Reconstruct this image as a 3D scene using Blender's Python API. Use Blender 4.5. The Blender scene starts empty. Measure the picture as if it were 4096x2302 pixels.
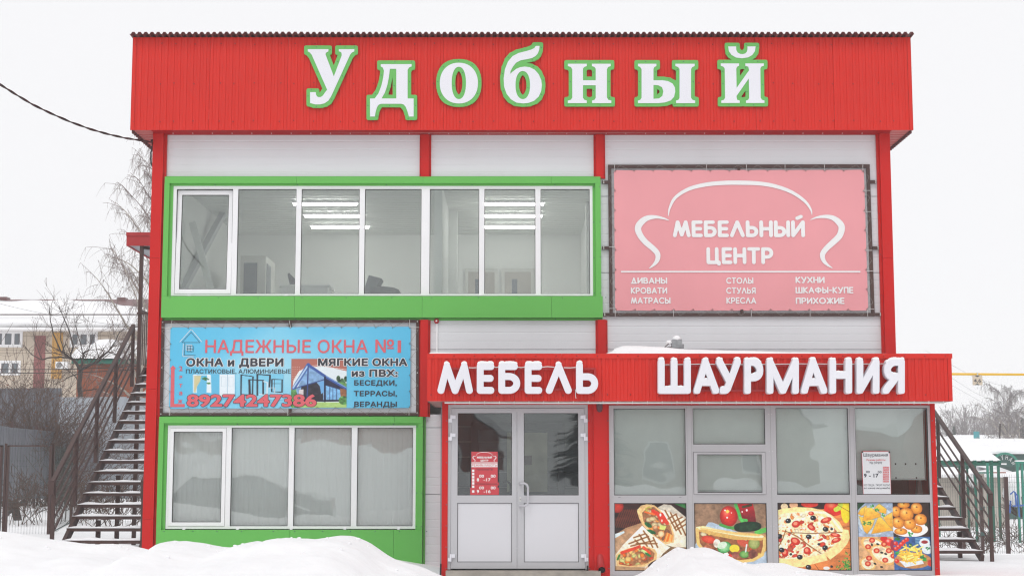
import bpy, math, random
import numpy as np
from mathutils import Vector, Matrix
random.seed(7)
RNG = np.random.default_rng(7)
SC = bpy.context.scene
COL = SC.collection
R = math.radians
# ---------------------------------------------------------------- camera
FPX, TILT, CAMY, CAMZ = 6200.0, R(6.7), -22.0, 1.4
cam_d = bpy.data.cameras.new('camera'); cam = bpy.data.objects.new('camera', cam_d); COL.objects.link(cam)
cam_d.sensor_width = 36.0; cam_d.lens = FPX / 4096 * 36.0; cam_d.clip_end = 3000
cam.location = (0, CAMY, CAMZ); cam.rotation_euler = (R(90) + TILT, 0, 0)
SC.camera = cam
# ---------------------------------------------------------------- sky and light (overcast snow day)
SC.view_settings.view_transform = 'Standard'; SC.view_settings.look = 'None'
SC.view_settings.gamma = 1.0; SC.view_settings.exposure = 0.0
SC.view_settings.use_curve_mapping = False
SUN_EL, SUN_AZ = R(52), R(200)
W = bpy.data.worlds.new('World'); SC.world = W; W.use_nodes = True
wn, wl = W.node_tree.nodes, W.node_tree.links
for n in list(wn): wn.remove(n)
sky = wn.new('ShaderNodeTexSky'); sky.sky_type = 'NISHITA'; sky.sun_disc = False
sky.sun_elevation = SUN_EL; sky.sun_rotation = SUN_AZ
bg1 = wn.new('ShaderNodeBackground'); bg1.inputs[1].default_value = 0.06; wl.new(sky.outputs[0], bg1.inputs[0])
bg2 = wn.new('ShaderNodeBackground'); bg2.inputs[0].default_value = (0.968, 0.966, 0.980, 1); bg2.inputs[1].default_value = 1.02
mx = wn.new('ShaderNodeMixShader'); mx.inputs[0].default_value = 0.95      # unbroken cloud over the clear sky
wo = wn.new('ShaderNodeOutputWorld')
wl.new(bg1.outputs[0], mx.inputs[1]); wl.new(bg2.outputs[0], mx.inputs[2]); wl.new(mx.outputs[0], wo.inputs[0])
sd = bpy.data.lights.new('sun', 'SUN'); sun = bpy.data.objects.new('sun', sd); COL.objects.link(sun)
sd.energy = 0.75; sd.angle = R(25); sd.color = (1.0, 0.985, 0.96)
sun.rotation_euler = (R(90) - SUN_EL, 0, R(-18)); sun.location = (0, -20, 30)
SC.cycles.use_denoising = True
try: SC.cycles.denoiser = 'OPENIMAGEDENOISE'; SC.cycles.denoising_input_passes = 'RGB_ALBEDO_NORMAL'; SC.cycles.denoising_prefilter = 'ACCURATE'
except Exception: pass
SC.cycles.pixel_filter_type = 'BLACKMAN_HARRIS'; SC.cycles.filter_width = 1.2
SC.cycles.max_bounces = 8; SC.cycles.transparent_max_bounces = 16
SC.cycles.sample_clamp_indirect = 4.0
# ---------------------------------------------------------------- pixel -> point on a plane of constant Y (source pixels 4096x2302)
def P(px, py, Y=0.0):
    v = (1151.0 - py) / FPX; u = (px - 2048.0) / FPX
    dy = math.cos(TILT) - v * math.sin(TILT); dz = math.sin(TILT) + v * math.cos(TILT)
    t = (Y - CAMY) / dy
    return Vector((u * t, Y, CAMZ + dz * t))
def X(px, py, Y=0.0): return P(px, py, Y).x
def Z(py, Y=0.0): return P(2048, py, Y).z
def lin(c):
    return tuple(((x / 255.0) / 12.92 if x / 255.0 <= 0.04045 else ((x / 255.0 + 0.055) / 1.055) ** 2.4) for x in c)
# ---------------------------------------------------------------- materials
def nodes_of(name):
    m = bpy.data.materials.new(name); m.use_nodes = True
    nt = m.node_tree
    return m, nt, nt.nodes, nt.links, nt.nodes['Principled BSDF']
def mat(name, col, rough=0.5, metal=0.0, var=0.06, scale=3.0, bump=0.0, bscale=40.0, spec=0.5, stain=None, coat=0.0):
    """paint, metal, plaster...: base colour broken up by two sizes of noise, fine relief, roughness wear"""
    m, nt, N, L, b = nodes_of(name)
    tc = N.new('ShaderNodeTexCoord')
    n1 = N.new('ShaderNodeTexNoise'); n1.inputs['Scale'].default_value = scale; n1.inputs['Detail'].default_value = 6
    L.new(tc.outputs['Object'], n1.inputs['Vector'])
    rp = N.new('ShaderNodeValToRGB')
    rp.color_ramp.elements[0].position = 0.3; rp.color_ramp.elements[1].position = 0.7
    rp.color_ramp.elements[0].color = tuple(c * (1 - var) for c in col[:3]) + (1,)
    rp.color_ramp.elements[1].color = tuple(min(1, c * (1 + var)) for c in col[:3]) + (1,)
    L.new(n1.outputs['Fac'], rp.inputs[0])
    out = rp.outputs[0]
    if stain:
        n2 = N.new('ShaderNodeTexNoise'); n2.inputs['Scale'].default_value = stain[1]; n2.inputs['Detail'].default_value = 8
        mp = N.new('ShaderNodeMapping'); mp.inputs['Scale'].default_value = (1, 1, 0.25)
        L.new(tc.outputs['Object'], mp.inputs[0]); L.new(mp.outputs[0], n2.inputs['Vector'])
        r2 = N.new('ShaderNodeValToRGB'); r2.color_ramp.elements[0].position = 0.52; r2.color_ramp.elements[1].position = 0.75
        r2.color_ramp.elements[1].color = (stain[2],) * 3 + (1,)
        L.new(n2.outputs['Fac'], r2.inputs[0])
        mxx = N.new('ShaderNodeMixRGB'); mxx.inputs[2].default_value = tuple(stain[0]) + (1,)
        L.new(r2.outputs[0], mxx.inputs[0]); L.new(out, mxx.inputs[1]); out = mxx.outputs[0]
    L.new(out, b.inputs['Base Color'])
    mr = N.new('ShaderNodeMapRange'); mr.inputs[3].default_value = rough * 0.85; mr.inputs[4].default_value = min(1, rough * 1.2)
    L.new(n1.outputs['Fac'], mr.inputs[0]); L.new(mr.outputs[0], b.inputs['Roughness'])
    b.inputs['Metallic'].default_value = metal; b.inputs['Specular IOR Level'].default_value = spec
    b.inputs['Coat Weight'].default_value = coat
    if bump:
        n3 = N.new('ShaderNodeTexNoise'); n3.inputs['Scale'].default_value = bscale; n3.inputs['Detail'].default_value = 5
        L.new(tc.outputs['Object'], n3.inputs['Vector'])
        bp = N.new('ShaderNodeBump'); bp.inputs['Strength'].default_value = bump; bp.inputs['Distance'].default_value = 0.02
        L.new(n3.outputs['Fac'], bp.inputs['Height']); L.new(bp.outputs[0], b.inputs['Normal'])
    return m
def glow(name, col, s):
    m, nt, N, L, b = nodes_of(name)
    b.inputs['Base Color'].default_value = tuple(col) + (1,)
    b.inputs['Emission Color'].default_value = tuple(col) + (1,); b.inputs['Emission Strength'].default_value = s
    return m
def glass(name, tint, ior, warp, wscale, boost=1.0):
    m, nt, N, L, b = nodes_of(name); N.remove(b)
    out = N['Material Output']
    tr = N.new('ShaderNodeBsdfTransparent'); tr.inputs[0].default_value = tuple(tint) + (1,)
    gl = N.new('ShaderNodeBsdfGlossy'); gl.inputs['Roughness'].default_value = 0.015; gl.inputs[0].default_value = (0.93, 0.97, 0.96, 1)
    fr = N.new('ShaderNodeFresnel'); fr.inputs[0].default_value = ior
    mu = N.new('ShaderNodeMath'); mu.operation = 'MULTIPLY'; mu.inputs[1].default_value = boost; mu.use_clamp = True
    L.new(fr.outputs[0], mu.inputs[0])
    tc = N.new('ShaderNodeTexCoord'); ns = N.new('ShaderNodeTexNoise'); ns.inputs['Scale'].default_value = wscale; ns.inputs['Detail'].default_value = 1.5
    bp = N.new('ShaderNodeBump'); bp.inputs['Strength'].default_value = warp; bp.inputs['Distance'].default_value = 0.02
    L.new(tc.outputs['Object'], ns.inputs['Vector']); L.new(ns.outputs['Fac'], bp.inputs['Height']); L.new(bp.outputs[0], gl.inputs['Normal'])
    ms = N.new('ShaderNodeMixShader')
    L.new(mu.outputs[0], ms.inputs[0]); L.new(tr.outputs[0], ms.inputs[1]); L.new(gl.outputs[0], ms.inputs[2]); L.new(ms.outputs[0], out.inputs[0])
    return m
def printmat(name, rough=0.35):
    m, nt, N, L, b = nodes_of(name)
    a = N.new('ShaderNodeAttribute'); a.attribute_name = 'Col'
    L.new(a.outputs['Color'], b.inputs['Base Color']); b.inputs['Roughness'].default_value = rough
    return m
M = {}
M['red'] = mat('red_painted_metal', (0.635, 0.018, 0.009), 0.5, spec=0.32, var=0.05, scale=1.2, bump=0.03, bscale=5)
M['red_trim'] = mat('red_trim_metal', (0.575, 0.011, 0.009), 0.45, spec=0.25, var=0.04, scale=0.9, bump=0.02, bscale=4)
M['red_shaded'] = mat('shaded_red_trim', (0.40, 0.004, 0.007), 0.6, var=0.05, spec=0.08)  # trim red darkened: shade under the eave is put into its colour
M['red_dull'] = mat('red_dull_metal', (0.42, 0.016, 0.018), 0.5, var=0.06, scale=2)
M['green'] = mat('green_painted_metal', (0.135, 0.475, 0.092), 0.45, spec=0.35, var=0.03, scale=0.8, bump=0.02, bscale=3)
M['green_edge'] = mat('green_letter_board', (0.135, 0.47, 0.105), 0.5, var=0.03)
M['panel'] = mat('light_grey_sandwich_panel', (0.735, 0.752, 0.775), 0.45, var=0.02, scale=0.8, stain=((0.64, 0.64, 0.65), 1.2, 0.4))
M['white'] = mat('white_plastic_frame', (0.86, 0.86, 0.87), 0.35, var=0.02, scale=2)
M['white_letter'] = mat('white_acrylic', (0.79, 0.79, 0.84), 0.4, var=0.015, scale=2)
M['grey_alu'] = mat('grey_coated_aluminium', (0.45, 0.44, 0.455), 0.38, var=0.03, scale=2)
M['grey_alu2'] = mat('grey_coated_aluminium_door', (0.50, 0.50, 0.52), 0.38, var=0.03, scale=2)
M['white_panel'] = mat('white_door_panel', (0.66, 0.66, 0.69), 0.4, var=0.02, scale=1)
M['brown'] = mat('brown_painted_steel', (0.062, 0.030, 0.026), 0.5, var=0.12, scale=5, stain=((0.12, 0.05, 0.03), 3.0, 0.35))
M['brown_roof'] = mat('brown_roof_sheet', (0.17, 0.075, 0.075), 0.45, var=0.1, scale=2)
M['dark'] = mat('dark_gap', (0.012, 0.012, 0.014), 0.8)
M['black'] = mat('black_rubber', (0.015, 0.015, 0.017), 0.45)
M['screw'] = mat('screw_head', (0.13, 0.18, 0.20), 0.35, metal=0.6)
M['screw_red'] = mat('red_screw_head', (0.33, 0.015, 0.014), 0.4)
M['bolt'] = mat('zinc_bolt', (0.62, 0.62, 0.60), 0.35, metal=0.3)
M['cord'] = mat('grey_cord', (0.36, 0.34, 0.31), 0.8)
M['cord_white'] = mat('white_cord', (0.7, 0.7, 0.68), 0.7)
M['interior'] = mat('interior_white_wall', (0.80, 0.81, 0.79), 0.7, var=0.03, scale=1)
M['interior_dark'] = mat('interior_grey_wall', (0.20, 0.215, 0.23), 0.7, var=0.06, scale=1)
M['glass'] = glass('window_glass', (0.97, 0.985, 0.978), 1.52, 0.12, 0.9, 2.2)
M['glass_low'] = glass('blind_window_glass', (0.985, 0.995, 0.99), 1.52, 0.30, 1.1, 2.1)
M['glass_door'] = glass('door_glass', (0.93, 0.95, 0.95), 1.52, 0.16, 1.3, 1.7)
M['concrete'] = mat('concrete', (0.33, 0.30, 0.26), 0.9, var=0.2, scale=6, bump=0.4, bscale=25)
M['tube_light'] = glow('tube_light', (1.0, 1.0, 0.96), 24.0)
def snow_material():
    m, nt, N, L, b = nodes_of('snow')
    tc = N.new('ShaderNodeTexCoord')
    n1 = N.new('ShaderNodeTexNoise'); n1.inputs['Scale'].default_value = 1.3; n1.inputs['Detail'].default_value = 9; n1.inputs['Roughness'].default_value = 0.6
    L.new(tc.outputs['Object'], n1.inputs['Vector'])
    rp = N.new('ShaderNodeValToRGB'); rp.color_ramp.elements[0].position = 0.28; rp.color_ramp.elements[1].position = 0.6
    rp.color_ramp.elements[0].color = (0.86, 0.86, 0.875, 1); rp.color_ramp.elements[1].color = (0.92, 0.92, 0.93, 1)
    L.new(n1.outputs['Fac'], rp.inputs[0]); L.new(rp.outputs[0], b.inputs['Base Color'])
    b.inputs['Roughness'].default_value = 0.75; b.inputs['Specular IOR Level'].default_value = 0.2
    n2 = N.new('ShaderNodeTexNoise'); n2.inputs['Scale'].default_value = 4.0; n2.inputs['Detail'].default_value = 10
    L.new(tc.outputs['Object'], n2.inputs['Vector'])
    bp = N.new('ShaderNodeBump'); bp.inputs['Strength'].default_value = 0.35; bp.inputs['Distance'].default_value = 0.06
    L.new(n2.outputs['Fac'], bp.inputs['Height']); L.new(bp.outputs[0], b.inputs['Normal'])
    return m
M['snow'] = snow_material()
def solid(name, rgb, rough=0.5, **k):
    if name not in M: M[name] = mat(name, rgb, rough, **k)
    return M[name]
# ---------------------------------------------------------------- objects
ROOT = {}
def thing(name, label, cat, loc=(0, 0, 0), group=None):
    o = bpy.data.objects.new(name, None); COL.objects.link(o); o.empty_display_size = 0.2
    o.location = loc; o['label'] = label; o['category'] = cat
    if group: o['group'] = group
    ROOT[o.name] = Vector(loc)
    return o
def base_of(o):
    v = Vector((0, 0, 0))
    while o is not None: v = v + Vector(o.location); o = o.parent
    return v
def link_mesh(name, me, material, parent=None, label=None, kind=None, cat=None, group=None, smooth=False):
    o = bpy.data.objects.new(name, me); COL.objects.link(o)
    if material is not None:
        me.materials.clear(); me.materials.append(material)
    if parent is not None:
        b = base_of(parent)
        if b.length > 1e-9: me.transform(Matrix.Translation(-b))
        o.parent = parent
    if label: o['label'] = label
    if cat: o['category'] = cat
    if kind: o['kind'] = kind
    if group: o['group'] = group
    if smooth and len(me.polygons): me.polygons.foreach_set('use_smooth', [True] * len(me.polygons))
    return o
class MB:
    def __init__(s): s.v = []; s.f = []
    def add(s, vs, fs):
        n = len(s.v); s.v.extend(tuple(p) for p in vs); s.f.extend(tuple(i + n for i in f) for f in fs); return s
    def box(s, x0, x1, y0, y1, z0, z1):
        return s.add([(x0, y0, z0), (x1, y0, z0), (x1, y1, z0), (x0, y1, z0), (x0, y0, z1), (x1, y0, z1), (x1, y1, z1), (x0, y1, z1)],
                     [(0, 3, 2, 1), (4, 5, 6, 7), (0, 1, 5, 4), (1, 2, 6, 5), (2, 3, 7, 6), (3, 0, 4, 7)])
    def hexa(s, lo, hi):           # two rings of four
        return s.add(list(lo) + list(hi), [(0, 3, 2, 1), (4, 5, 6, 7), (0, 1, 5, 4), (1, 2, 6, 5), (2, 3, 7, 6), (3, 0, 4, 7)])
    def bar(s, p, q, w, h, side=None):
        p, q = Vector(p), Vector(q); d = (q - p).normalized()
        side = Vector(side) if side is not None else (Vector((1, 0, 0)) if abs(d.x) < 0.9 else Vector((0, 1, 0)))
        a = (side - d * side.dot(d)).normalized() * (w / 2); b = d.cross(a).normalized() * (h / 2)
        return s.hexa([p - a - b, p + a - b, p + a + b, p - a + b], [q - a - b, q + a - b, q + a + b, q - a + b])
    def tube(s, pts, r, n=6, cap=True):
        pts = [Vector(p) for p in pts]; rs = r if isinstance(r, (list, tuple)) else [r] * len(pts)
        base = len(s.v); prev = None
        for i, p in enumerate(pts):
            d = (pts[min(i + 1, len(pts) - 1)] - pts[max(i - 1, 0)]).normalized()
            if prev is None: a = d.orthogonal().normalized()
            else: a = (prev - d * prev.dot(d)).normalized()
            prev = a; b = d.cross(a)
            for k in range(n):
                t = 2 * math.pi * k / n; s.v.append(tuple(p + (a * math.cos(t) + b * math.sin(t)) * rs[i]))
        for i in range(len(pts) - 1):
            for k in range(n):
                k2 = (k + 1) % n
                s.f.append((base + i * n + k, base + i * n + k2, base + (i + 1) * n + k2, base + (i + 1) * n + k))
        if cap:
            s.f.append(tuple(base + k for k in range(n))[::-1]); s.f.append(tuple(base + (len(pts) - 1) * n + k for k in range(n)))
        return s
    def prism(s, poly, y0, y1):    # poly of (x, z), extruded along Y
        n = len(poly); b = len(s.v)
        s.v += [(x, y0, z) for x, z in poly] + [(x, y1, z) for x, z in poly]
        s.f.append(tuple(range(b, b + n))); s.f.append(tuple(range(b + 2 * n - 1, b + n - 1, -1)))
        for i in range(n):
            j = (i + 1) % n; s.f.append((b + i, b + n + i, b + n + j, b + j))
        return s
    def frame(s, x0, x1, y0, y1, z0, z1, t, tb=None, tt=None):
        tb = t if tb is None else tb; tt = t if tt is None else tt
        s.box(x0, x0 + t, y0, y1, z0, z1); s.box(x1 - t, x1, y0, y1, z0, z1)
        s.box(x0 + t, x1 - t, y0, y1, z0, z0 + tb); s.box(x0 + t, x1 - t, y0, y1, z1 - tt, z1); return s
    def dome(s, c, r, n=8, axis=-1):  # half sphere bump looking to -Y
        c = Vector(c); b = len(s.v)
        s.v.append((c.x, c.y - r * 0.6, c.z))
        for ring, k in ((0.6, 0.45), (1.0, 0.0)):
            for i in range(n):
                t = 2 * math.pi * i / n; s.v.append((c.x + r * ring * math.cos(t), c.y - r * k, c.z + r * ring * math.sin(t)))
        for i in range(n):
            j = (i + 1) % n; s.f.append((b, b + 1 + i, b + 1 + j)); s.f.append((b + 1 + i, b + 1 + n + i, b + 1 + n + j, b + 1 + j))
        return s
    def build(s, name, material, parent=None, **k):
        me = bpy.data.meshes.new(name); me.from_pydata(s.v, [], s.f); me.update()
        return link_mesh(name, me, material, parent, **k)
def clone(o, d=(0, 0, 0), parent=None):
    c = o.copy(); COL.objects.link(c); c.location = Vector(o.location) + Vector(d)
    if parent is not None: c.parent = parent
    return c
def clone_tree(root, loc, label=None, rotz=0):
    r = root.copy(); COL.objects.link(r); r.location = loc; r.rotation_euler = (0, 0, rotz)
    if label: r['label'] = label
    for ch in list(root.children):
        c = ch.copy(); COL.objects.link(c); c.parent = r
        for g in list(ch.children):
            e = g.copy(); COL.objects.link(e); e.parent = c
    return r
def segs_mesh(name, segs, material, parent=None, n=3, **k):
    """many thin tapered sticks in one numpy pass: rows x0 y0 z0 x1 y1 z1 r0 r1"""
    S = np.asarray(segs, dtype=np.float64).reshape(-1, 8)
    p, q, r0, r1 = S[:, 0:3], S[:, 3:6], S[:, 6], S[:, 7]
    d = q - p; d /= np.maximum(np.linalg.norm(d, axis=1, keepdims=True), 1e-9)
    ref = np.where(np.abs(d[:, 2:3]) < 0.9, np.array([[0, 0, 1.0]]), np.array([[1.0, 0, 0]]))
    a = np.cross(d, ref); a /= np.linalg.norm(a, axis=1, keepdims=True); b = np.cross(d, a)
    V = np.empty((len(S), 2 * n, 3))
    for i in range(n):
        t = 2 * math.pi * i / n; o = a * math.cos(t) + b * math.sin(t)
        V[:, i] = p + o * r0[:, None]; V[:, n + i] = q + o * r1[:, None]
    F = np.array([(i, (i + 1) % n, n + (i + 1) % n, n + i) for i in range(n)])
    FF = (F[None] + (np.arange(len(S)) * 2 * n)[:, None, None]).reshape(-1, 4)
    me = bpy.data.meshes.new(name)
    me.vertices.add(len(S) * 2 * n); me.vertices.foreach_set('co', V.reshape(-1))
    me.loops.add(FF.size); me.loops.foreach_set('vertex_index', FF.reshape(-1).astype(np.int32))
    me.polygons.add(len(FF)); me.polygons.foreach_set('loop_start', np.arange(0, FF.size, 4, dtype=np.int32))
    me.update(calc_edges=True); me.validate()
    return link_mesh(name, me, material, parent, **k)
# ---------------------------------------------------------------- 2-D shapes from distance fields (letters, outlines, snow caps)
def iso_loops(F, x0, y0, h):
    F = F.copy(); F[0, :] = F[-1, :] = 1e3; F[:, 0] = F[:, -1] = 1e3
    S = F < 0
    c = S[:-1, :-1].astype(int) + 2 * S[:-1, 1:] + 4 * S[1:, 1:] + 8 * S[1:, :-1]
    T = {1: ['bl'], 2: ['br'], 3: ['lr'], 4: ['rt'], 5: ['bl', 'rt'], 6: ['bt'], 7: ['lt'], 8: ['lt'], 9: ['bt'], 10: ['br', 'lt'], 11: ['rt'], 12: ['lr'], 13: ['br'], 14: ['bl']}
    adj = {}
    for j, i in zip(*np.nonzero((c > 0) & (c < 15))):
        j = int(j); i = int(i)
        K = {'b': (0, j, i), 't': (0, j + 1, i), 'l': (1, j, i), 'r': (1, j, i + 1)}
        for s in T[int(c[j, i])]:
            a, b = K[s[0]], K[s[1]]; adj.setdefault(a, []).append(b); adj.setdefault(b, []).append(a)
    def pt(k):
        kind, j, i = k
        if kind == 0: f0, f1 = F[j, i], F[j, i + 1]; t = f0 / (f0 - f1); t = min(max(t, 0.02), 0.98); return (x0 + (i + t) * h, y0 + j * h)
        f0, f1 = F[j, i], F[j + 1, i]; t = f0 / (f0 - f1); t = min(max(t, 0.02), 0.98); return (x0 + i * h, y0 + (j + t) * h)
    loops = []; seen = set()
    for k in list(adj):
        if k in seen: continue
        loop = [k]; seen.add(k); cur = k; prev = None
        while True:
            nx = [a for a in adj[cur] if a != prev and a not in seen]
            if not nx: break
            prev, cur = cur, nx[0]; seen.add(cur); loop.append(cur)
        if len(loop) > 6: loops.append([pt(q) for q in loop])
    return loops
def simplify(loop, tol):
    pts = np.array(loop)
    def dp(a, b):
        if b <= a + 1: return []
        p, q = pts[a], pts[b % len(pts)]; d = q - p; L = np.hypot(*d)
        s = pts[a + 1:b] - p
        e = np.abs(s[:, 0] * d[1] - s[:, 1] * d[0]) / L if L > 1e-9 else np.hypot(s[:, 0], s[:, 1])
        k = int(np.argmax(e))
        if e[k] < tol: return []
        k += a + 1
        return dp(a, k) + [k] + dp(k, b)
    n = len(pts); far = int(np.argmax(np.hypot(*(pts - pts[0]).T)))
    idx = [0] + dp(0, far) + [far] + dp(far, n)
    return [tuple(pts[i]) for i in idx]
def seg_dist(Xg, Yg, p, q, pw=2.0):
    d = np.array(q, float) - np.array(p, float); L2 = float(d @ d)
    t = 0 if L2 < 1e-12 else np.clip(((Xg - p[0]) * d[0] + (Yg - p[1]) * d[1]) / L2, 0, 1)
    dx, dy = np.abs(Xg - p[0] - t * d[0]), np.abs(Yg - p[1] - t * d[1])
    if pw == 2.0: return np.hypot(dx, dy)
    return (dx ** pw + dy ** pw) ** (1 / pw)
def poly_sdf(Xg, Yg, loops, pw=2.0):
    D = np.full(Xg.shape, 1e9); ins = np.zeros(Xg.shape, bool)
    for lp in loops:
        n = len(lp)
        for i in range(n):
            p, q = lp[i], lp[(i + 1) % n]
            D = np.minimum(D, seg_dist(Xg, Yg, p, q, pw))
            if p[1] != q[1]:
                c = ((p[1] > Yg) != (q[1] > Yg)) & (Xg < (q[0] - p[0]) * (Yg - p[1]) / (q[1] - p[1]) + p[0]); ins ^= c
    return np.where(ins, -D, D)
def grid_for(bb, h, pad):
    x0, y0, x1, y1 = bb[0] - pad, bb[1] - pad, bb[2] + pad, bb[3] + pad
    nx, ny = int((x1 - x0) / h) + 2, int((y1 - y0) / h) + 2
    Xg, Yg = np.meshgrid(x0 + np.arange(nx) * h, y0 + np.arange(ny) * h)
    return Xg, Yg, x0, y0
def loops_to_mesh(name, loops, depth, bevel=0.0):
    cu = bpy.data.curves.new(name, 'CURVE'); cu.dimensions = '2D'; cu.fill_mode = 'BOTH'
    cu.extrude = depth / 2; cu.bevel_depth = bevel; cu.bevel_resolution = 1
    for lp in loops:
        sp = cu.splines.new('POLY'); sp.points.add(len(lp) - 1); sp.use_cyclic_u = True
        sp.points.foreach_set('co', [c for p in lp for c in (p[0], p[1], 0, 1)])
    o = bpy.data.objects.new(name, cu); me = bpy.data.meshes.new_from_object(o)
    bpy.data.objects.remove(o); bpy.data.curves.remove(cu)
    return me
def stand(me, Y, x=0.0, z=0.0, sx=1.0, sz=1.0):
    """curve plane XY -> wall plane XZ facing -Y; thickness centred on Y"""
    me.transform(Matrix(((sx, 0, 0, x), (0, 0, -1, Y), (0, sz, 0, z), (0, 0, 0, 1)))); return me
# ================================================================= MAIN BUILDING (front wall on Y = 0)
YF = -0.35                                  # face of the top fascia
YC, YK = -2.10, -1.75                       # canopy face and front of the entrance annex
bld = thing('shop_building', 'two storey light grey panel shop with red corner columns and a tall red fascia', 'building', (0, 0, 0))
XL0, XL1 = X(619, 530), X(671, 530)         # left corner column
XR0, XR1 = X(3503, 598), X(3554, 598)
Z_EAVE = Z(541)
# --- grey wall panels: horizontal cassettes with shallow grooves
JOINTS = [Z(y) for y in (2340, 2280, 1975, 1709, 1397, 1090, 785, 480)]
def panel_mesh(w, h):
    pts = [(0.0, 0.012), (0.006, 0.0)]; n = max(1, round(h / 0.113)); s = h / n
    for i in range(1, n):
        z = i * s; pts += [(z - 0.007, 0.0), (z - 0.002, 0.0035), (z + 0.002, 0.0035), (z + 0.007, 0.0)]
    pts += [(h - 0.006, 0.0), (h, 0.012)]
    m = MB()
    for z, y in pts: m.v += [(0, y, z), (w, y, z)]
    for i in range(len(pts) - 1): m.f.append((2 * i, 2 * i + 1, 2 * i + 3, 2 * i + 2))
    b = len(m.v); m.v += [(0, 0.08, 0), (w, 0.08, 0), (w, 0.08, h), (0, 0.08, h)]
    m.f.append((b + 1, b, b + 3, b + 2)); m.f.append((0, b, b + 1, 1)); m.f.append((2 * len(pts) - 2, 2 * len(pts) - 1, b + 2, b + 3))
    return m
def panel_field(x0, x1, z0, z1, y=0.0, parent=None):
    cuts = [z0] + [j for j in JOINTS if z0 + 0.03 < j < z1 - 0.03] + [z1]
    for a, b in zip(cuts[:-1], cuts[1:]):
        m = panel_mesh(x1 - x0, b - a - 0.004)
        m.v = [(v[0] + x0, v[1] + y, v[2] + a + 0.002) for v in m.v]
        m.build('wall_panel', M['panel'], parent or bld)
C1 = (X(1679, 600), X(1725, 600)); C2 = (X(2374, 600), X(2420, 600))
C1b = (X(1675, 1300), X(1722, 1300)); C2b = (X(2382, 1350), X(2430, 1350))
panel_field(XL1 - 0.05, C1[1] - 0.1, Z(722), Z_EAVE + 0.03)
panel_field(C1[1] - 0.098, C2[1] - 0.1, Z(722), Z_EAVE + 0.03)
panel_field(C2[1] - 0.098, XR0 + 0.05, Z(1500), Z_EAVE + 0.03)
panel_field(C1b[1] - 0.1, C2[1] - 0.1, Z(1500), Z(1262))
panel_field(XL1 - 0.05, C1b[1] - 0.102, Z(1680), Z(1262))
panel_field(X(1676, 1900), X(1800, 2000), -0.1, Z(1655), y=0.003)
MB().box(XL1, XR0, 0.085, 0.10, Z(541), Z(541) + 0.25).build('backing_board', M['dark'], bld)
# --- body: side walls, back, roof slab, floors
DEEP = 9.0
body = MB()
body.box(XL0 + 0.01, XL0 + 0.09, 0.06, DEEP, -0.5, Z_EAVE + 1.2)
body.box(XR1 - 0.09, XR1 - 0.01, 0.06, DEEP, -0.5, Z_EAVE + 1.2)
body.box(XL0 + 0.09, XR1 - 0.09, DEEP - 0.08, DEEP - 0.001, -0.5, Z_EAVE + 1.2)
body.build('side_wall', M['panel'], bld)
ZFL = 2.95
MB().box(XL0 + 0.1, XR1 - 0.1, 0.1, DEEP - 0.1, ZFL - 0.2, ZFL).build('upper_floor', M['interior'], bld)
# --- corner columns and pilasters of folded red metal
def column(x0, x1, z0, z1, y0=-0.10, lip=0.035, sides=(1, 1), seams=()):
    m = MB(); cuts = [z0] + sorted(seams) + [z1]
    a, b = x0 + (lip if sides[0] else 0), x1 - (lip if sides[1] else 0)
    for c0, c1 in zip(cuts[:-1], cuts[1:]):
        m.box(a, b, y0, 0.05, c0 + 0.0015, c1 - 0.0015)
    if sides[0]: m.box(x0, a, y0 + 0.055, 0.05, z0, z1)
    if sides[1]: m.box(b, x1, y0 + 0.055, 0.05, z0, z1)
    o = m.build('column', M['red_trim'], bld)
    s = MB(); n = max(2, int((z1 - z0) / 0.55))
    for i in range(n + 1):
        z = z0 + 0.06 + (z1 - z0 - 0.12) * i / n
        if sides[0]: s.dome((x0 + lip / 2, y0 + 0.054, z), 0.009, 6)
        if sides[1]: s.dome((x1 - lip / 2, y0 + 0.054, z), 0.009, 6)
    s.build('screw', M['screw_red'], o, kind='stuff')
    return o
column(XL0, XL1, -0.3, Z_EAVE + 0.08, sides=(0, 1), seams=(Z(1035), Z(1556), Z(2073)))
column(XR0, XR1, -0.3, Z_EAVE + 0.08, sides=(1, 0), seams=(Z(1035),))
column(C1[0], C1[1], Z(716), Z_EAVE, y0=-0.07, lip=0.028)
column(C2[0], C2[1], Z(716), Z_EAVE, y0=-0.07, lip=0.028)
column(C1b[0], C1b[1], Z(1666), Z(1279), y0=-0.07, lip=0.028)
column(C2b[0], C2b[1], Z(1480), Z(1279), y0=-0.07, lip=0.028)
# --- profiled sheets
def corr_profile(w, pitch, depth, flat=0.43):
    n = max(1, round(w / pitch)); p = w / n; pts = []
    for i in range(n):
        x = i * p
        pts += [(x, 0), (x + p * flat, 0), (x + p * 0.5, depth), (x + p * (0.5 + flat), depth)]
    pts.append((w, 0)); return pts
def corr_sheet(w, h, pitch=0.095, depth=0.009):
    """vertical ribs, front towards -Y, thin but with a back face"""
    m = MB(); pts = corr_profile(w, pitch, depth)
    k = len(pts)
    for y in (0.0, 0.0012):
        for z in (0, h):
            m.v += [(x, d + y, z) for x, d in pts]
    for i in range(k - 1):
        m.f.append((i, i + 1, k + i + 1, k + i)); m.f.append((2 * k + i + 1, 2 * k + i, 3 * k + i, 3 * k + i + 1))
        m.f.append((i + 1, i, 2 * k + i, 2 * k + i + 1)); m.f.append((k + i, k + i + 1, 3 * k + i + 1, 3 * k + i))
    return m
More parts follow.
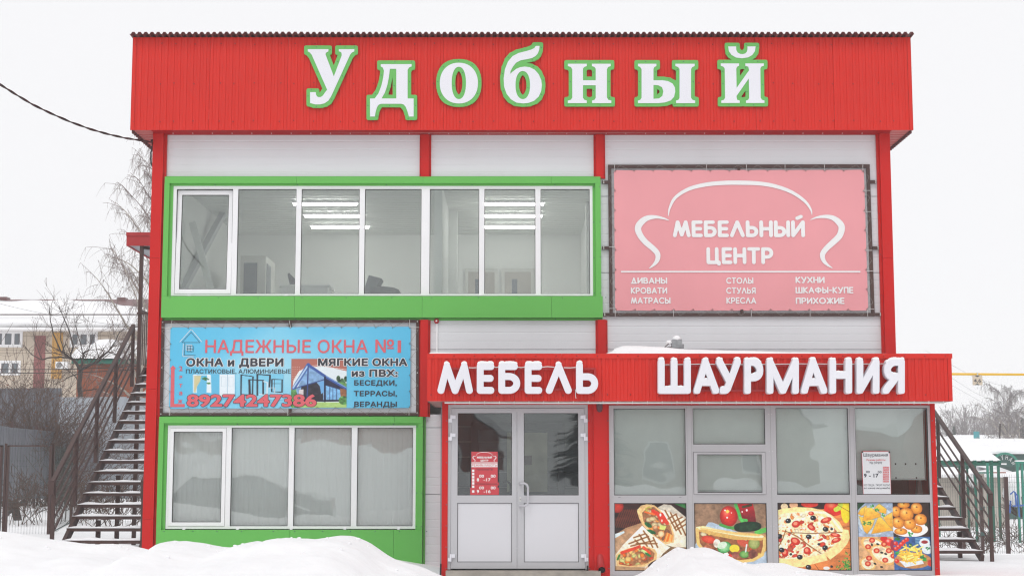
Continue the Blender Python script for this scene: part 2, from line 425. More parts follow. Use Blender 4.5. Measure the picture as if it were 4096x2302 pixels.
def sheet_run(name, x0, x1, y, z0, z1, material, parent, sw=1.14, screws=None, pitch=0.095):
    n = max(1, round((x1 - x0) / sw)); w = (x1 - x0) / n; first = None
    for i in range(n):
        if first is None:
            m = corr_sheet(w - 0.002, z1 - z0, pitch); m.v = [(v[0] + x0, v[1] + y, v[2] + z0) for v in m.v]
            first = m.build(name, material, parent)
        else: clone(first, (w * i, 0, 0))
    if screws:
        s = MB(); step = 0.285
        k = int((x1 - x0) / step)
        for r_, z in enumerate(screws):
            for j in range(k):
                x = x0 + 0.04 + j * step + (0.09 if (j % 3) == 1 else 0) + random.uniform(-0.008, 0.008)
                s.dome((x, y - 0.001, z + random.uniform(-0.01, 0.01)), 0.011, 6)
        s.build('screw', M['screw_red'], parent, kind='stuff')
FX0, FX1 = X(527, 330, YF), X(3647, 330, YF)
FZ0, FZ1 = Z(520, YF), Z(149, YF)
sheet_run('fascia_sheet', FX0, FX1, YF, FZ0, FZ1, M['red'], bld, screws=(FZ0 + 0.13, (FZ0 + FZ1) / 2, FZ1 - 0.10))
# vertical corner trims at both ends of the fascia
for xx in (FX0, FX1):
    s = 1 if xx == FX0 else -1
    m = MB(); m.box(min(xx, xx + s * 0.05), max(xx, xx + s * 0.05), YF - 0.004, YF - 0.001, FZ0, FZ1)
    m.box(xx - 0.002, xx + 0.002, YF - 0.004, YF + 0.05, FZ0, FZ1); m.build('corner_trim', M['red'], bld)
# sides of the fascia (brown back of the sheet shows as a wavy edge below)
def side_sheet(x, ln, z0, z1, material, parent, name='fascia_side'):
    m = corr_sheet(ln, z1 - z0, 0.115, 0.018)
    m.v = [(x + (v[1] if x > 0 else -v[1]), YF + 0.02 + v[0], v[2] + z0) for v in m.v]
    return m.build(name, material, parent)
side_sheet(FX0 + 0.02, DEEP, FZ0 - 0.03, FZ1 - 0.02, M['brown_roof'], bld)
side_sheet(FX1 - 0.02, DEEP, FZ0 - 0.03, FZ1 - 0.02, M['brown_roof'], bld)
# soffits
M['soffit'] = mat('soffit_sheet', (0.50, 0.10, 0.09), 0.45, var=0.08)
def soffit(x0, x1, y0, y1, z, material, name='soffit', pitch=0.115, depth=0.02, parent=None):
    """ribs run along X: seen from below as stripes"""
    pts = corr_profile(y1 - y0, pitch, depth); m = MB()
    for t in (0, 0.002):
        for yy, d in pts: m.v += [(x0, y0 + yy, z + d + t), (x1, y0 + yy, z + d + t)]
    k = len(pts)
    for o in (0, 2 * k):
        for i in range(k - 1):
            f = (o + 2 * i, o + 2 * i + 1, o + 2 * i + 3, o + 2 * i + 2); m.f.append(f if o else f[::-1])
    return m.build(name, material, parent or bld)
soffit(FX0 + 0.03, XL0 + 0.02, YF + 0.03, DEEP, FZ0 + 0.005, M['soffit'])
soffit(XR1 - 0.02, FX1 - 0.03, YF + 0.03, DEEP, FZ0 + 0.005, M['soffit'])
MB().box(XL0 + 0.02, XR1 - 0.02, YF + 0.01, 0.0, FZ0 + 0.004, FZ0 + 0.02).build('soffit', M['red_shaded'], bld)
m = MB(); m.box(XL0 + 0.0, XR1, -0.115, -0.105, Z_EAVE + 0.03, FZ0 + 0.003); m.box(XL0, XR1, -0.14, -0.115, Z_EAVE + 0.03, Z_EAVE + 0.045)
m.build('eave_trim', M['red_shaded'], bld)
m = MB(); m.tube([(XL1 + 0.02, -0.13, Z_EAVE + 0.012), (0, -0.128, Z_EAVE + 0.006), (XR0, -0.13, Z_EAVE + 0.012)], 0.006, 6)
for i in range(36): m.box(XL1 + 0.1 + i * 0.283, XL1 + 0.112 + i * 0.283, -0.138, -0.12, Z_EAVE - 0.003, Z_EAVE + 0.02)
m.build('light_strip', M['cord_white'], bld)
# roof: brown sheet whose wavy front edge overhangs the fascia
def roof_sheet(x0, x1, y0, y1, z, slope, amp, pitch, name, material, parent):
    n = max(1, round((x1 - x0) / pitch)); m = MB(); p = (x1 - x0) / n; xs = []
    for i in range(n): xs += [(x0 + p * (i + 0.0), 0), (x0 + p * (i + 0.22), 0), (x0 + p * (i + 0.42), amp), (x0 + p * (i + 0.80), amp)]
    xs.append((x1, 0)); k = len(xs)
    for t in (0, 0.004):
        for yy in (y0, y1):
            m.v += [(x, yy, z + d + t + (yy - y0) * slope) for x, d in xs]
    for i in range(k - 1):
        m.f.append((i + 1, i, k + i, k + i + 1)); m.f.append((2 * k + i, 2 * k + i + 1, 3 * k + i + 1, 3 * k + i)); m.f.append((i, i + 1, 2 * k + i + 1, 2 * k + i))
    return m.build(name, material, parent)
nrs = 9; rw = (FX1 - FX0 + 0.04) / nrs; rs0 = None
for i in range(nrs):
    if rs0 is None: rs0 = roof_sheet(FX0 - 0.02, FX0 - 0.02 + rw, YF - 0.13, DEEP + 0.2, FZ1 + 0.006, -0.035, 0.030, 0.092, 'roof_sheet', M['brown_roof'], bld)
    else: clone(rs0, (rw * i, 0, random.uniform(0.0, 0.004)))
# =============== green window surrounds with white windows
def quad_frame(o, i, y0, y1, m):
    """frame between outer and inner quads given as (x,z) TL TR BR BL"""
    for a in range(4):
        b = (a + 1) % 4
        p = [o[a], o[b], i[b], i[a]]
        m.prism(p, y0, y1)
def surround(xl, xr, zt, zb, wxl, wxr, wzt, wzb, seams, band_xr=None, rflange=False):
    """green casing: top, sides, deep bottom band, reveal into the window, flanges and screws"""
    bx = xr if band_xr is None else band_xr
    m = MB(); y0 = -0.09; w = 0.045
    L_, R_, T_, B_ = wxl - w, wxr + 0.035, wzt + 0.03, wzb - 0.012
    def cut(a, b, f):
        cs = [a] + [s for s in seams if a + 0.05 < s < b - 0.05] + [b]
        for c, d in zip(cs[:-1], cs[1:]): f(c + 0.0015, d - 0.0015)
    parts = []
    cut(xl, xr, lambda c, d: parts.append(('top', c, d)))
    for _, c, d in parts: MB().box(c, d, y0, 0.03, T_, zt).build('casing', M['green'], bld)
    parts = []
    cut(xl - 0.0, bx, lambda c, d: parts.append(('bot', c, d)))
    for _, c, d in parts: MB().box(c, d, y0 - 0.004, 0.03, zb, B_).build('casing', M['green'], bld)
    MB().box(xl, L_, y0, 0.03, B_ + 0.001, T_ - 0.001).build('casing', M['green'], bld)
    MB().box(R_, xr, y0, 0.03, B_ + 0.001, T_ - 0.001).build('casing', M['green'], bld)
    # flange strips on the wall
    MB().box(xl, bx, -0.012, 0.03, zb - 0.035, zb - 0.001).box(xl, xr, -0.012, 0.03, zt + 0.001, zt + 0.02).build('flange', M['green'], bld)
    if rflange: MB().box(xr + 0.001, xr + 0.035, -0.012, 0.03, zb, zt).build('flange', M['green'], bld)
    # reveal boards
    MB().box(L_ + 0.0005, wxl, y0 + 0.05, 0.03, B_, T_).box(wxr, R_ - 0.0005, y0 + 0.05, 0.03, B_, T_).box(wxl, wxr, y0 + 0.05, 0.03, wzt, T_).build('reveal', M['green'], bld)
    s = MB()
    for i in range(11):
        x = xl + 0.06 + (xr - xl - 0.1) * i / 10 + random.uniform(-.05, .05)
        s.dome((x, -0.0125, zt + 0.01), 0.008, 6); s.dome((x + .1, y0 - 0.005, B_ - 0.02), 0.008, 6)
        if i % 2: s.dome((x, y0 + 0.049, wzt + 0.014), 0.008, 6)
        if i % 3 == 0: s.dome((x, -0.0125, zb - 0.018), 0.008, 6)
    for i in range(4):
        z = B_ + 0.05 + (T_ - B_ - 0.1) * i / 3
        s.dome((R_ - 0.02, y0 + 0.049, z), 0.008, 6); s.dome((xr - 0.012, y0 - 0.001, z), 0.007, 6)
    s.build('screw', M['screw'], bld, kind='stuff')
def big_window(xl, xr, zt, zb, panes, outer, mats, ybase=-0.03, depth=0.07):
    """panes: (xl, xr, zt, zb) glass openings; frame mesh fills the rest with bars"""
    m = MB(); xs = sorted(panes)
    m.box(xl, xs[0][0], ybase, ybase + depth, zb, zt); m.box(xs[-1][1], xr, ybase, ybase + depth, zb, zt)
    for a, b in zip(xs[:-1], xs[1:]): m.box(a[1], b[0], ybase, ybase + depth, zb, zt)
    for a in xs: m.box(a[0], a[1], ybase, ybase + depth, a[2], zt); m.box(a[0], a[1], ybase, ybase + depth, zb, a[3])
    f = m.build('window', M['white'], bld)
    g = MB()
    for a in xs:                                   # dark glazing gasket
        t = 0.008; g2 = MB().frame(a[0], a[1], ybase + 0.024, ybase + 0.034, a[3], a[2], t)
        g.v, g.f = g.v, g.f; g.add(g2.v, g2.f)
    g.build('gasket', M['black'], f)
    for a in xs:
        MB().box(a[0] + 0.002, a[1] - 0.002, ybase + 0.035, ybase + 0.041, a[3] + 0.002, a[2] - 0.002).build('pane', outer, f)
    m = MB()                                        # white drip clips under the sill
    for i in range(5):
        x = xl + 0.25 + i * (xr - xl - 0.5) / 4; m.box(x, x + 0.035, ybase - 0.065, ybase - 0.001, zb - 0.008, zb + 0.004)
    m.build('drain_cap', M['white'], f)
    return f
def sash(f, xl, xr, zt, zb, t, glassm, y=-0.045, tilt=0.0, dark_gap=True):
    m = MB().frame(xl, xr, 0, 0.05, 0, zt - zb, t)
    g = MB().box(xl + t, xr - t, 0.02, 0.026, t, zt - zb - t)
    gk = MB().frame(xl + t, xr - t, 0.010, 0.019, t, zt - zb - t, 0.008)
    ca, sa = math.cos(tilt), math.sin(tilt)
    for mm, nm, mt in ((m, 'sash', M['white']), (g, 'pane', glassm), (gk, 'gasket', M['black'])):
        mm.v = [(vx, y + vy * ca + vz * sa, zb + vz * ca - vy * sa) for vx, vy, vz in mm.v]
        mm.build(nm, mt, f)
# upper window
ut, ub = Z(711), Z(1271.6)
seams = [X(1181, 1230), X(1690, 1230), X(2206, 1230)]
surround(X(664, 720), X(2401, 760), ut, ub, X(696, 748), X(2369.5, 748), Z(745), Z(1183), seams, band_xr=X(2410, 1230))
pz = (Z(757), Z(1175.5)); pxs = [(954.5, 1187.5), (1208, 1440), (1461, 1687), (1720, 1917), (1938, 2141), (2162, 2358)]
panes = [(X(a, 757), X(b, 757), pz[0], pz[1]) for a, b in pxs]
sx0, sx1 = X(709, 757), X(934, 757)
fw = big_window(X(696, 748), X(2369.5, 748), Z(745), Z(1183), panes + [(sx0, sx1, pz[0], pz[1])], M['glass'], M['white'])
bpy.data.objects.remove([c for c in fw.children if c.name.startswith('pane')][0])
sash(fw, sx0 + 0.006, sx1 - 0.004, pz[0] - 0.012, pz[1] + 0.004, 0.062, M['glass'], y=-0.038, tilt=R(2.5))
# lower window
seams = [X(1170, 1680), X(1580, 1680)]
surround(X(636, 1900), X(1692, 1900), Z(1666), -0.12, X(668, 1900), X(1663.5, 1900), Z(1700), Z(2113), seams, rflange=True)
pz2 = (Z(1709.6), Z(2102)); pxs = [(926.5, 1156.5), (1178, 1407), (1430, 1652.5)]
panes = [(X(a, 1800), X(b, 1800), pz2[0], pz2[1]) for a, b in pxs]
s2 = (X(681, 1800), X(906, 1800))
fw2 = big_window(X(669, 1900), X(1663.5, 1900), Z(1700), Z(2113), panes + [(s2[0], s2[1], pz2[0], pz2[1])], M['glass_low'], M['white'])
bpy.data.objects.remove([c for c in fw2.children if c.name.startswith('pane')][0])
sash(fw2, s2[0] + 0.003, s2[1] - 0.003, pz2[0] - 0.004, pz2[1] + 0.004, 0.05, M['glass_low'], y=-0.040)
# vertical blinds behind the lower window
M['blind'] = mat('blind_fabric', (0.93, 0.94, 0.925), 0.8, var=0.02, scale=6)
blx0, blx1 = s2[0], panes[-1][1]
bl = thing('vertical_blind', 'closed white vertical blinds behind the four ground floor panes', 'blind', (blx0, 0.16, Z(2110)))
nb = 47; bw = (blx1 - blx0) / nb; b0 = None
for i in range(nb):
    if b0 is None:
        m = MB(); w2 = bw + 0.012; zt_, zb_ = Z(1700), Z(2112)
        prof = [(-w2 / 2, 0.010), (-w2 / 4, 0.002), (0, 0), (w2 / 4, 0.002), (w2 / 2, 0.010)]
        for z in (zb_, zt_): m.v += [(blx0 + bw / 2 + a, 0.09 + b, z) for a, b in prof]
        for k in range(4): m.f.append((k, k + 1, 6 + k, 5 + k))
        b0 = m.build('slat', M['blind'], bl, smooth=True); b0.rotation_euler = (0, 0, 0)
    else:
        c = clone(b0, (bw * i, random.uniform(-0.002, 0.002), 0)); 
# interiors of the ground floor room (behind the blinds) and of the office upstairs
MB().box(XL0 + 0.12, C1[1] + 1.0, 0.6, 0.62, -0.2, ZFL - 0.25).build('inner_wall', M['interior'], bld)
ZC = 5.66; YB = 6.0
room = MB(); room.box(XL0 + 0.1, X(2440, 760), YB, YB + 0.08, ZFL, ZC + 0.1)
room.box(XL0 + 0.092, XL0 + 0.16, 0.12, YB - 0.001, ZFL + 0.001, ZC - 0.001)
room.box(X(2395, 760), X(2395, 760) + 0.08, 0.12, YB - 0.001, ZFL + 0.001, ZC - 0.001)
room.build('inner_wall', M['interior'], bld)
soffit(XL0 + 0.1, X(2440, 760), 0.07, YB - 0.002, ZC, M['interior'], 'ceiling', 0.23, 0.008)
px_ = P(1752, 900, 0.9).x
MB().box(px_ - 0.06, px_ + 0.06, 0.9, 3.2, ZFL + 0.002, ZC - 0.002).build('partition', M['interior'], bld)
MB().box(px_ - 0.10, px_ + 0.20, 3.3, 3.55, ZFL + 0.002, ZC - 0.002).build('inner_column', M['interior'], bld)
qx = P(2350, 900, 2.5).x
MB().box(qx - 0.02, qx + 0.30, 2.5, 2.8, ZFL + 0.002, ZC - 0.002).build('inner_column', M['interior'], bld)
# wind bracing inside the left end
M['brace'] = mat('grey_brace', (0.52, 0.53, 0.55), 0.6)
MB().bar(P(722, 1172, 1.2), P(893, 853, 3.6), 0.10, 0.10).build('brace', M['brace'], bld)
MB().bar(P(770, 890, 1.5), P(848, 1172, 1.3), 0.10, 0.06).build('brace', M['interior'], bld)
# door frames on the back wall upstairs
M['door_wood'] = mat('beige_door', (0.42, 0.39, 0.36), 0.6)
M['pale_trim'] = mat('pale_trim', (0.62, 0.62, 0.59), 0.6)
for k, (a, b) in enumerate(((1866, 1985), (2012, 2130))):
    x0, x1 = P(a, 1100, YB).x, P(b, 1100, YB).x; z1 = Z(1082, YB)
    d = MB().box(x0 + 0.03, x1 - 0.03, YB - 0.05, YB - 0.001, ZFL + 0.01, z1 - 0.03).build('door', M['door_wood'], bld)
    MB().frame(x0 - 0.03, x1 + 0.03, YB - 0.06, YB - 0.052, ZFL + 0.01, z1 + 0.03, 0.06).build('door_frame', M['pale_trim'], d)
    MB().box(x0 + 0.16, x0 + 0.26, YB - 0.056, YB - 0.051, ZFL + 0.3, z1 - 0.16).build('door_glass', solid('grey_glass', (0.12, 0.13, 0.16), 0.2), d)
# ceiling lamps upstairs
lamp0 = None; lamps = [(2.4, 798, -3.48, 'first row by the window in the left office'), (3.56, 848, -3.46, 'middle row in the left office'), (4.75, 894, -3.50, 'back row in the left office'),
                       (2.4, 798, -0.50, 'first row by the window in the right office'), (3.56, 848, -0.50, 'middle row in the right office'), (4.75, 894, -0.53, 'back row in the right office')]
for y, _, x, ll in lamps:
    lab = 'lit fluorescent ceiling lamp, ' + ll
    if lamp0 is None:
        lamp0 = thing('ceiling_lamp', lab, 'ceiling lamp', (x, y, ZC), group='fluorescent lamps on the office ceiling')
        MB().box(x - 0.03, x + 1.03, y - 0.05, y + 0.05, ZC - 0.035, ZC - 0.002).build('lamp_housing', M['white'], lamp0)
        for dy in (-0.022, 0.022): MB().tube([(x, y + dy, ZC - 0.055), (x + 1.0, y + dy, ZC - 0.055)], 0.014, 8).build('tube', M['tube_light'], lamp0)
    else: clone_tree(lamp0, (x, y, ZC), lab)
# office furniture glimpsed through the panes
wl0, wr0 = P(961, 1100, 3.4).x, P(1062, 1100, 3.4).x
wd = thing('wardrobe', 'white office cabinet with grey glass door behind the second pane', 'cabinet', (wl0, 3.4, ZFL))
zw = Z(1022, 3.4); MB().box(wl0, wr0, 3.4, 4.4, ZFL + 0.002, zw).build('carcass', M['pale_trim'], wd)
MB().box(wl0 + 0.06, wl0 + 0.28, 3.385, 3.399, ZFL + 0.05, zw - 0.12).build('door', solid('grey_glass', (0.12, 0.13, 0.16), 0.2), wd)
MB().box(wr0 + 0.001, wr0 + 0.012, 3.5, 3.9, ZFL + 0.05, zw - 0.12).build('side_panel', solid('grey_glass', (0.12, 0.13, 0.16), 0.2), wd)
dl, dr = P(1115, 1150, 2.6).x, P(1317, 1150, 2.6).x; zd = Z(1137, 2.6)
dk = thing('office_desk', 'white reception desk standing below the lit lamps upstairs', 'desk', (dl, 2.6, ZFL))
MB().box(dl, dr, 2.6, 3.3, zd - 0.03, zd).build('desk_top', M['white'], dk)
MB().box(dl + 0.03, dr - 0.03, 2.62, 2.64, ZFL + 0.01, zd - 0.031).box(dl + 0.03, dl + 0.05, 2.641, 3.25, ZFL + 0.01, zd - 0.031).box(dr - 0.05, dr - 0.03, 2.641, 3.25, ZFL + 0.01, zd - 0.031).build('desk_panel', M['white'], dk)
lp = P(1172, 1130, 2.9)
MB().prism([(lp.x - 0.04, zd + 0.001), (lp.x + 0.16, zd + 0.001), (lp.x - 0.06, zd + 0.22), (lp.x - 0.085, zd + 0.2)], 2.85, 2.9).build('laptop', solid('dark_plastic', (0.06, 0.06, 0.08), 0.5), None, label='dark laptop open on the white desk upstairs', cat='laptop')
oc = thing('office_chair', 'grey mesh office chair turned sideways behind the fourth pane', 'chair', (P(1500, 1150, 2.0).x, 2.0, ZFL))
def chair_part(pxs, name, y0, y1, col): MB().prism([(P(a, b, 2.0).x, P(a, b, 2.0).z) for a, b in pxs], y0, y1).build(name, col, oc)
gc = solid('grey_mesh_fabric', (0.24, 0.245, 0.27), 0.8)
chair_part([(1459, 1172), (1470, 1135), (1480, 1106), (1530, 1119), (1512, 1150), (1500, 1174)], 'backrest', 1.8, 2.2, gc)
chair_part([(1490, 1172), (1496, 1160), (1525, 1152), (1580, 1158), (1600, 1166), (1600, 1176), (1490, 1178)], 'seat', 1.7, 2.25, solid('grey_cushion', (0.2, 0.2, 0.22), 0.8))
cxx = P(1545, 1178, 2.0)
mm = MB(); mm.tube([(cxx.x, 2.0, cxx.z), (cxx.x, 2.0, ZFL + 0.1)], 0.03, 8)
for i in range(5): mm.bar((cxx.x, 2.0, ZFL + 0.1), (cxx.x + 0.3 * math.cos(i * 1.2566), 2.0 + 0.3 * math.sin(i * 1.2566), ZFL + 0.06), 0.03, 0.02)
mm.build('base', M['black'], oc)
# ================================================================= ENTRANCE ANNEX (front on Y = YK)
anx = thing('entrance_annex', 'single storey red entrance annex with grey double doors and a row of shop windows', 'building', (0, YK, 0))
def XK(px, py): return X(px, py, YK)
def ZK(py): return Z(py, YK)
AX0, AX1 = XK(1768, 1900), XK(3747, 1950)
AZ1 = ZK(1611)
AZ0 = ZK(2277)
# canopy fascia with flashing
CX0, CX1 = X(1709, 1500, YC), X(3807.5, 1500, YC)
CZ0, CZT, CZ1 = Z(1603, YC), Z(1432.5, YC), Z(1415, YC)
sheet_run('canopy_sheet', CX0, CX1, YC, CZ0, CZT + 0.01, M['red'], anx, screws=(CZ0 + 0.075,), pitch=0.095)
for a, b in ((CX0 - 0.004, X(2247, 1420, YC)), (X(2248, 1420, YC), X(3010, 1420, YC)), (X(3011, 1420, YC), CX1 + 0.01)):
    m = MB().box(a, b, YC - 0.012, YC - 0.004, CZT, CZ1); m.box(a, b, YC - 0.012, YC + 0.10, CZ1 + 0.0005, CZ1 + 0.006); m.build('flashing', M['red'], anx)
m = MB()
for i in range(26): m.dome((CX0 + 0.08 + i * (CX1 - CX0 - 0.16) / 25, YC - 0.0125, (CZT + CZ1) / 2 + 0.004), 0.010, 6)
m.build('screw', M['screw_red'], anx, kind='stuff')
for xx, s in ((CX0, 1), (CX1, -1)):
    MB().box(min(xx, xx + s * 0.05), max(xx, xx + s * 0.05), YC - 0.004, YC - 0.001, CZ0, CZT - 0.001).build('corner_trim', M['red'], anx)
    MB().box(min(xx, xx + s * 0.008), max(xx, xx + s * 0.008), YC + 0.012, -0.002, CZ0 + 0.0, CZ1 - 0.002).build('canopy_side', M['brown_roof'], anx)
soffit(CX0 + 0.01, CX1 - 0.01, YC + 0.01, -0.01, CZ0 + 0.004, solid('canopy_soffit', (0.42, 0.20, 0.18), 0.5), 'soffit', 0.095, 0.012, parent=anx)
MB().box(CX0 + 0.01, CX1 - 0.01, YC + 0.02, -0.12, CZ1 - 0.012, CZ1 - 0.004).build('roof_deck', M['brown_roof'], anx)
m = MB(); z = CZ0 - 0.018
m.tube([(X(1778, 1607, YC), YC + 0.03, z), (0.5, YC + 0.03, z - 0.004), (CX1 - 0.12, YC + 0.03, z)], 0.012, 6)
for i in range(34): m.box(CX0 + 0.35 + i * 0.19, CX0 + 0.362 + i * 0.19, YC + 0.014, YC + 0.045, z - 0.016, CZ0)
m.build('light_strip', M['cord_white'], anx)
# red posts and lintels round the doors and windows
def kbox(x0, x1, z0, z1, name='trim', y0=YK - 0.03, y1=YK + 0.08, mt='red_trim'):
    return MB().box(x0, x1, y0, y1, z0, z1).build(name, M[mt], anx)
DX0, DX1 = XK(1791, 1950), XK(2353, 1950)
DZ1, DZ0 = ZK(1617), ZK(2275)
ZB = -0.35
kbox(AX0, DX0, ZB, CZ0 + 0.002, 'door_post')
kbox(DX0 + 0.001, DX1 - 0.001, DZ1, CZ0 + 0.002, 'lintel')
WX0 = XK(2437, 1950)
px1, px2 = XK(2374, 1950), XK(2429, 1950)
kbox(DX1, px1, ZB, CZ0 + 0.002, 'door_post', y0=YK - 0.02)
kbox(px1 + 0.001, px2, ZK(2181) + 0.001, CZ0 + 0.002, 'door_post', y0=YK - 0.055)
kbox(px1 + 0.001, px2, ZB, ZK(2181) - 0.001, 'door_post', y0=YK - 0.055)
kbox(px2 + 0.001, WX0, ZB, CZ0 + 0.002, 'door_post', y0=YK - 0.02)
WX1 = XK(3727, 1900)
kbox(WX0 + 0.001, WX1 - 0.001, ZK(1619), CZ0 + 0.002, 'lintel')
kbox(WX1, AX1, ZB, CZ0 + 0.002, 'corner_post')
m = MB()
for x_ in (DX1 + 0.012, px2 + 0.012, AX0 + 0.06, WX1 + 0.02):
    for i in range(8): m.dome((x_, YK - 0.031, 0.15 + i * 0.27), 0.008, 6)
for i in range(12): m.dome((WX0 + 0.1 + i * 0.36, YK - 0.031, ZK(1614)), 0.008, 6)
m.build('screw', M['screw'], anx, kind='stuff')
# side wall of the annex
MB().box(AX1 - 0.05, AX1 - 0.002, YK + 0.081, -0.001, ZB, CZ0).box(AX0 + 0.002, AX0 + 0.05, YK + 0.081, -0.001, ZB, CZ0).build('side_wall', M['red_trim'], anx)
# down-pipe outlet at the foot and gutter spout under the canopy
sp = MB(); gx = XK(2397, 1620); gz = ZK(1612); r_ = XK(2409, 1620) - gx
for k, zz in enumerate((CZ0 + 0.02, CZ0 - 0.08, CZ0 - 0.115, CZ0 - 0.13)):
    rr = r_ * (1, 1, 0.8, 0.3)[k]
    sp.v += [(gx + rr * math.cos(t), YK - 0.06 - 0.8 * rr * math.sin(t), zz) for t in [math.pi * i / 8 for i in range(9)]]
for k in range(3):
    for i in range(8): sp.f.append((9 * k + i, 9 * k + i + 1, 9 * (k + 1) + i + 1, 9 * (k + 1) + i))
sp.build('gutter_spout', solid('maroon_plastic', (0.10, 0.03, 0.04), 0.35), anx, smooth=True)
pc = P(2406, 2271, YK - 0.12); pp = MB(); rr = 0.045
pp.tube([(pc.x - 0.015, YK - 0.03, pc.z + 0.16), (pc.x - 0.01, YK - 0.08, pc.z + 0.05), (pc.x, YK - 0.13, pc.z), (pc.x, YK - 0.19, pc.z - 0.02)], [0.04, 0.045, 0.045, 0.047], 14, cap=False)
pp.build('drain_pipe', M['red_dull'], anx, smooth=True)
MB().tube([(pc.x, YK - 0.17, pc.z - 0.013), (pc.x, YK - 0.165, pc.z - 0.012)], 0.040, 14).build('drain_pipe', M['dark'], anx)
# concrete doorstep
MB().box(XK(1785, 2280), XK(2400, 2280), YK - 0.18, YK - 0.001, -0.3, ZK(2278)).build('doorstep', M['concrete'], anx)
for q in ((1762, 2268), (2349, 2275)):
    c = P(q[0], q[1], YK - 0.1); MB().tube([(c.x, YK - 0.1, c.z - 0.1), (c.x + 0.004, YK - 0.1, c.z + 0.05)], 0.012, 6).build('conduit', M['black'], anx)
# ---------------- double doors
fm = MB().box(DX0 + 0.001, DX0 + 0.04, YK - 0.01, YK + 0.06, DZ0, DZ1 - 0.001).box(DX1 - 0.04, DX1 - 0.001, YK - 0.01, YK + 0.06, DZ0, DZ1 - 0.001).box(DX0 + 0.04, DX1 - 0.04, YK - 0.01, YK + 0.06, DZ1 - 0.045, DZ1 - 0.001)
fm.build('door_frame', M['grey_alu2'], anx)
SPL = XK(2068, 1950); ZL1 = DZ1 - 0.05
gx_ = [(XK(1830.7, 1820), XK(2047.6, 1820)), (XK(2095.5, 1820), XK(2313.5, 1820))]
gz_ = (ZK(1651), ZK(1979)); lz_ = (ZK(2009), ZK(2246))
leaves = []
for k, (a, b) in enumerate(((DX0 + 0.043, SPL - 0.002), (SPL + 0.002, DX1 - 0.043))):
    g0, g1 = gx_[k]; m = MB(); y0, y1 = YK - 0.015, YK + 0.045
    m.box(a, g0, y0, y1, DZ0 + 0.01, ZL1); m.box(g1, b, y0, y1, DZ0 + 0.01, ZL1)
    m.box(g0, g1, y0, y1, gz_[0], ZL1); m.box(g0, g1, y0, y1, lz_[0], gz_[1]); m.box(g0, g1, y0, y1, DZ0 + 0.01, lz_[1])
    d = m.build('door', M['grey_alu2'], anx, label=('left' if k == 0 else 'right') + ' leaf of the grey double doors')
    MB().frame(g0, g1, YK - 0.002, YK + 0.01, gz_[1], gz_[0], 0.007).frame(g0, g1, YK - 0.002, YK + 0.01, lz_[1], lz_[0], 0.007).build('gasket', M['black'], d)
    MB().box(g0 + 0.007, g1 - 0.007, YK + 0.004, YK + 0.01, gz_[1] + 0.007, gz_[0] - 0.007).build('pane', M['glass_door'], d)
    MB().box(g0 + 0.007, g1 - 0.007, YK + 0.001, YK + 0.02, lz_[1] + 0.007, lz_[0] - 0.007).build('panel', M['white_panel'], d)
    for zz in (1673, 1745, 2227):
        z = ZK(zz); e = -1 if k == 0 else 1
        xo = DX0 + 0.043 if k == 0 else DX1 - 0.043
        h = MB().box(min(xo - e * 0.055, xo + e * 0.005), max(xo - e * 0.055, xo + e * 0.005), YK - 0.045, YK - 0.016, z - 0.002, z + 0.042)
        h.box(min(xo - e * 0.001, xo + e * 0.036), max(xo - e * 0.001, xo + e * 0.036), YK - 0.045, YK - 0.016, z - 0.048, z - 0.003)
        h.tube([(xo, YK - 0.047, z - 0.05), (xo, YK - 0.047, z + 0.045)], 0.012, 8)
        h.build('hinge', M['white_letter'], d)
    leaves.append(d)
def pk(px, py, y): return P(px, py, y)
hz0, hz1 = 1933, 2021
hp = [pk(2080, hz0, YK - 0.02), pk(2080, hz0, YK - 0.07), pk(2098, hz0 - 2, YK - 0.085), pk(2108, hz0 + 4, YK - 0.085), pk(2112, hz0 + 15, YK - 0.085),
      pk(2112, hz1 - 15, YK - 0.085), pk(2108, hz1 - 4, YK - 0.085), pk(2098, hz1 + 1, YK - 0.085), pk(2080, hz1, YK - 0.07), pk(2080, hz1, YK - 0.02)]
MB().tube(hp, 0.0145, 10).build('handle', solid('handle_grey', (0.5, 0.5, 0.53), 0.3), leaves[1], smooth=True)
hp2 = [pk(2012, 1925, YK + 0.06), pk(2030, 1925, YK + 0.1), pk(2040, 1932, YK + 0.1), pk(2043, 1945, YK + 0.1), pk(2043, 1978, YK + 0.1)]
MB().tube(hp2, 0.0145, 10).build('handle', M['black'], leaves[0], smooth=True)
lk = pk(2081, 1995, YK - 0.017); MB().box(lk.x - 0.011, lk.x + 0.011, YK - 0.02, YK - 0.0155, lk.z - 0.03, lk.z + 0.03).build('lock', M['bolt'], leaves[1])
MB().box(lk.x - 0.003, lk.x + 0.003, YK - 0.022, YK - 0.0202, lk.z - 0.008, lk.z + 0.004).build('keyhole', M['black'], leaves[1])
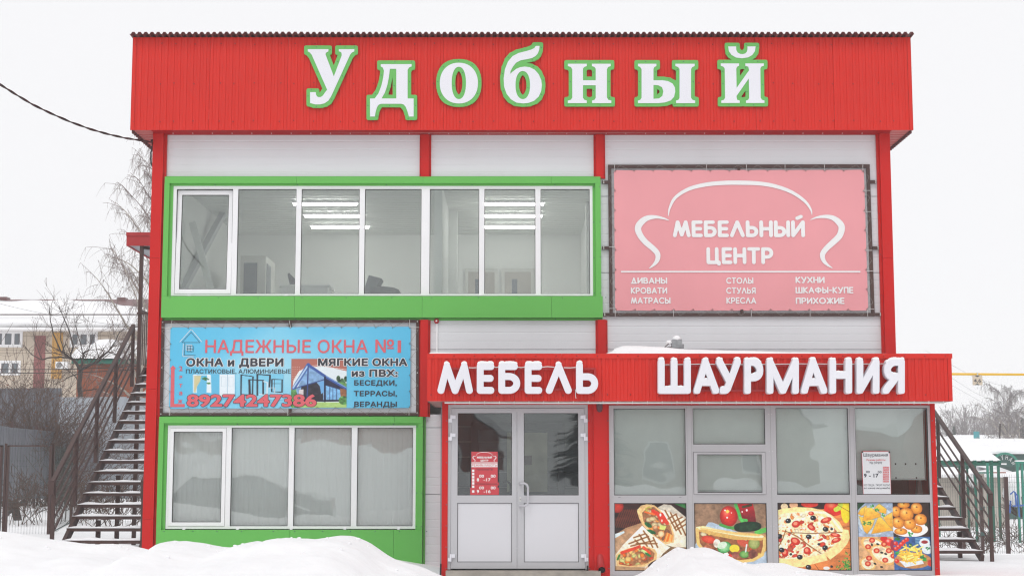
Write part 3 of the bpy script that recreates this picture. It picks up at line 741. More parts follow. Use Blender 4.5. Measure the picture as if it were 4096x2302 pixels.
# vestibule behind the doors: grey panel walls, inner door, plain pale panel
VY = YK + 1.5
M['vest'] = mat('vestibule_panel', (0.27, 0.29, 0.31), 0.6, var=0.05)
m = MB()
for i in range(12):
    m.box(DX0 - 0.1, DX1 + 0.1, VY + (0.0), VY + 0.03, -0.3 + i * 0.21, -0.3 + i * 0.21 + 0.203)
m.box(DX0 - 0.1, DX0 - 0.05, YK + 0.1, VY - 0.001, -0.3, 2.3); m.box(DX1 + 0.02, DX1 + 0.06, YK + 0.1, VY - 0.001, -0.3, 2.3)
m.box(DX0 - 0.04, DX1 + 0.01, YK + 0.1, VY - 0.001, -0.3, -0.25)
m.build('vestibule_wall', M['vest'], anx)
q0, q1 = P(1885, 1900, VY - 0.05).x, P(2260, 1900, VY - 0.05).x; qz = Z(1690, VY - 0.05)
di = MB().frame(q0, q1, VY - 0.06, VY - 0.002, -0.2, qz, 0.10).build('inner_door', solid('vest_frame', (0.17, 0.18, 0.20), 0.5), anx)
o0, o1 = P(2028, 1900, VY - 0.07).x, P(2190, 1900, VY - 0.07).x
MB().box(o0, o1, VY - 0.05, VY - 0.03, Z(1966, VY - .05), Z(1728, VY - 0.05)).build('notice_board', solid('pale_board', (0.60, 0.62, 0.46), 0.6, var=0.2, scale=4), di)
MB().box(P(2098, 1838, VY - .07).x, P(2127, 1838, VY - .07).x, VY - 0.065, VY - 0.052, Z(1857, VY - .07), Z(1821, VY - .07)).build('red_plate', solid('dark_red_plate', (0.09, 0.02, 0.03), 0.5), di)
# ---------------- shop windows with grey aluminium frame
def kpane(xa, xb, ya, yb): return (XK(xa, (ya + yb) / 2), XK(xb, (ya + yb) / 2), ZK(ya), ZK(yb))
KP = [kpane(2454, 2742.5, 1633, 1979), kpane(2771, 3060.5, 1632, 1775.5), kpane(2784.5, 3051.5, 1815.5, 1968), kpane(3104.5, 3392, 1631, 1977), kpane(3423, 3711, 1630.5, 1976.5)]
KQ = [kpane(2459, 2747, 2010, 2281), kpane(2777, 3067, 2010, 2281), kpane(3112, 3406, 2008.5, 2280), kpane(3430.5, 3727, 2007, 2280)]
y0, y1 = YK - 0.012, YK + 0.05
cols = [WX0 + 0.001] + [v for a, b in ((KP[0], KQ[0]), (KP[1], KQ[1]), (KP[3], KQ[2]), (KP[4], KQ[3])) for v in ((a[0] + b[0]) / 2, (a[1] + b[1]) / 2)] + [WX1 - 0.001]
fr = MB()
WZ1, WZ0 = ZK(1620), ZK(2300)
for i in (0, 2, 4, 6, 8): fr.box(cols[i], cols[i + 1], y0, y1, WZ0, WZ1)
for i, (pa, qa) in enumerate(zip((KP[0], KP[1], KP[3], KP[4]), KQ)):
    c0, c1 = cols[2 * i + 1], cols[2 * i + 2]
    fr.box(c0, c1, y0, y1, pa[2], WZ1); fr.box(c0, c1, y0, y1, qa[2], (KP[2] if i == 1 else pa)[3] - (0.025 if i == 1 else 0)); fr.box(c0, c1, y0, y1, WZ0, qa[3])
fr.box(cols[3], cols[4], y0, y1, KP[2][2] + 0.03, KP[1][3])
wf = fr.build('window', M['grey_alu'], anx)
MB().frame(cols[3] + 0.004, cols[4] - 0.004, y0 - 0.012, y1 - 0.02, KP[2][3] - 0.022, KP[2][2] + 0.026, 0.045, 0.022, 0.026).build('sash', M['grey_alu'], wf)
vl = MB()      # joints in the aluminium profiles
xm = (cols[4] + cols[5]) / 2
vl.box(xm - 0.0015, xm + 0.0015, y0 - 0.0008, y0, WZ0, WZ1)
for i in (2, 6):
    for e in (0.018, -0.018):
        x_ = cols[i] + 0.02 if e > 0 else cols[i + 1] - 0.02; vl.box(x_ - 0.001, x_ + 0.001, y0 - 0.0008, y0, WZ0, WZ1)
for p_ in (KP[0],): 
    for f_ in (0.06, 0.90): vl.box(p_[0] + (p_[1] - p_[0]) * f_, p_[0] + (p_[1] - p_[0]) * f_ + 0.03, y0 - 0.0008, y0, p_[3] - 0.03, p_[3] - 0.024)
vl.build('profile_joint', solid('joint_grey', (0.2, 0.2, 0.2), 0.7), wf)
for j, p_ in enumerate(KP):
    x0_, x1_ = (p_[0], p_[1]) if j == 2 else {0: (cols[1], cols[2]), 1: (cols[3], cols[4]), 3: (cols[5], cols[6]), 4: (cols[7], cols[8])}[j]
    MB().frame(x0_, x1_, YK, YK + 0.012, p_[3], p_[2], 0.007).build('gasket', M['black'], wf)
    MB().box(x0_ + 0.007, x1_ - 0.007, YK + 0.006, YK + 0.012, p_[3] + 0.007, p_[2] - 0.007).build('pane', M['glass_low'], wf)
for j, p_ in enumerate(KQ):
    MB().frame(cols[2 * j + 1], cols[2 * j + 2], YK, YK + 0.012, p_[3], p_[2], 0.008).build('gasket', M['black'], wf)
m = MB()
for i in range(9):
    for x_ in (cols[0] + 0.012, cols[9] - 0.012, xm - 0.02, xm + 0.02):
        if i % 2 == 0: m.dome((x_, y0 - 0.001, WZ0 + 0.15 + i * 0.24), 0.006, 6)
m.build('screw', M['bolt'], wf, kind='stuff')
# roller blinds
M['roller'] = mat('grey_roller_blind', (0.76, 0.80, 0.775), 0.85, var=0.03, scale=5, bump=0.15, bscale=400)
labels = ['grey roller blind drawn fully down behind the leftmost shop window', 'grey roller blind behind the short upper pane above the small hatch', 'grey roller blind down behind the small hatch window', 'grey roller blind behind the third shop window, over the pizza poster', 'grey roller blind stopping short of the sill behind the opening hours notice']
for j, p_ in enumerate(KP):
    x0_, x1_ = p_[0] - 0.02, p_[1] + 0.02
    zb_ = {0: p_[3] - 0.02, 1: p_[3] - 0.02, 2: p_[3] + 0.012, 3: p_[3] + 0.02, 4: ZK(1918)}[j]
    yb_ = YK + 0.07 + (0.002 if j == 2 else 0)
    if j == 4: x1_ = XK(3702, 1800)
    rb = thing('roller_blind', labels[j], 'blind', ((x0_ + x1_) / 2, yb_, zb_), group='grey roller blinds in the shop windows')
    top = p_[2] + 0.03 if j != 2 else p_[2] + 0.02
    MB().box(x0_, x1_, yb_, yb_ + 0.002, zb_ + 0.02, top).build('fabric', M['roller'], rb)
    MB().box(x0_, x1_, yb_ - 0.006, yb_ + 0.006, zb_, zb_ + 0.019).build('bottom_rail', solid('pale_rail', (0.55, 0.6, 0.58), 0.5), rb)
    if j == 4:
        k_ = MB()
        for q in ((3583, 1854), (3623, 1854), (3664, 1854), (3585, 1910), (3667, 1910)):
            c = P(q[0], q[1], YK + 0.06); k_.box(c.x - 0.01, c.x + 0.008, yb_ - 0.0012, yb_ - 0.0002, c.z - 0.012, c.z + 0.012)
        k_.build('punched_hole', M['black'], rb)
        MB().tube([(x1_ + 0.012, yb_, zb_ - 0.01), (x1_ + 0.012, yb_, top)], 0.004, 5).build('chain', M['bolt'], rb)
# dark shop interior with a counter and boxes below the last blind
IY = YK + 1.2
MB().box(WX0, WX1, IY, IY + 0.05, -0.3, CZ0 - 0.02).box(WX0, WX1, YK + 0.12, IY - 0.001, -0.3, -0.25).build('inner_wall', solid('shop_dark', (0.10, 0.10, 0.105), 0.7), anx)
cn = P(3430, 1960, YK + 0.35)
MB().box(cn.x, cn.x + 0.22, YK + 0.3, YK + 0.5, 0.7, Z(1923, YK + 0.35)).build('white_box', solid('white_card', (0.5, 0.5, 0.44), 0.6), None, label='white box standing behind the last shop window, left of the notice', cat='box')
fr2 = P(3655, 1950, YK + 0.35)
MB().prism([(fr2.x, 0.7), (fr2.x + 0.13, 0.7), (fr2.x + 0.09, Z(1918, YK + 0.35)), (fr2.x + 0.05, Z(1918, YK + 0.35))], YK + 0.3, YK + 0.4).build('plastic_bag', solid('pale_plastic', (0.35, 0.36, 0.36), 0.4), None, label='pale plastic bag in the dark gap under the last blind', cat='bag')
# ================================================================= SIGNS
def px_loops(loops, Y): return [[(lambda v: (v.x, v.z))(P(x, y, Y)) for x, y in lp] for lp in loops]
def shape_obj(name, loops, Y, depth, material, parent, bevel=0.0, **k):
    me = loops_to_mesh(name, loops, depth - 2 * bevel, bevel); stand(me, Y)
    return link_mesh(name, me, material, parent, **k)
def ring(cx, cy, rx, ry, n=40, e=2.0):
    o = []
    for i in range(n):
        t = 2 * math.pi * i / n; c, s = math.cos(t), math.sin(t)
        o.append((cx + rx * math.copysign(abs(c) ** (2 / e), c), cy + ry * math.copysign(abs(s) ** (2 / e), s)))
    return o
def smooth_corner(lp, it=1):
    return lp
# ---------------- the name over the shop: white letters on green contour boards
def z1(l): return [(x / 1.61 + 500, y / 1.61 + 100) for x, y in l]
def z2(l): return [(x / 1.5153 + 2000, y / 1.5153 + 100) for x, y in l]
BIG = [
 ('У', [z1([(1177,157),(1310,157),(1310,171),(1297,177),(1291,188),(1297,205),(1345,332),(1396,196),(1394,180),(1386,173),(1377,171),(1377,157),(1477,157),(1477,171),(1462,178),(1450,192),(1330,455),(1310,488),(1285,505),(1258,512),(1225,512),(1192,503),(1192,433),(1229,433),(1230,448),(1237,461),(1249,466),(1262,464),(1275,455),(1286,438),(1302,418),(1202,192),(1190,178),(1177,171)])]),
 ('д', [z1([(1647,253),(1846,253),(1846,268),(1830,274),(1820,290),(1820,474),(1859,474),(1859,590),(1828,590),(1820,560),(1808,528),(1795,513),(1780,508),(1650,508),(1635,513),(1623,530),(1614,560),(1609,590),(1578,590),(1578,474),(1608,474),(1632,442),(1650,395),(1662,345),(1668,296),(1660,275),(1647,268)]), z1([(1706,283),(1747,283),(1747,474),(1652,474),(1674,436),(1690,385),(1700,335)])]),
 ('о', [z1(ring(2150,375,123,131,44,2.15)), z1(ring(2150,374,46,104,36,2.2))]),
 ('б', [z2([(217,128),(240,128),(238,150),(230,172),(216,189),(195,201),(165,208),(125,215),(97,230),(78,254),(64,280),(62,297),(78,283),(100,266),(122,257),(150,253),(180,257),(210,272),(235,300),(250,335),(254,365),(250,400),(235,434),(207,460),(172,473),(140,476),(100,471),(66,451),(40,418),(25,375),(22,325),(30,268),(48,223),(76,190),(112,171),(160,159),(190,150),(208,141)]), z2(ring(138,365,44,85,36,2.2))]),
 ('н', [z2([(411,236),(526,236),(526,250),(511,255),(503,266),(503,336),(580,336),(580,266),(572,255),(557,250),(557,236),(671,236),(671,250),(655,256),(648,270),(648,440),(656,454),(675,459),(675,474),(558,474),(558,459),(573,454),(580,442),(580,366),(503,366),(503,442),(511,454),(526,459),(526,474),(411,474),(411,459),(430,454),(438,440),(438,270),(430,256),(411,250)])]),
 ('ы', [z2([(836,236),(948,236),(948,250),(935,256),(930,268),(930,336),(985,336),(1018,341),(1046,356),(1060,380),(1062,405),(1055,436),(1035,458),(1000,470),(960,474),(836,474),(836,459),(850,454),(858,442),(858,268),(850,256),(836,250)]), z2([(930,364),(960,366),(982,378),(990,402),(984,430),(964,446),(930,448)]),
        z2([(1063,236),(1180,236),(1180,250),(1166,256),(1158,268),(1158,442),(1166,454),(1183,459),(1183,474),(1067,474),(1067,459),(1081,454),(1088,442),(1088,268),(1080,256),(1063,250)])]),
 ('й', [z2([(1383,131),(1431,131),(1432,152),(1440,168),(1454,176),(1470,178),(1486,174),(1496,163),(1500,148),(1500,131),(1549,131),(1545,160),(1530,182),(1505,197),(1467,203),(1430,198),(1403,182),(1387,160)]),
        z2([(1338,234),(1449,234),(1449,248),(1437,254),(1432,266),(1434,382),(1510,275),(1505,254),(1487,248),(1487,234),(1599,234),(1599,248),(1583,254),(1578,266),(1580,442),(1587,454),(1603,459),(1603,473),(1491,473),(1491,459),(1504,454),(1510,442),(1508,325),(1433,432),(1437,454),(1453,459),(1453,473),(1341,473),(1341,459),(1357,454),(1364,442),(1362,266),(1354,254),(1338,248)])])]
YLET = YF - 0.028
top_sign = thing('fascia_sign', 'white serif letters on green boards spelling Удобный across the red fascia', 'sign', (X(2150, 330, YF), YF - 0.02, Z(330, YF)))
for ch, loops in BIG:
    xs = [p[0] for l in loops for p in l]; ys = [p[1] for l in loops for p in l]
    h = 1.7; Xg, Yg, gx0, gy0 = grid_for((min(xs), min(ys), max(xs), max(ys)), h, 22)
    D = poly_sdf(Xg, Yg, loops, 4.5)
    gl = [simplify(l, 0.25) for l in iso_loops(D - 14.3, gx0, gy0, h)]
    gl = [l for l in gl if len(l) > 2]
    brd = shape_obj('letter_board', px_loops(gl, YLET + 0.002), YLET + 0.002, 0.022, M['green_edge'], top_sign)
    shape_obj('letter', px_loops(loops, YLET - 0.012), YLET - 0.0125, 0.006, M['white_letter'], brd)
    s = MB()
    for l in gl:
        acc = 0; prev = l[0]
        for p in l[1:] + l[:1]:
            d = math.hypot(p[0] - prev[0], p[1] - prev[1]); acc += d
            if acc > 62:
                acc = 0; mx_ = (p[0] + prev[0]) / 2; my_ = (p[1] + prev[1]) / 2
                g = P(mx_, my_, YLET)
                # pull the screw 5 px inside the board
                best = min(((D[int((my_ + dy - gy0) / h), int((mx_ + dx - gx0) / h)], dx, dy) for dx in (-6, 0, 6) for dy in (-6, 0, 6)))
                g = P(mx_ + best[1], my_ + best[2], YLET); s.dome((g.x, YLET - 0.0095, g.z), 0.008, 6)
            prev = p
    s.build('screw', M['screw'], brd, kind='stuff')
# ---------------- raised rounded letters on the canopy
def arc(cx, cy, rx, ry, a0, a1, n=14):
    return [(cx + rx * math.cos(R(a0 + (a1 - a0) * i / n)), cy - ry * math.sin(R(a0 + (a1 - a0) * i / n))) for i in range(n + 1)]
def q3(l): return [(x / 3.0306 + 1650, y / 3.0306 + 1250) for x, y in l]
def q6(l): return [(x / 1.7524 + 2380, y / 1.7524 + 1250) for x, y in l]
MEB = [('М', [[(345,940),(418,653),(517,942),(628,653),(690,940)]]),
       ('Е', [[(821,652),(821,940)],[(821,652),(950,652)],[(821,795),(942,795)],[(821,940),(950,940)]]),
       ('Б', [[(1082,652),(1082,940)],[(1082,652),(1235,652)],[(1082,772),(1170,772)] + arc(1172,856,92,84,90,-90) + [(1082,940)]]),
       ('Е', [[(1401,652),(1401,940)],[(1401,652),(1530,652)],[(1401,795),(1522,795)],[(1401,940),(1530,940)]]),
       ('Л', [[(1657,940),(1772,655),(1888,940)]]),
       ('Ь', [[(2023,640),(2023,940)],[(2023,775),(2118,775)] + arc(2124,858,84,83,90,-90) + [(2023,940)]])]
SHA = [('Ш', [[(462,350),(462,545),(645,545),(645,350)],[(552,350),(552,545)]]),
       ('А', [[(712,545),(770,350),(842,545)],[(733,490),(820,490)]]),
       ('У', [[(870,348),(938,478)],[(994,348),(926,528),(910,545),(893,546)]]),
       ('Р', [[(1065,350),(1065,546)],[(1065,350),(1105,350)] + arc(1105,404,46,54,90,-90) + [(1065,458)]]),
       ('М', [[(1222,546),(1222,350),(1312,545),(1400,350),(1400,546)]]),
       ('А', [[(1463,545),(1522,348),(1598,545)],[(1485,490),(1576,490)]]),
       ('Н', [[(1660,350),(1660,545)],[(1772,350),(1772,545)],[(1660,441),(1772,441)]]),
       ('И', [[(1850,350),(1850,545),(1963,350),(1963,545)]]),
       ('Я', [[(2140,546),(2140,350),(2095,350)] + arc(2092,402,50,52,90,270) + [(2140,454)],[(2098,454),(2082,480),(2050,520),(2032,546)]])]
def stroke_sdf(Xg, Yg, strokes, r, pw):
    D = np.full(Xg.shape, 1e9)
    for st in strokes:
        for p, q in zip(st[:-1], st[1:]): D = np.minimum(D, seg_dist(Xg, Yg, p, q, pw))
    return D - r
def raised_letters(root, table, conv, rad, pw, depth, Yl, snow_px, inner_snow):
    for k, (ch, strokes) in enumerate(table):
        st = [conv(s) for s in strokes]
        xs = [p[0] for s in st for p in s]; ys = [p[1] for s in st for p in s]
        h = 1.15; Xg, Yg, gx0, gy0 = grid_for((min(xs), min(ys), max(xs), max(ys)), h, rad + snow_px + 8)
        D = stroke_sdf(Xg, Yg, st, rad, pw)
        lo = [simplify(l, 0.16) for l in iso_loops(D + 1.25, gx0, gy0, h)]
        o = shape_obj('letter', px_loops(lo, Yl), Yl, depth, M['white_letter'], root, bevel=0.004)
        # snow lying on every upward facing edge
        rs = np.random.default_rng(100 + k); F = np.full(D.shape, 1e9)
        mid = min(ys) + 0.22 * (max(ys) - min(ys))
        wob = 1 + 0.16 * np.sin(Xg * 0.16 + k) + 0.10 * np.sin(Xg * 0.43 + 2 * k) + rs.uniform(-.05, .05, (1, D.shape[1]))
        for t in range(1, int(snow_px) + 1):
            Ds = np.full(D.shape, 1e3); n_ = t; sh = int(round(n_ / h))
            if sh < 1: continue
            Ds[:-sh, :] = D[sh:, :]
            amount = snow_px * wob * np.where(Yg < mid, 1.0, inner_snow)
            Ds = np.where(t <= amount, Ds + 1.5 * t / snow_px, 1e3)
            F = np.minimum(F, Ds)
        F = np.maximum(F, -(D + 1.0))
        F = np.where(F > 50, 50, F)
        Fs = F.copy()
        for _ in range(2): Fs[1:-1, 1:-1] = (F[1:-1, 1:-1] * 2 + F[:-2, 1:-1] + F[2:, 1:-1] + F[1:-1, :-2] + F[1:-1, 2:]) / 6; F = Fs.copy()
        lo = [simplify(l, 0.3) for l in iso_loops(Fs + 1.2, gx0, gy0, h)]
        lo = [l for l in lo if len(l) > 3]
        if lo: shape_obj('snow_cap', px_loops(lo, Yl), Yl - 0.004, depth * 0.85, M['snow'], o, bevel=0.006)
YM = YC - 0.10
ms = thing('canopy_sign', 'white rounded raised letters МЕБЕЛЬ with snow on top, over the doors', 'sign', (X(2070, 1510, YC), YC, Z(1560, YC)))
raised_letters(ms, MEB, q3, 13.8, 2.15, 0.06, YM, 9, 0.0)
YS = YC - 0.13
ss = thing('canopy_sign', 'white deep raised letters ШАУРМАНИЯ with snow on top, over the shop windows', 'sign', (X(3120, 1510, YC), YC, Z(1560, YC)))
raised_letters(ss, SHA, q6, 13.2, 3.4, 0.14, YS, 9, 0.75)
def rails(root, x0, x1, ya, yb, col='red_dull'):
    for y in (ya, yb):
        a, b = P(x0, y, YC - 0.03), P(x1, y, YC - 0.03); MB().box(a.x, b.x, YC - 0.045, YC - 0.015, a.z - 0.012, a.z + 0.012).build('rail', M[col], root)
rails(ms, 1795, 2375, 1474, 1556)
rails(ss, 2650, 3600, 1461, 1561)
a = P(2375, 1474, YC - 0.03); b = P(2375, 1556, YC - 0.03)
MB().box(a.x + 0.001, a.x + 0.024, YC - 0.045, YC - 0.015, b.z - 0.012, a.z + 0.012).build('rail', M['red_dull'], ms)
for x_ in (1780, 2072):
    a = P(x_, 1474, YC - 0.03); MB().box(a.x, a.x + 0.024, YC - 0.013, YC - 0.009, b.z, a.z).build('rail', M['red_dull'], ms)
def wire(root, pts, Y, r, col, name='wire'):
    MB().tube([P(x, y, Y) for x, y in pts], r, 5).build(name, M[col], root)
wire(ms, [(1875,1469),(1890,1470),(1906,1469)], YC - 0.09, 0.006, 'cord_white'); wire(ms, [(1975,1466),(1985,1468),(1995,1466)], YC - 0.09, 0.006, 'cord_white')
wire(ms, [(2070,1467),(2085,1469),(2100,1466)], YC - 0.09, 0.006, 'cord_white'); wire(ms, [(2168,1467),(2190,1465),(2218,1467)], YC - 0.09, 0.006, 'cord_white')
wire(ms, [(2255,1469),(2280,1470),(2303,1468)], YC - 0.09, 0.006, 'cord_white'); wire(ms, [(2302,1556),(2302,1580),(2304,1592)], YC - 0.06, 0.005, 'cord_white')
wire(ss, [(2640,1458),(2800,1455),(3000,1457),(3200,1454),(3400,1455),(3600,1453)], YC - 0.05, 0.006, 'cord_white')
# snow lying along the canopy top
def snow_ridge(name, pts, y0, y1, parent, label=None, cat=None):
    """pts = (px, py_top) along the front edge; rounded loaf back to y1"""
    m = MB(); rows = 9; n = len(pts)
    base = CZ1 + 0.004
    for j in range(rows):
        t = j / (rows - 1); y = y0 + (y1 - y0) * t; f = min(1, math.sin(math.pi / 2 * min(1, t / 0.32)) ** 0.6) if t < 0.32 else 1 - 0.15 * (t - .32)
        for px, py in pts:
            g = P(px, py, y0 + (y1 - y0) * 0.32); m.v.append((g.x, y, base + max(0, g.z - base) * (f if j else 0) - (0.02 if j == 0 else 0)))
    for j in range(rows - 1):
        for i in range(n - 1): m.f.append((j * n + i, j * n + i + 1, (j + 1) * n + i + 1, (j + 1) * n + i))
    b = len(m.v); m.v += [(m.v[i][0], y1, base - 0.02) for i in range(n)]
    for i in range(n - 1): m.f.append(((rows - 1) * n + i, (rows - 1) * n + i + 1, b + i + 1, b + i))
    return m.build(name, M['snow'], parent, smooth=True)
def dens(pts, step=6, amp=0.6):
    o = []
    for (a, b), (c, d) in zip(pts[:-1], pts[1:]):
        k = max(1, int((c - a) / step))
        for i in range(k): t = i / k; s = t * t * (3 - 2 * t); o.append((a + (c - a) * t, b + (d - b) * s + random.uniform(-amp, amp)))
    o.append(pts[-1]); return o
snow_ridge('roof_snow', dens([(1717,1415),(1722,1409),(1760,1409),(1850,1412),(2000,1413),(2200,1415),(2370,1416.5)], 6, 0.4), YC + 0.0, YC + 0.5, anx)
snow_ridge('roof_snow', dens([(2418,1416),(2440,1408),(2465,1390),(2492,1382),(2540,1382),(2620,1386),(2760,1397),(2950,1402),(3150,1408),(3400,1413),(3660,1415)], 8, 0.3), YC + 0.25, YC + 1.3, anx)
# grey flood lamp lying in the snow on the canopy roof
fl = P(2708, 1380, YC + 0.75)
fd = thing('flood_lamp', 'snow capped grey flood lamp on a bracket above the canopy', 'lamp', (fl.x, fl.y, fl.z))
def fpt(x, y): g = P(x / 1.7524 + 2380, y / 1.7524 + 1250, YC + 0.75); return (g.x, g.z)
MB().prism([fpt(540, 190), fpt(605, 188), fpt(610, 250), fpt(536, 246)], YC + 0.68, YC + 0.82).build('housing', solid('grey_galvanised', (0.30, 0.31, 0.32), 0.5, metal=0.4, var=0.25, scale=20), fd)
MB().prism([fpt(611, 220), fpt(622, 220), fpt(622, 250), fpt(612, 250)], YC + 0.72, YC + 0.78).build('gland', solid('grey_galvanised', (0.3, 0.31, 0.32)), fd)
m = MB(); a_, b_, c_ = fpt(486, 243), fpt(535, 200), fpt(535, 240)
m.bar((a_[0], YC + 0.7, a_[1]), (b_[0], YC + 0.7, b_[1]), 0.012, 0.012); m.bar((a_[0], YC + 0.8, a_[1]), (c_[0], YC + 0.8, c_[1]), 0.012, 0.012); m.build('bracket', M['brown'], fd)
g1, g2 = fpt(572, 188), fpt(520, 208)
sn = MB()
def blob(m, c, rx, ry, rz, n=12, r_=6):
    b = len(m.v)
    for j in range(r_ + 1):
        ph = math.pi * j / r_
        for i in range(n):
            t = 2 * math.pi * i / n; m.v.append((c[0] + rx * math.sin(ph) * math.cos(t), c[1] + ry * math.sin(ph) * math.sin(t), c[2] + rz * math.cos(ph)))
    for j in range(r_):
        for i in range(n): k = (i + 1) % n; m.f.append((b + j * n + i, b + (j + 1) * n + i, b + (j + 1) * n + k, b + j * n + k))
    return m
blob(sn, (g1[0], YC + 0.75, g1[1] + 0.01), 0.055, 0.08, 0.045); blob(sn, (g2[0], YC + 0.74, g2[1] + 0.0), 0.045, 0.07, 0.03)
sn.build('snow_cap', M['snow'], fd, smooth=True)
# fire sounder with conduit on the grey wall above the canopy
sx = P(1746, 1283, -0.03)
al = thing('alarm_sounder', 'small round red alarm with white centre on the grey wall', 'alarm', (sx.x, 0, sx.z))
MB().tube([(sx.x, 0.0, sx.z), (sx.x, -0.035, sx.z), (sx.x, -0.05, sx.z)], [0.036, 0.036, 0.028], 20).build('body', M['red_dull'], al)
MB().tube([(sx.x, -0.05, sx.z), (sx.x, -0.054, sx.z)], 0.012, 12).build('lens', M['white'], al)
cw = P(1748, 1350, -0.01); MB().box(cw.x - 0.012, cw.x + 0.010, -0.02, -0.001, Z(1430), sx.z - 0.037).build('cable_duct', M['white'], al)
# ---------------- text in the built-in typeface
def font_mesh(body, offset=0.0, res=4, space=1.0):
    cu = bpy.data.curves.new('t', 'FONT'); cu.body = body; cu.size = 1; cu.offset = offset; cu.resolution_u = res; cu.extrude = 0; cu.space_character = space
    o = bpy.data.objects.new('t', cu); me = bpy.data.meshes.new_from_object(o); bpy.data.objects.remove(o); bpy.data.curves.remove(cu); return me
_cap = {}
def ext(me):
    a = np.empty(len(me.vertices) * 3); me.vertices.foreach_get('co', a); a = a.reshape(-1, 3); return a.min(0), a.max(0)
def cap_height():
    if 'h' not in _cap:
        me = font_mesh('Н'); lo, hi = ext(me); _cap['h'] = hi[1]; bpy.data.meshes.remove(me)
    return _cap['h']
def font_loops(body, space=1.0):
    me = font_mesh(body, 0.0, 3, space); cnt = {}
    for p in me.polygons:
        for e in p.edge_keys: cnt[e] = cnt.get(e, 0) + 1
    adj = {}
    co = [tuple(v.co)[:2] for v in me.vertices]
    key = {}; rep = []
    for c in co: rep.append(key.setdefault((round(c[0], 5), round(c[1], 5)), len(rep)))
    ec = {}
    for (a, b), n in cnt.items():
        a, b = rep[a], rep[b]
        if a != b: k = (min(a, b), max(a, b)); ec[k] = ec.get(k, 0) + n
    for (a, b), n in ec.items():
        if n % 2: adj.setdefault(a, []).append(b); adj.setdefault(b, []).append(a)
    loops = []; used = set()
    for s0 in adj:
        for t0 in adj[s0]:
            if (min(s0, t0), max(s0, t0)) in used: continue
            lp = [s0]; cur, nxt = s0, t0
            while True:
                used.add((min(cur, nxt), max(cur, nxt)))
                if nxt == s0: break
                lp.append(nxt); c2 = [q for q in adj[nxt] if (min(nxt, q), max(nxt, q)) not in used]
                if not c2: break
                cur, nxt = nxt, c2[0]
            if len(lp) > 2: loops.append([co[i] for i in lp])
    bpy.data.meshes.remove(me); return loops
_sdf = {}
def text(name, body, box, Y, material, parent, offset=0.0, grow=0.0, base=None, space=1.0, lower=False, **k):
    """box = (x0, x1, cap top, baseline) in source pixels; offset = emboldening, grow = extra outline width"""
    loops = font_loops(body, space); xs = [p[0] for l in loops for p in l]; ys = [p[1] for l in loops for p in l]
    x0, x1, yt, yb = box; a, b = P(x0, yb, Y), P(x1, yb, Y); zt = P(x0, yt, Y).z
    top = max(ys) if lower else cap_height()
    sx = (b.x - a.x) / (max(xs) - min(xs) + 2 * offset); sz = (zt - a.z) / (top + 2 * offset)
    if offset + grow > 0.004:
        h = 0.028; ck = (body, space)
        if ck not in _sdf:
            Xg, Yg, gx0, gy0 = grid_for((min(xs), min(ys), max(xs), max(ys)), h, 0.14); _sdf[ck] = (poly_sdf(Xg, Yg, loops), gx0, gy0)
        D, gx0, gy0 = _sdf[ck]
        loops = [simplify(l, 0.004) for l in iso_loops(D - offset - grow, gx0, gy0, h)]
        loops = [l for l in loops if len(l) > 3]
        me = loops_to_mesh(name, loops, 0.001)
    else: me = font_mesh(body, 0.0, 3, space)
    stand(me, Y, a.x - (min(xs) - offset) * sx, a.z + offset * sz, sx, sz)
    return link_mesh(name, me, material, parent, **k)
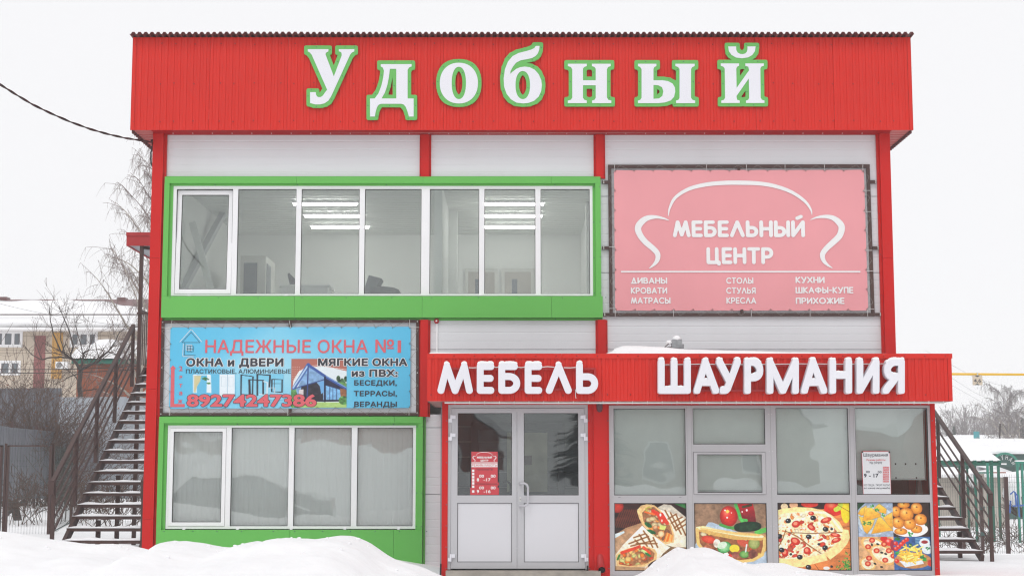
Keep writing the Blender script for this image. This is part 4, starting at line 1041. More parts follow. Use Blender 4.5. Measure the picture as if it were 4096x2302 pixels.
# ---------------- rounded stroke lettering for the furniture shop
def A_(cx, cy, rx, ry, a0, a1, n=10): return [(cx + rx * math.cos(R(a0 + (a1 - a0) * i / n)), cy + ry * math.sin(R(a0 + (a1 - a0) * i / n))) for i in range(n + 1)]
def bowl(w, y0, y1, x=0.0):
    r = (y1 - y0) / 2; return [(x, y1), (w - r, y1)] + A_(w - r, (y0 + y1) / 2, r, r, 90, -90) + [(x, y0)]
G = {'М': (0.95, [[(0, 0), (0.2, 1), (0.475, 0.05), (0.75, 1), (0.95, 0)]]), 'Е': (0.5, [[(0, 0), (0, 1)], [(0, 1), (0.5, 1)], [(0, .5), (0.46, .5)], [(0, 0), (0.5, 0)]]),
     'Б': (0.62, [[(0, 0), (0, 1), (0.5, 1)], bowl(0.62, 0, 0.58)]), 'Л': (0.75, [[(0, 0), (0.375, 1), (0.75, 0)]]), 'Ь': (0.6, [[(0, 1), (0, 0)], bowl(0.6, 0, 0.58)]),
     'Н': (0.66, [[(0, 0), (0, 1)], [(0.66, 0), (0.66, 1)], [(0, .5), (0.66, .5)]]), 'Ы': (0.85, [[(0, 1), (0, 0)], bowl(0.58, 0, 0.58), [(0.85, 0), (0.85, 1)]]),
     'Й': (0.68, [[(0, 1), (0, 0), (0.68, 1), (0.68, 0)], [(0.30, 1.3), (0.55, 1.42)]]), 'И': (0.68, [[(0, 1), (0, 0), (0.68, 1), (0.68, 0)]]),
     'Ц': (0.75, [[(0, 1), (0, 0), (0.75, 0)], [(0.6, 1), (0.6, 0)], [(0.75, 0), (0.75, -.12)]]), 'Т': (0.66, [[(0, 1), (0.66, 1)], [(0.33, 1), (0.33, 0)]]),
     'Р': (0.6, [[(0, 0), (0, 1)], bowl(0.6, 0.4, 1)]), 'Д': (0.8, [[(0.1, 0), (0.4, 1), (0.7, 0)], [(0, 0), (0.8, 0)]]), 'В': (0.6, [[(0, 0), (0, 1)], bowl(0.52, 0.53, 1), bowl(0.6, 0, 0.53)]),
     'А': (0.78, [[(0, 0), (0.39, 1), (0.78, 0)], [(0.14, .3), (0.64, .3)]]), 'К': (0.6, [[(0, 0), (0, 1)], [(0.58, 1), (0.05, .5), (0.6, 0)]]), 'О': (0.95, [A_(0.475, .5, .475, .5, 0, 360, 26)]),
     'С': (0.8, [A_(0.47, .5, .47, .5, 48, 312, 20)]), 'У': (0.7, [[(0, 1), (0.36, .36)], [(0.7, 1), (0.3, 0), (0.1, 0)]]), 'Я': (0.6, [[(0.6, 0), (0.6, 1)], [(0.6 - x, y) for x, y in bowl(0.6, 0.42, 1)], [(0.34, .42), (0, 0)]]),
     'Х': (0.7, [[(0, 0), (0.7, 1)], [(0, 1), (0.7, 0)]]), 'Ш': (1.0, [[(0, 1), (0, 0), (1.0, 0), (1.0, 1)], [(0.5, 1), (0.5, 0)]]), 'Ф': (0.95, [A_(0.475, .52, .475, .32, 0, 360, 22), [(0.475, 0), (0.475, 1)]]),
     '-': (0.3, [[(0, .45), (0.3, .45)]]), 'П': (0.62, [[(0, 0), (0, 1), (0.62, 1), (0.62, 0)]]), 'Ж': (0.95, [[(0.475, 0), (0.475, 1)], [(0, 1), (0.42, .5), (0, 0)], [(0.95, 1), (0.53, .5), (0.95, 0)]]), ' ': (0.35, []),
     'Э': (0.75, [A_(0.28, .5, .47, .5, 132, -132, 20), [(0.25, .5), (0.72, .5)]])}
def stroke_text(name, body, box, Y, material, parent, r=0.1, gap=0.30, thick=0.002, hstep=0.035, extra=(), **k):
    st = []; x = 0; T_ = 0
    for ch in body:
        w, s = G[ch]; st += [[(a + x, b) for a, b in l] for l in s]; x += w + gap
    x -= gap
    Xg, Yg, gx0, gy0 = grid_for((0, -0.15, x, 1.45), hstep, r + 0.08)
    D = stroke_sdf(Xg, Yg, st, r, 2.0)
    lo = [simplify(l, 0.006) for l in iso_loops(D, gx0, gy0, hstep)]
    x0, x1, yt, yb = box; a, b = P(x0, yb, Y), P(x1, yb, Y); zt = P(x0, yt, Y).z
    sx = (b.x - a.x) / (x + 2 * r); sz = (zt - a.z) / (1 + 2 * r)
    me = loops_to_mesh(name, lo, thick); stand(me, Y, a.x + r * sx, a.z + r * sz, sx, sz)
    return link_mesh(name, me, material, parent, **k)
def swoosh_loops(tracks, h):
    """tracks of (x, y, radius) with varying width"""
    xs = [p[0] for t in tracks for p in t]; ys = [p[1] for t in tracks for p in t]; rm = max(p[2] for t in tracks for p in t)
    Xg, Yg, gx0, gy0 = grid_for((min(xs), min(ys), max(xs), max(ys)), h, rm + 3 * h)
    D = np.full(Xg.shape, 1e9)
    for t in tracks:
        for p, q in zip(t[:-1], t[1:]):
            for i in range(6):
                u = i / 6; D = np.minimum(D, np.hypot(Xg - p[0] - (q[0] - p[0]) * u, Yg - p[1] - (q[1] - p[1]) * u) - (p[2] + (q[2] - p[2]) * u))
    return [simplify(l, h * 0.15) for l in iso_loops(D, gx0, gy0, h) ]
def spl(pts, n=8):
    """Catmull-Rom through (x, y, r)"""
    o = []; m = len(pts)
    for i in range(m - 1):
        p0, p1, p2, p3 = [np.array(pts[min(max(j, 0), m - 1)], float) for j in (i - 1, i, i + 1, i + 2)]
        for k in range(n):
            t = k / n; o.append(tuple(0.5 * ((2 * p1) + (-p0 + p2) * t + (2 * p0 - 5 * p1 + 4 * p2 - p3) * t * t + (-p0 + 3 * p1 - 3 * p2 + p3) * t ** 3)))
    o.append(tuple(pts[-1])); return o
LOGO = [spl([(619,470,3),(632,400,9),(680,315,13),(790,245,15),(930,208,17),(1080,193,18),(1225,191,18),(1380,197,17),(1520,220,16),(1660,270,14),(1770,345,12),(1822,415,8),(1833,466,2)]),
        spl([(636,514,1),(580,492,8),(510,480,14),(440,490,22),(385,530,27),(362,580,27),(385,640,25),(430,695,24),(490,745,23),(528,790,22),(528,838,19),(500,880,12),(455,916,2)]),
        spl([(1808,509,1),(1870,485,8),(1940,476,14),(2010,488,20),(2065,530,26),(2084,575,27),(2064,640,26),(2010,695,25),(1955,745,23),(1922,795,22),(1930,845,17),(1965,885,10),(2007,912,2)])]
def lace(root, frame_px, cloth_px, Y0, Y1, n, r=0.0025, seed=1):
    """zigzag cord between the frame bar and the eyelets of one edge"""
    rnd = random.Random(seed); segs = []; (fa, fb), (ca, cb) = frame_px, cloth_px; eyes = []
    for i in range(n + 1):
        t = i / n; c = P(ca[0] + (cb[0] - ca[0]) * t, ca[1] + (cb[1] - ca[1]) * t, Y1); eyes.append(c)
        if i < n:
            t2 = (i + 0.45) / n; f = P(fa[0] + (fb[0] - fa[0]) * t2, fa[1] + (fb[1] - fa[1]) * t2, Y0); t3 = (i + 1) / n
            c2 = P(ca[0] + (cb[0] - ca[0]) * t3, ca[1] + (cb[1] - ca[1]) * t3, Y1)
            segs += [(*c, *f, r, r), (*f, *c2, r, r)]
    return segs, eyes
def banner_sheet(root, quad, Y, material, name='banner', nx=60, nz=24, ripple=0.006):
    m = MB(); c = [P(*q, Y) for q in quad]   # TL TR BR BL
    for k, off in enumerate((0.0, 0.002)):
        for j in range(nz + 1):
            for i in range(nx + 1):
                u, v = i / nx, j / nz; t = (c[0] * (1 - u) + c[1] * u) * (1 - v) + (c[3] * (1 - u) + c[2] * u) * v
                e = max(0, 1 - min(u, 1 - u, v, 1 - v) * 12)
                m.v.append((t.x, t.y + off + 0.004 * e * math.sin(u * 70) * math.cos(v * 30) , t.z + 0.0015 * e * math.sin(u * nx * 1.3)))
    n1 = (nx + 1) * (nz + 1)
    for j in range(nz):
        for i in range(nx):
            a = j * (nx + 1) + i; f = (a, a + 1, a + nx + 2, a + nx + 1); m.f.append(f[::-1]); m.f.append(tuple(q + n1 for q in f))
    return m.build(name, material, root, smooth=True)
def steel_frame(root, o, t, Y, name='frame_bar', d=0.04):
    """o = outer corners TL TR BR BL (px), t = bar width px"""
    def bar(a, b, c, e): MB().prism([(lambda g: (g.x, g.z))(P(*q, Y)) for q in (a, b, c, e)], Y - d / 2, Y + d / 2).build(name, M['brown'], root)
    TL, TR, BR, BL = o
    bar(TL, TR, (TR[0], TR[1] + t), (TL[0], TL[1] + t)); bar((BL[0], BL[1] - t), (BR[0], BR[1] - t), BR, BL)
    bar((TL[0], TL[1] + t + .3), (TL[0] + t, TL[1] + t + .3), (BL[0] + t, BL[1] - t - .3), (BL[0], BL[1] - t - .3))
    bar((TR[0] - t, TR[1] + t + .3), (TR[0], TR[1] + t + .3), (BR[0], BR[1] - t - .3), (BR[0] - t, BR[1] - t - .3))
# pink furniture banner
def q5(x, y): return (x / 2.1115 + 2380, y / 2.1115 + 640)
M['pink'] = mat('faded_pink_banner', (0.80, 0.33, 0.355), 0.55, var=0.03, scale=1.5, bump=0.05, bscale=60)
M['print_white'] = mat('print_white', (0.84, 0.845, 0.84), 0.55, var=0.01)
YP = -0.045
ps = thing('banner_sign', 'faded pink banner МЕБЕЛЬНЫЙ ЦЕНТР with sofa outline, laced in a brown frame', 'sign', (X(2950, 960, YP), YP, Z(960, YP)))
steel_frame(ps, [q5(110, 42), q5(2318, 38), q5(2360, 1318), q5(122, 1318)], 13, YP + 0.012)
for (a, b) in (((72, 190), (112, 190)), ((72, 743), (117, 743)), ((80, 1304), (121, 1304))):
    g, h_ = P(*q5(*a), YP + 0.03), P(*q5(*b), YP + 0.03); MB().box(g.x - 0.02, h_.x, YP - 0.006, YP + 0.030, g.z - 0.022, g.z + 0.022).build('bracket', M['brown'], ps)
    s = MB(); s.dome((g.x, YP - 0.008, g.z + 0.011), 0.011); s.dome((g.x, YP - 0.008, g.z - 0.012), 0.011); s.build('bolt', M['bolt'], ps, kind='stuff')
for (a, b) in (((2321, 187), (2365, 187)), ((2343, 743), (2386, 743)), ((2361, 1304), (2405, 1304))):
    g, h_ = P(*q5(*a), YP + 0.03), P(*q5(*b), YP + 0.03); MB().box(g.x, h_.x + 0.01, YP - 0.006, YP + 0.030, g.z - 0.022, g.z + 0.022).build('bracket', M['brown'], ps)
    s = MB(); s.dome((h_.x, YP - 0.008, g.z + 0.011), 0.011); s.dome((h_.x, YP - 0.008, g.z - 0.012), 0.011); s.build('bolt', M['bolt'], ps, kind='stuff')
for yy in ((66, 90), (1262, 1292)):
    a, b = P(*q5(1213 if yy[0] < 100 else 1238, yy[0]), YP + 0.03), P(*q5(1238, yy[1]), YP + 0.03); MB().box(a.x - 0.02, a.x + 0.02, YP - 0.006, YP + 0.030, b.z, a.z).build('strut', M['brown'], ps)
quad = [q5(160, 86), q5(2271, 83), q5(2308, 1270), q5(170, 1270)]
bn = banner_sheet(ps, quad, YP, M['pink'])
YT = YP - 0.008
lo = swoosh_loops(LOGO, 5.0); lo = [[q5(*p) for p in l] for l in lo]
shape_obj('sofa_outline', px_loops(lo, YT), YT, 0.0015, M['print_white'], bn)
def pk5(x0, x1, yt, yb): a = q5(x0, yt); b = q5(x1, yb); return (a[0], b[0], a[1], b[1])
stroke_text('lettering', 'МЕБЕЛЬНЫЙ', pk5(658, 1775, 509, 651), YT, M['print_white'], bn, r=0.135, gap=0.335)
stroke_text('lettering', 'ЦЕНТР', pk5(942, 1508, 735, 878), YT, M['print_white'], bn, r=0.135, gap=0.335)
for body, x0, x1, yt in (('ДИВАНЫ', 303, 610, 990), ('КРОВАТИ', 303, 610, 1074), ('МАТРАСЫ', 303, 638, 1158), ('СТОЛЫ', 1108, 1338, 990), ('СТУЛЬЯ', 1108, 1358, 1074), ('КРЕСЛА', 1110, 1362, 1158), ('КУХНИ', 1694, 1940, 984), ('ШКАФЫ-КУПЕ', 1694, 2183, 1070), ('ПРИХОЖИЕ', 1696, 2108, 1160)):
    stroke_text('lettering', body, pk5(x0, x1, yt, yt + 54), YT, M['print_white'], bn, r=0.12, gap=0.32, hstep=0.045)
a, b = P(*q5(219, 935), YT), P(*q5(2242, 948), YT); MB().box(a.x, b.x, YT - 0.0008, YT + 0.0008, b.z, a.z).build('rule', M['print_white'], bn)
sg = []; ey = []
for fa, fb, ca, cb, n in ((q5(130, 45), q5(2300, 42), q5(170, 92), q5(2262, 90), 13), (q5(130, 1310), q5(2350, 1310), q5(175, 1260), q5(2300, 1260), 13),
                          (q5(115, 60), q5(130, 1300), q5(168, 92), q5(176, 1255), 7), (q5(2312, 60), q5(2350, 1300), q5(2264, 95), q5(2300, 1255), 7)):
    s_, e_ = lace(ps, (fa, fb), (ca, cb), YP - 0.012, YP - 0.006, n); sg += s_; ey += e_
segs_mesh('lacing', sg, M['cord'], ps, kind='stuff')
segs_mesh('eyelet', [(e.x, YP - 0.012, e.z, e.x, YP + 0.002, e.z, 0.011, 0.011) for e in ey], M['bolt'], ps, n=6, kind='stuff')
tie = []
for (x, y0_, y1_) in ((165, 40, 92), (941, 38, 90), (1280, 38, 90), (1605, 38, 90), (1938, 38, 88), (2262, 38, 92), (171, 1262, 1325), (664, 1260, 1322), (1320, 1260, 1322), (1817, 1260, 1320), (2303, 1262, 1320)):
    a, b = P(*q5(x, y0_), YP - 0.014), P(*q5(x, y1_), YP - 0.01); tie.append((*a, *b, 0.004, 0.004))
for (y, x0_, x1_) in ((257, 2262, 2325), (435, 2270, 2330), (762, 2280, 2342), (936, 2290, 2348), (1258, 2300, 2358), (1252, 118, 175), (733, 118, 170)):
    a, b = P(*q5(x0_, y), YP - 0.014), P(*q5(x1_, y), YP - 0.01); tie.append((*a, *b, 0.004, 0.004))
segs_mesh('cable_tie', tie, M['cord_white'], ps, n=4, kind='stuff')
# ================================================================= PRINTED PICTURES (painted by code into vertex colours of the poster sheet)
class Pic:
    def __init__(s, nx, ny, bg):
        s.nx, s.ny = nx, ny
        s.X, s.Y = np.meshgrid((np.arange(nx) + .5) / nx, (np.arange(ny) + .5) / ny)
        s.C = np.empty((ny, nx, 3)); s.C[:] = np.array(bg, float) / 255; s.soft = 0.9 / nx
    def blend(s, a, col):
        col = np.array(col, float) / 255 if not isinstance(col, np.ndarray) else col
        s.C = s.C * (1 - a[..., None]) + col * a[..., None]
    def noise(s, fx, fy, seed, oct=3):
        rs = np.random.default_rng(seed); out = np.zeros(s.X.shape); amp = 1; tot = 0
        for o in range(oct):
            gx, gy = int(fx * 2 ** o) + 2, int(fy * 2 ** o) + 2; g = rs.random((gy + 1, gx + 1))
            x = s.X * (gx - 1); y = s.Y * (gy - 1); i = x.astype(int); j = y.astype(int); u = x - i; v = y - j; u = u * u * (3 - 2 * u); v = v * v * (3 - 2 * v)
            out += amp * ((g[j, i] * (1 - u) + g[j, i + 1] * u) * (1 - v) + (g[j + 1, i] * (1 - u) + g[j + 1, i + 1] * u) * v); tot += amp; amp *= .5
        return out / tot
    def ell(s, cx, cy, rx, ry, col, rot=0, edge=None, hi=None, tex=0, seed=0, e=2.0, mask=None, alpha=1.0):
        c, n = math.cos(R(rot)), math.sin(R(rot)); dx, dy = s.X - cx, s.Y - cy
        u, v = (dx * c + dy * n) / rx, (-dx * n + dy * c) / ry
        d = (np.abs(u) ** e + np.abs(v) ** e) ** (1 / e)
        a = np.clip((1 - d) * min(rx, ry) / s.soft + 0.5, 0, 1) * alpha
        if mask is not None: a = a * mask
        k = np.ones(s.X.shape + (3,)) * np.array(col, float) / 255
        if edge is not None: w = np.clip(d, 0, 1)[..., None] ** 2.5; k = k * (1 - w) + np.array(edge, float) / 255 * w
        if hi is not None: w = np.exp(-(((u + .3) ** 2 + (v + .35) ** 2) * 7))[..., None]; k = k * (1 - w) + np.array(hi, float) / 255 * w
        if tex: k = k * (1 + tex * (s.noise(22, 22, seed + 5, 2) - .5))[..., None]
        s.blend(a, np.clip(k, 0, 1)); return d
    def poly(s, pts, col, tex=0, seed=0, soft=1.0, grad=None, alpha=1.0):
        D = poly_sdf(s.X, s.Y, [pts]); a = np.clip(-D / (s.soft * soft) + .5, 0, 1) * alpha
        k = np.ones(s.X.shape + (3,)) * np.array(col, float) / 255
        if grad is not None:
            g, axis = grad; ys = [p[axis] for p in pts]; t = np.clip(((s.Y if axis else s.X) - min(ys)) / (max(ys) - min(ys)), 0, 1)[..., None]; k = k * (1 - t) + np.array(g, float) / 255 * t
        if tex: k = k * (1 + tex * (s.noise(20, 20, seed + 3, 3) - .5))[..., None]
        s.blend(a, np.clip(k, 0, 1)); return -D
    def line(s, pts, w, col, alpha=1.0, pw=2.0):
        D = np.full(s.X.shape, 1e9)
        for p, q in zip(pts[:-1], pts[1:]): D = np.minimum(D, seg_dist(s.X, s.Y, p, q))
        s.blend(np.clip((w - D) / s.soft + .5, 0, 1) * alpha, col)
    def sheet(s, name, quad, Y, material, parent, **k):
        c = [P(*q, Y) for q in quad]; nx, ny = s.nx, s.ny
        U, V = np.meshgrid(np.linspace(0, 1, nx + 1), np.linspace(0, 1, ny + 1))
        A = [np.array(v) for v in c]
        Q = ((A[0] * (1 - U[..., None]) + A[1] * U[..., None]) * (1 - V[..., None]) + (A[3] * (1 - U[..., None]) + A[2] * U[..., None]) * V[..., None]).reshape(-1, 3)
        j, i = np.meshgrid(np.arange(ny), np.arange(nx), indexing='ij'); a = (j * (nx + 1) + i).reshape(-1)
        F = np.stack([a, a + nx + 1, a + nx + 2, a + 1], 1)
        me = bpy.data.meshes.new(name); me.vertices.add(len(Q)); me.vertices.foreach_set('co', Q.reshape(-1))
        me.loops.add(F.size); me.loops.foreach_set('vertex_index', F.reshape(-1).astype(np.int32)); me.polygons.add(len(F)); me.polygons.foreach_set('loop_start', np.arange(0, F.size, 4, dtype=np.int32))
        me.update(calc_edges=True)
        C = s.C; L_ = np.where(C <= 0.04045, C / 12.92, ((C + 0.055) / 1.055) ** 2.4) * 1.06; L_ = np.clip(L_, 0, 0.95)
        at = me.color_attributes.new('Col', 'FLOAT_COLOR', 'CORNER')
        arr = np.ones((len(F), 4, 4)); arr[:, :, :3] = L_.reshape(-1, 1, 3); at.data.foreach_set('color', arr.reshape(-1).astype(np.float32))
        return link_mesh(name, me, material, parent, **k)
M['print'] = printmat('printed_picture', 0.4)
rng = random.Random(11)
def chunks(p, n, box, cols, seed, smin=0.015, smax=0.04, mask=None):
    r_ = random.Random(seed)
    for i in range(n):
        x, y = r_.uniform(box[0], box[2]), r_.uniform(box[1], box[3]); c = r_.choice(cols); a = r_.uniform(smin, smax)
        p.ell(x, y, a, a * r_.uniform(.4, .9), c, r_.uniform(0, 180), edge=tuple(v * .72 for v in c), e=2.4, mask=mask)
def herb(p, x, y, r0, seed, col=(60, 150, 70)):
    r_ = random.Random(seed)
    for i in range(9):
        t = r_.uniform(0, 2 * math.pi); d = r0 * r_.uniform(.2, 1); p.ell(x + d * math.cos(t), y + d * math.sin(t), r0 * .42, r0 * .28, tuple(v * r_.uniform(.7, 1.15) for v in col), r_.uniform(0, 180))
# --- 1: grilled wraps
def c1(x, y): return ((x - 70) / 1170, (y - 78) / 1100)
p1 = Pic(190, 180, (60, 32, 28))
n = p1.noise(3, 16, 1); p1.C *= (0.15 + 1.4 * n)[..., None]
for i in range(12):
    x = 80 + i * 36; p1.line([c1(x + 90, 180), c1(x - 20, 470)], 0.010, (140, 62, 34), alpha=0.5)
p1.ell(*c1(110, 120), 0.09, 0.10, (196, 58, 42), edge=(130, 30, 25))
p1.poly([c1(*q) for q in ((70, 590), (250, 480), (520, 390), (700, 600), (600, 1180), (70, 1180))], (170, 128, 92), tex=.35, grad=((200, 170, 140), 1))
p1.poly([c1(*q) for q in ((70, 580), (220, 530), (230, 560), (70, 650))], (205, 222, 226))
p1.poly([c1(*q) for q in ((780, 140), (880, 85), (1000, 100), (1240, 300), (1240, 620), (1000, 600))], (196, 188, 172), tex=.3)
p1.poly([c1(*q) for q in ((1050, 78), (1240, 78), (1240, 160))], (50, 120, 60)); p1.poly([c1(*q) for q in ((1130, 130), (1240, 170), (1240, 290))], (40, 20, 18))
p1.poly([c1(*q) for q in ((1000, 600), (1240, 640), (1240, 1180), (700, 1180))], (120, 92, 62), tex=.5, seed=3)
def wrap(body, mouth, grill, fill_seed):
    p1.poly([c1(*q) for q in body], (250, 240, 220), tex=.25, seed=fill_seed, grad=((226, 216, 192), 1))
    for a, b in grill: p1.line([c1(*a), c1(*b)], 0.009, (96, 52, 22), alpha=.9); p1.line([c1(*a), c1(*b)], 0.015, (176, 120, 62), alpha=.35)
    p1.poly([c1(*q) for q in mouth], (226, 186, 128), tex=.3, seed=2)
wrap([(440, 180), (520, 100), (680, 90), (800, 170), (1000, 230), (1240, 340), (1250, 800), (1050, 800), (900, 760), (700, 620), (520, 420)],
     [(435, 200), (500, 110), (600, 85), (720, 100), (820, 180), (900, 300), (1000, 430), (1050, 600), (1040, 720), (900, 750), (760, 690), (660, 560), (520, 420), (470, 320)],
     [((900, 190), (1080, 520)), ((990, 230), (1160, 580)), ((1080, 260), (1235, 600)), ((950, 330), (1080, 250)), ((1000, 400), (1180, 300)), ((1050, 480), (1235, 340)), ((1100, 500), (1240, 420))], 4)
msk = np.clip(p1.poly([c1(*q) for q in ((520, 230), (600, 150), (720, 130), (820, 220), (900, 330), (980, 450), (1020, 600), (1000, 700), (860, 700), (740, 620), (620, 480), (540, 360))], (150, 100, 66), tex=.6) * 60, 0, 1)
chunks(p1, 60, (.38, .05, .85, .6), [(166, 112, 76), (222, 176, 130), (232, 130, 60), (240, 150, 70), (140, 92, 66), (214, 196, 150)], 21, .02, .045, msk)
for q in ((700, 200, 780, 260), (760, 230, 840, 300), (800, 290, 860, 380), (840, 250, 930, 400)): p1.line([c1(q[0], q[1]), c1(q[2], q[3])], 0.026, (214, 60, 40)); 
p1.ell(*c1(822, 265), .014, .025, (250, 225, 220)); p1.ell(*c1(845, 360), .012, .02, (245, 200, 190))
p1.line([c1(570, 215), c1(720, 260)], .013, (232, 110, 50)); p1.ell(*c1(685, 330), .05, .03, (224, 206, 160), edge=(170, 140, 90))
p1.ell(*c1(620, 430), .06, .03, (40, 110, 60), 35, tex=.8); p1.ell(*c1(665, 545), .07, .028, (34, 100, 54), 20, tex=.8); p1.poly([c1(*q) for q in ((820, 430), (920, 450), (890, 520), (800, 500))], (206, 214, 120))
p1.ell(*c1(830, 580), .045, .05, (240, 210, 170), edge=(200, 150, 90)); 
for i in range(7): p1.line([c1(930 + i * 14, 560 + i * 8), c1(880 + i * 20, 700)], .008, rng.choice([(240, 140, 60), (232, 120, 40), (246, 178, 100)]))
p1.line([c1(620, 185), c1(590, 200), c1(580, 160), c1(640, 130), c1(670, 150)], .008, (180, 170, 70))
wrap([(70, 930), (200, 760), (400, 560), (520, 440), (620, 540), (720, 620), (900, 760), (980, 800), (860, 900), (780, 1010), (700, 1010), (560, 1140), (80, 1110)],
     [(80, 930), (150, 870), (300, 810), (450, 780), (600, 790), (720, 830), (760, 900), (750, 1000), (640, 1060), (560, 1120), (300, 1130), (90, 1110)],
     [((470, 590), (520, 660)), ((540, 530), (640, 670)), ((400, 680), (480, 760)), ((500, 650), (600, 780)), ((590, 590), (690, 800)), ((700, 640), (770, 800)), ((380, 640), (560, 580)), ((300, 740), (620, 620)), ((330, 780), (700, 690)), ((420, 740), (760, 740))], 9)
msk = np.clip(p1.poly([c1(*q) for q in ((130, 930), (240, 850), (450, 800), (640, 820), (720, 900), (700, 1000), (560, 1080), (300, 1110), (130, 1080))], (158, 104, 66), tex=.6) * 60, 0, 1)
chunks(p1, 70, (.03, .65, .56, .95), [(176, 120, 80), (214, 160, 110), (236, 130, 50), (230, 110, 40), (204, 70, 40), (206, 206, 130), (240, 200, 120)], 22, .02, .045, msk)
p1.line([c1(180, 890), c1(330, 840), c1(470, 790)], .022, (214, 66, 40)); p1.line([c1(540, 800), c1(640, 900)], .02, (216, 80, 44)); p1.ell(*c1(560, 880), .06, .02, (196, 214, 140), 40); p1.ell(*c1(610, 920), .05, .018, (40, 120, 60), 35)
p1.line([c1(110, 1000), c1(140, 930)], .014, (60, 120, 50)); p1.poly([c1(*q) for q in ((70, 1110), (560, 1130), (540, 1180), (70, 1180))], (176, 140, 104), tex=.3)
# --- 2: filled flatbread
def c2(x, y): return ((x - 1355) / 1165, (y - 78) / 1040)
p2 = Pic(190, 170, (146, 116, 92)); p2.C *= (.72 + .55 * p2.noise(14, 14, 8, 4))[..., None]
p2.poly([c2(*q) for q in ((1360, 720), (1500, 480), (1580, 370), (1640, 370), (2000, 500), (2540, 700), (2540, 1180), (1360, 1180))], (172, 190, 206), tex=.15)
p2.poly([c2(*q) for q in ((2300, 540), (2540, 560), (2540, 800), (2400, 900))], (196, 150, 100))
p2.ell(*c2(1915, 275), .125, .155, (206, 44, 36), edge=(150, 24, 22), hi=(236, 110, 90)); p2.ell(*c2(1895, 200), .028, .028, (236, 196, 90), e=1.3)
for q in ((1855, 182, .012), (1888, 296, .014), (1960, 222, .008)): p2.ell(*c2(q[0], q[1]), q[2], q[2], (252, 226, 222))
p2.poly([c2(*q) for q in ((2060, 78), (2310, 78), (2340, 200), (2360, 360), (2240, 400), (2120, 330), (2080, 200))], (178, 30, 36), tex=.35, grad=((96, 20, 30), 1)); p2.ell(*c2(2210, 180), .014, .02, (250, 220, 220)); p2.ell(*c2(2135, 205), .01, .014, (250, 220, 220))
p2.line([c2(2150, 130), c2(2280, 100)], .018, (60, 60, 30)); p2.line([c2(2030, 90), c2(2080, 220), c2(2110, 330), c2(2200, 340)], .022, (72, 170, 80)); p2.line([c2(2100, 300), c2(2140, 370)], .02, (90, 190, 90))
p2.line([c2(1780, 410), c2(1900, 450), c2(2000, 460)], .022, (76, 150, 70)); p2.line([c2(2370, 530), c2(2540, 480)], .035, (90, 180, 80))
p2.ell(*c2(2220, 440), .19, .075, (24, 62, 38), -4, edge=(14, 38, 26), tex=.5, e=2.6)
msk = np.clip(p2.poly([c2(*q) for q in ((1400, 460), (1700, 560), (2100, 600), (2460, 620), (2500, 760), (2470, 860), (2350, 940), (2080, 970), (1800, 900), (1500, 780), (1400, 640))], (150, 92, 58), tex=.6) * 60, 0, 1)
chunks(p2, 60, (.05, .42, .98, .88), [(196, 82, 52), (150, 90, 66), (226, 190, 90), (180, 120, 80), (222, 210, 170), (120, 70, 50)], 31, .02, .05, msk)
p2.ell(*c2(1580, 640), .10, .055, (220, 84, 60), 15, edge=(190, 50, 36)); p2.ell(*c2(2140, 690), .09, .05, (196, 84, 62), 25); p2.ell(*c2(1715, 700), .05, .065, (226, 214, 200), tex=.5)
p2.ell(*c2(1835, 760), .10, .085, (150, 206, 150), -25, edge=(40, 130, 60)); p2.ell(*c2(1800, 730), .07, .05, (205, 226, 200), -25); p2.ell(*c2(2000, 780), .07, .06, (236, 206, 60)); p2.ell(*c2(2320, 700), .08, .085, (170, 176, 110), 10, edge=(110, 130, 60))
p2.ell(*c2(2160, 870), .07, .055, (130, 180, 100), edge=(60, 120, 50)); p2.line([c2(2200, 720), c2(2180, 830)], .010, (215, 230, 225)); p2.ell(*c2(2300, 870), .065, .07, (128, 74, 62), tex=.9); p2.ell(*c2(2010, 880), .05, .05, (146, 84, 72), tex=.6); p2.ell(*c2(1910, 900), .04, .04, (206, 60, 44)); p2.ell(*c2(1570, 770), .06, .05, (170, 100, 70), tex=.7)
p2.poly([c2(*q) for q in ((1390, 440), (1500, 425), (1700, 470), (2000, 520), (2300, 540), (2450, 560), (2490, 620), (2440, 650), (2100, 625), (1800, 590), (1560, 540), (1400, 500))], (236, 212, 150), tex=.35, seed=8, grad=((214, 160, 84), 1))
p2.line([c2(1410, 480), c2(1700, 560), c2(2000, 615), c2(2440, 630)], .024, (210, 170, 96)); p2.line([c2(1395, 460), c2(1560, 470), c2(1800, 520), c2(2080, 570), c2(2300, 590), c2(2460, 595)], .018, (244, 230, 186)); p2.line([c2(1460, 465), c2(1800, 515), c2(2100, 560), c2(2400, 575)], .014, (222, 180, 100), alpha=.7)
p2.line([c2(1395, 480), c2(1410, 700), c2(1480, 800), c2(1650, 880), c2(1900, 950), c2(2080, 985), c2(2300, 960), c2(2450, 880), c2(2490, 740), c2(2490, 620)], .022, (226, 190, 116))
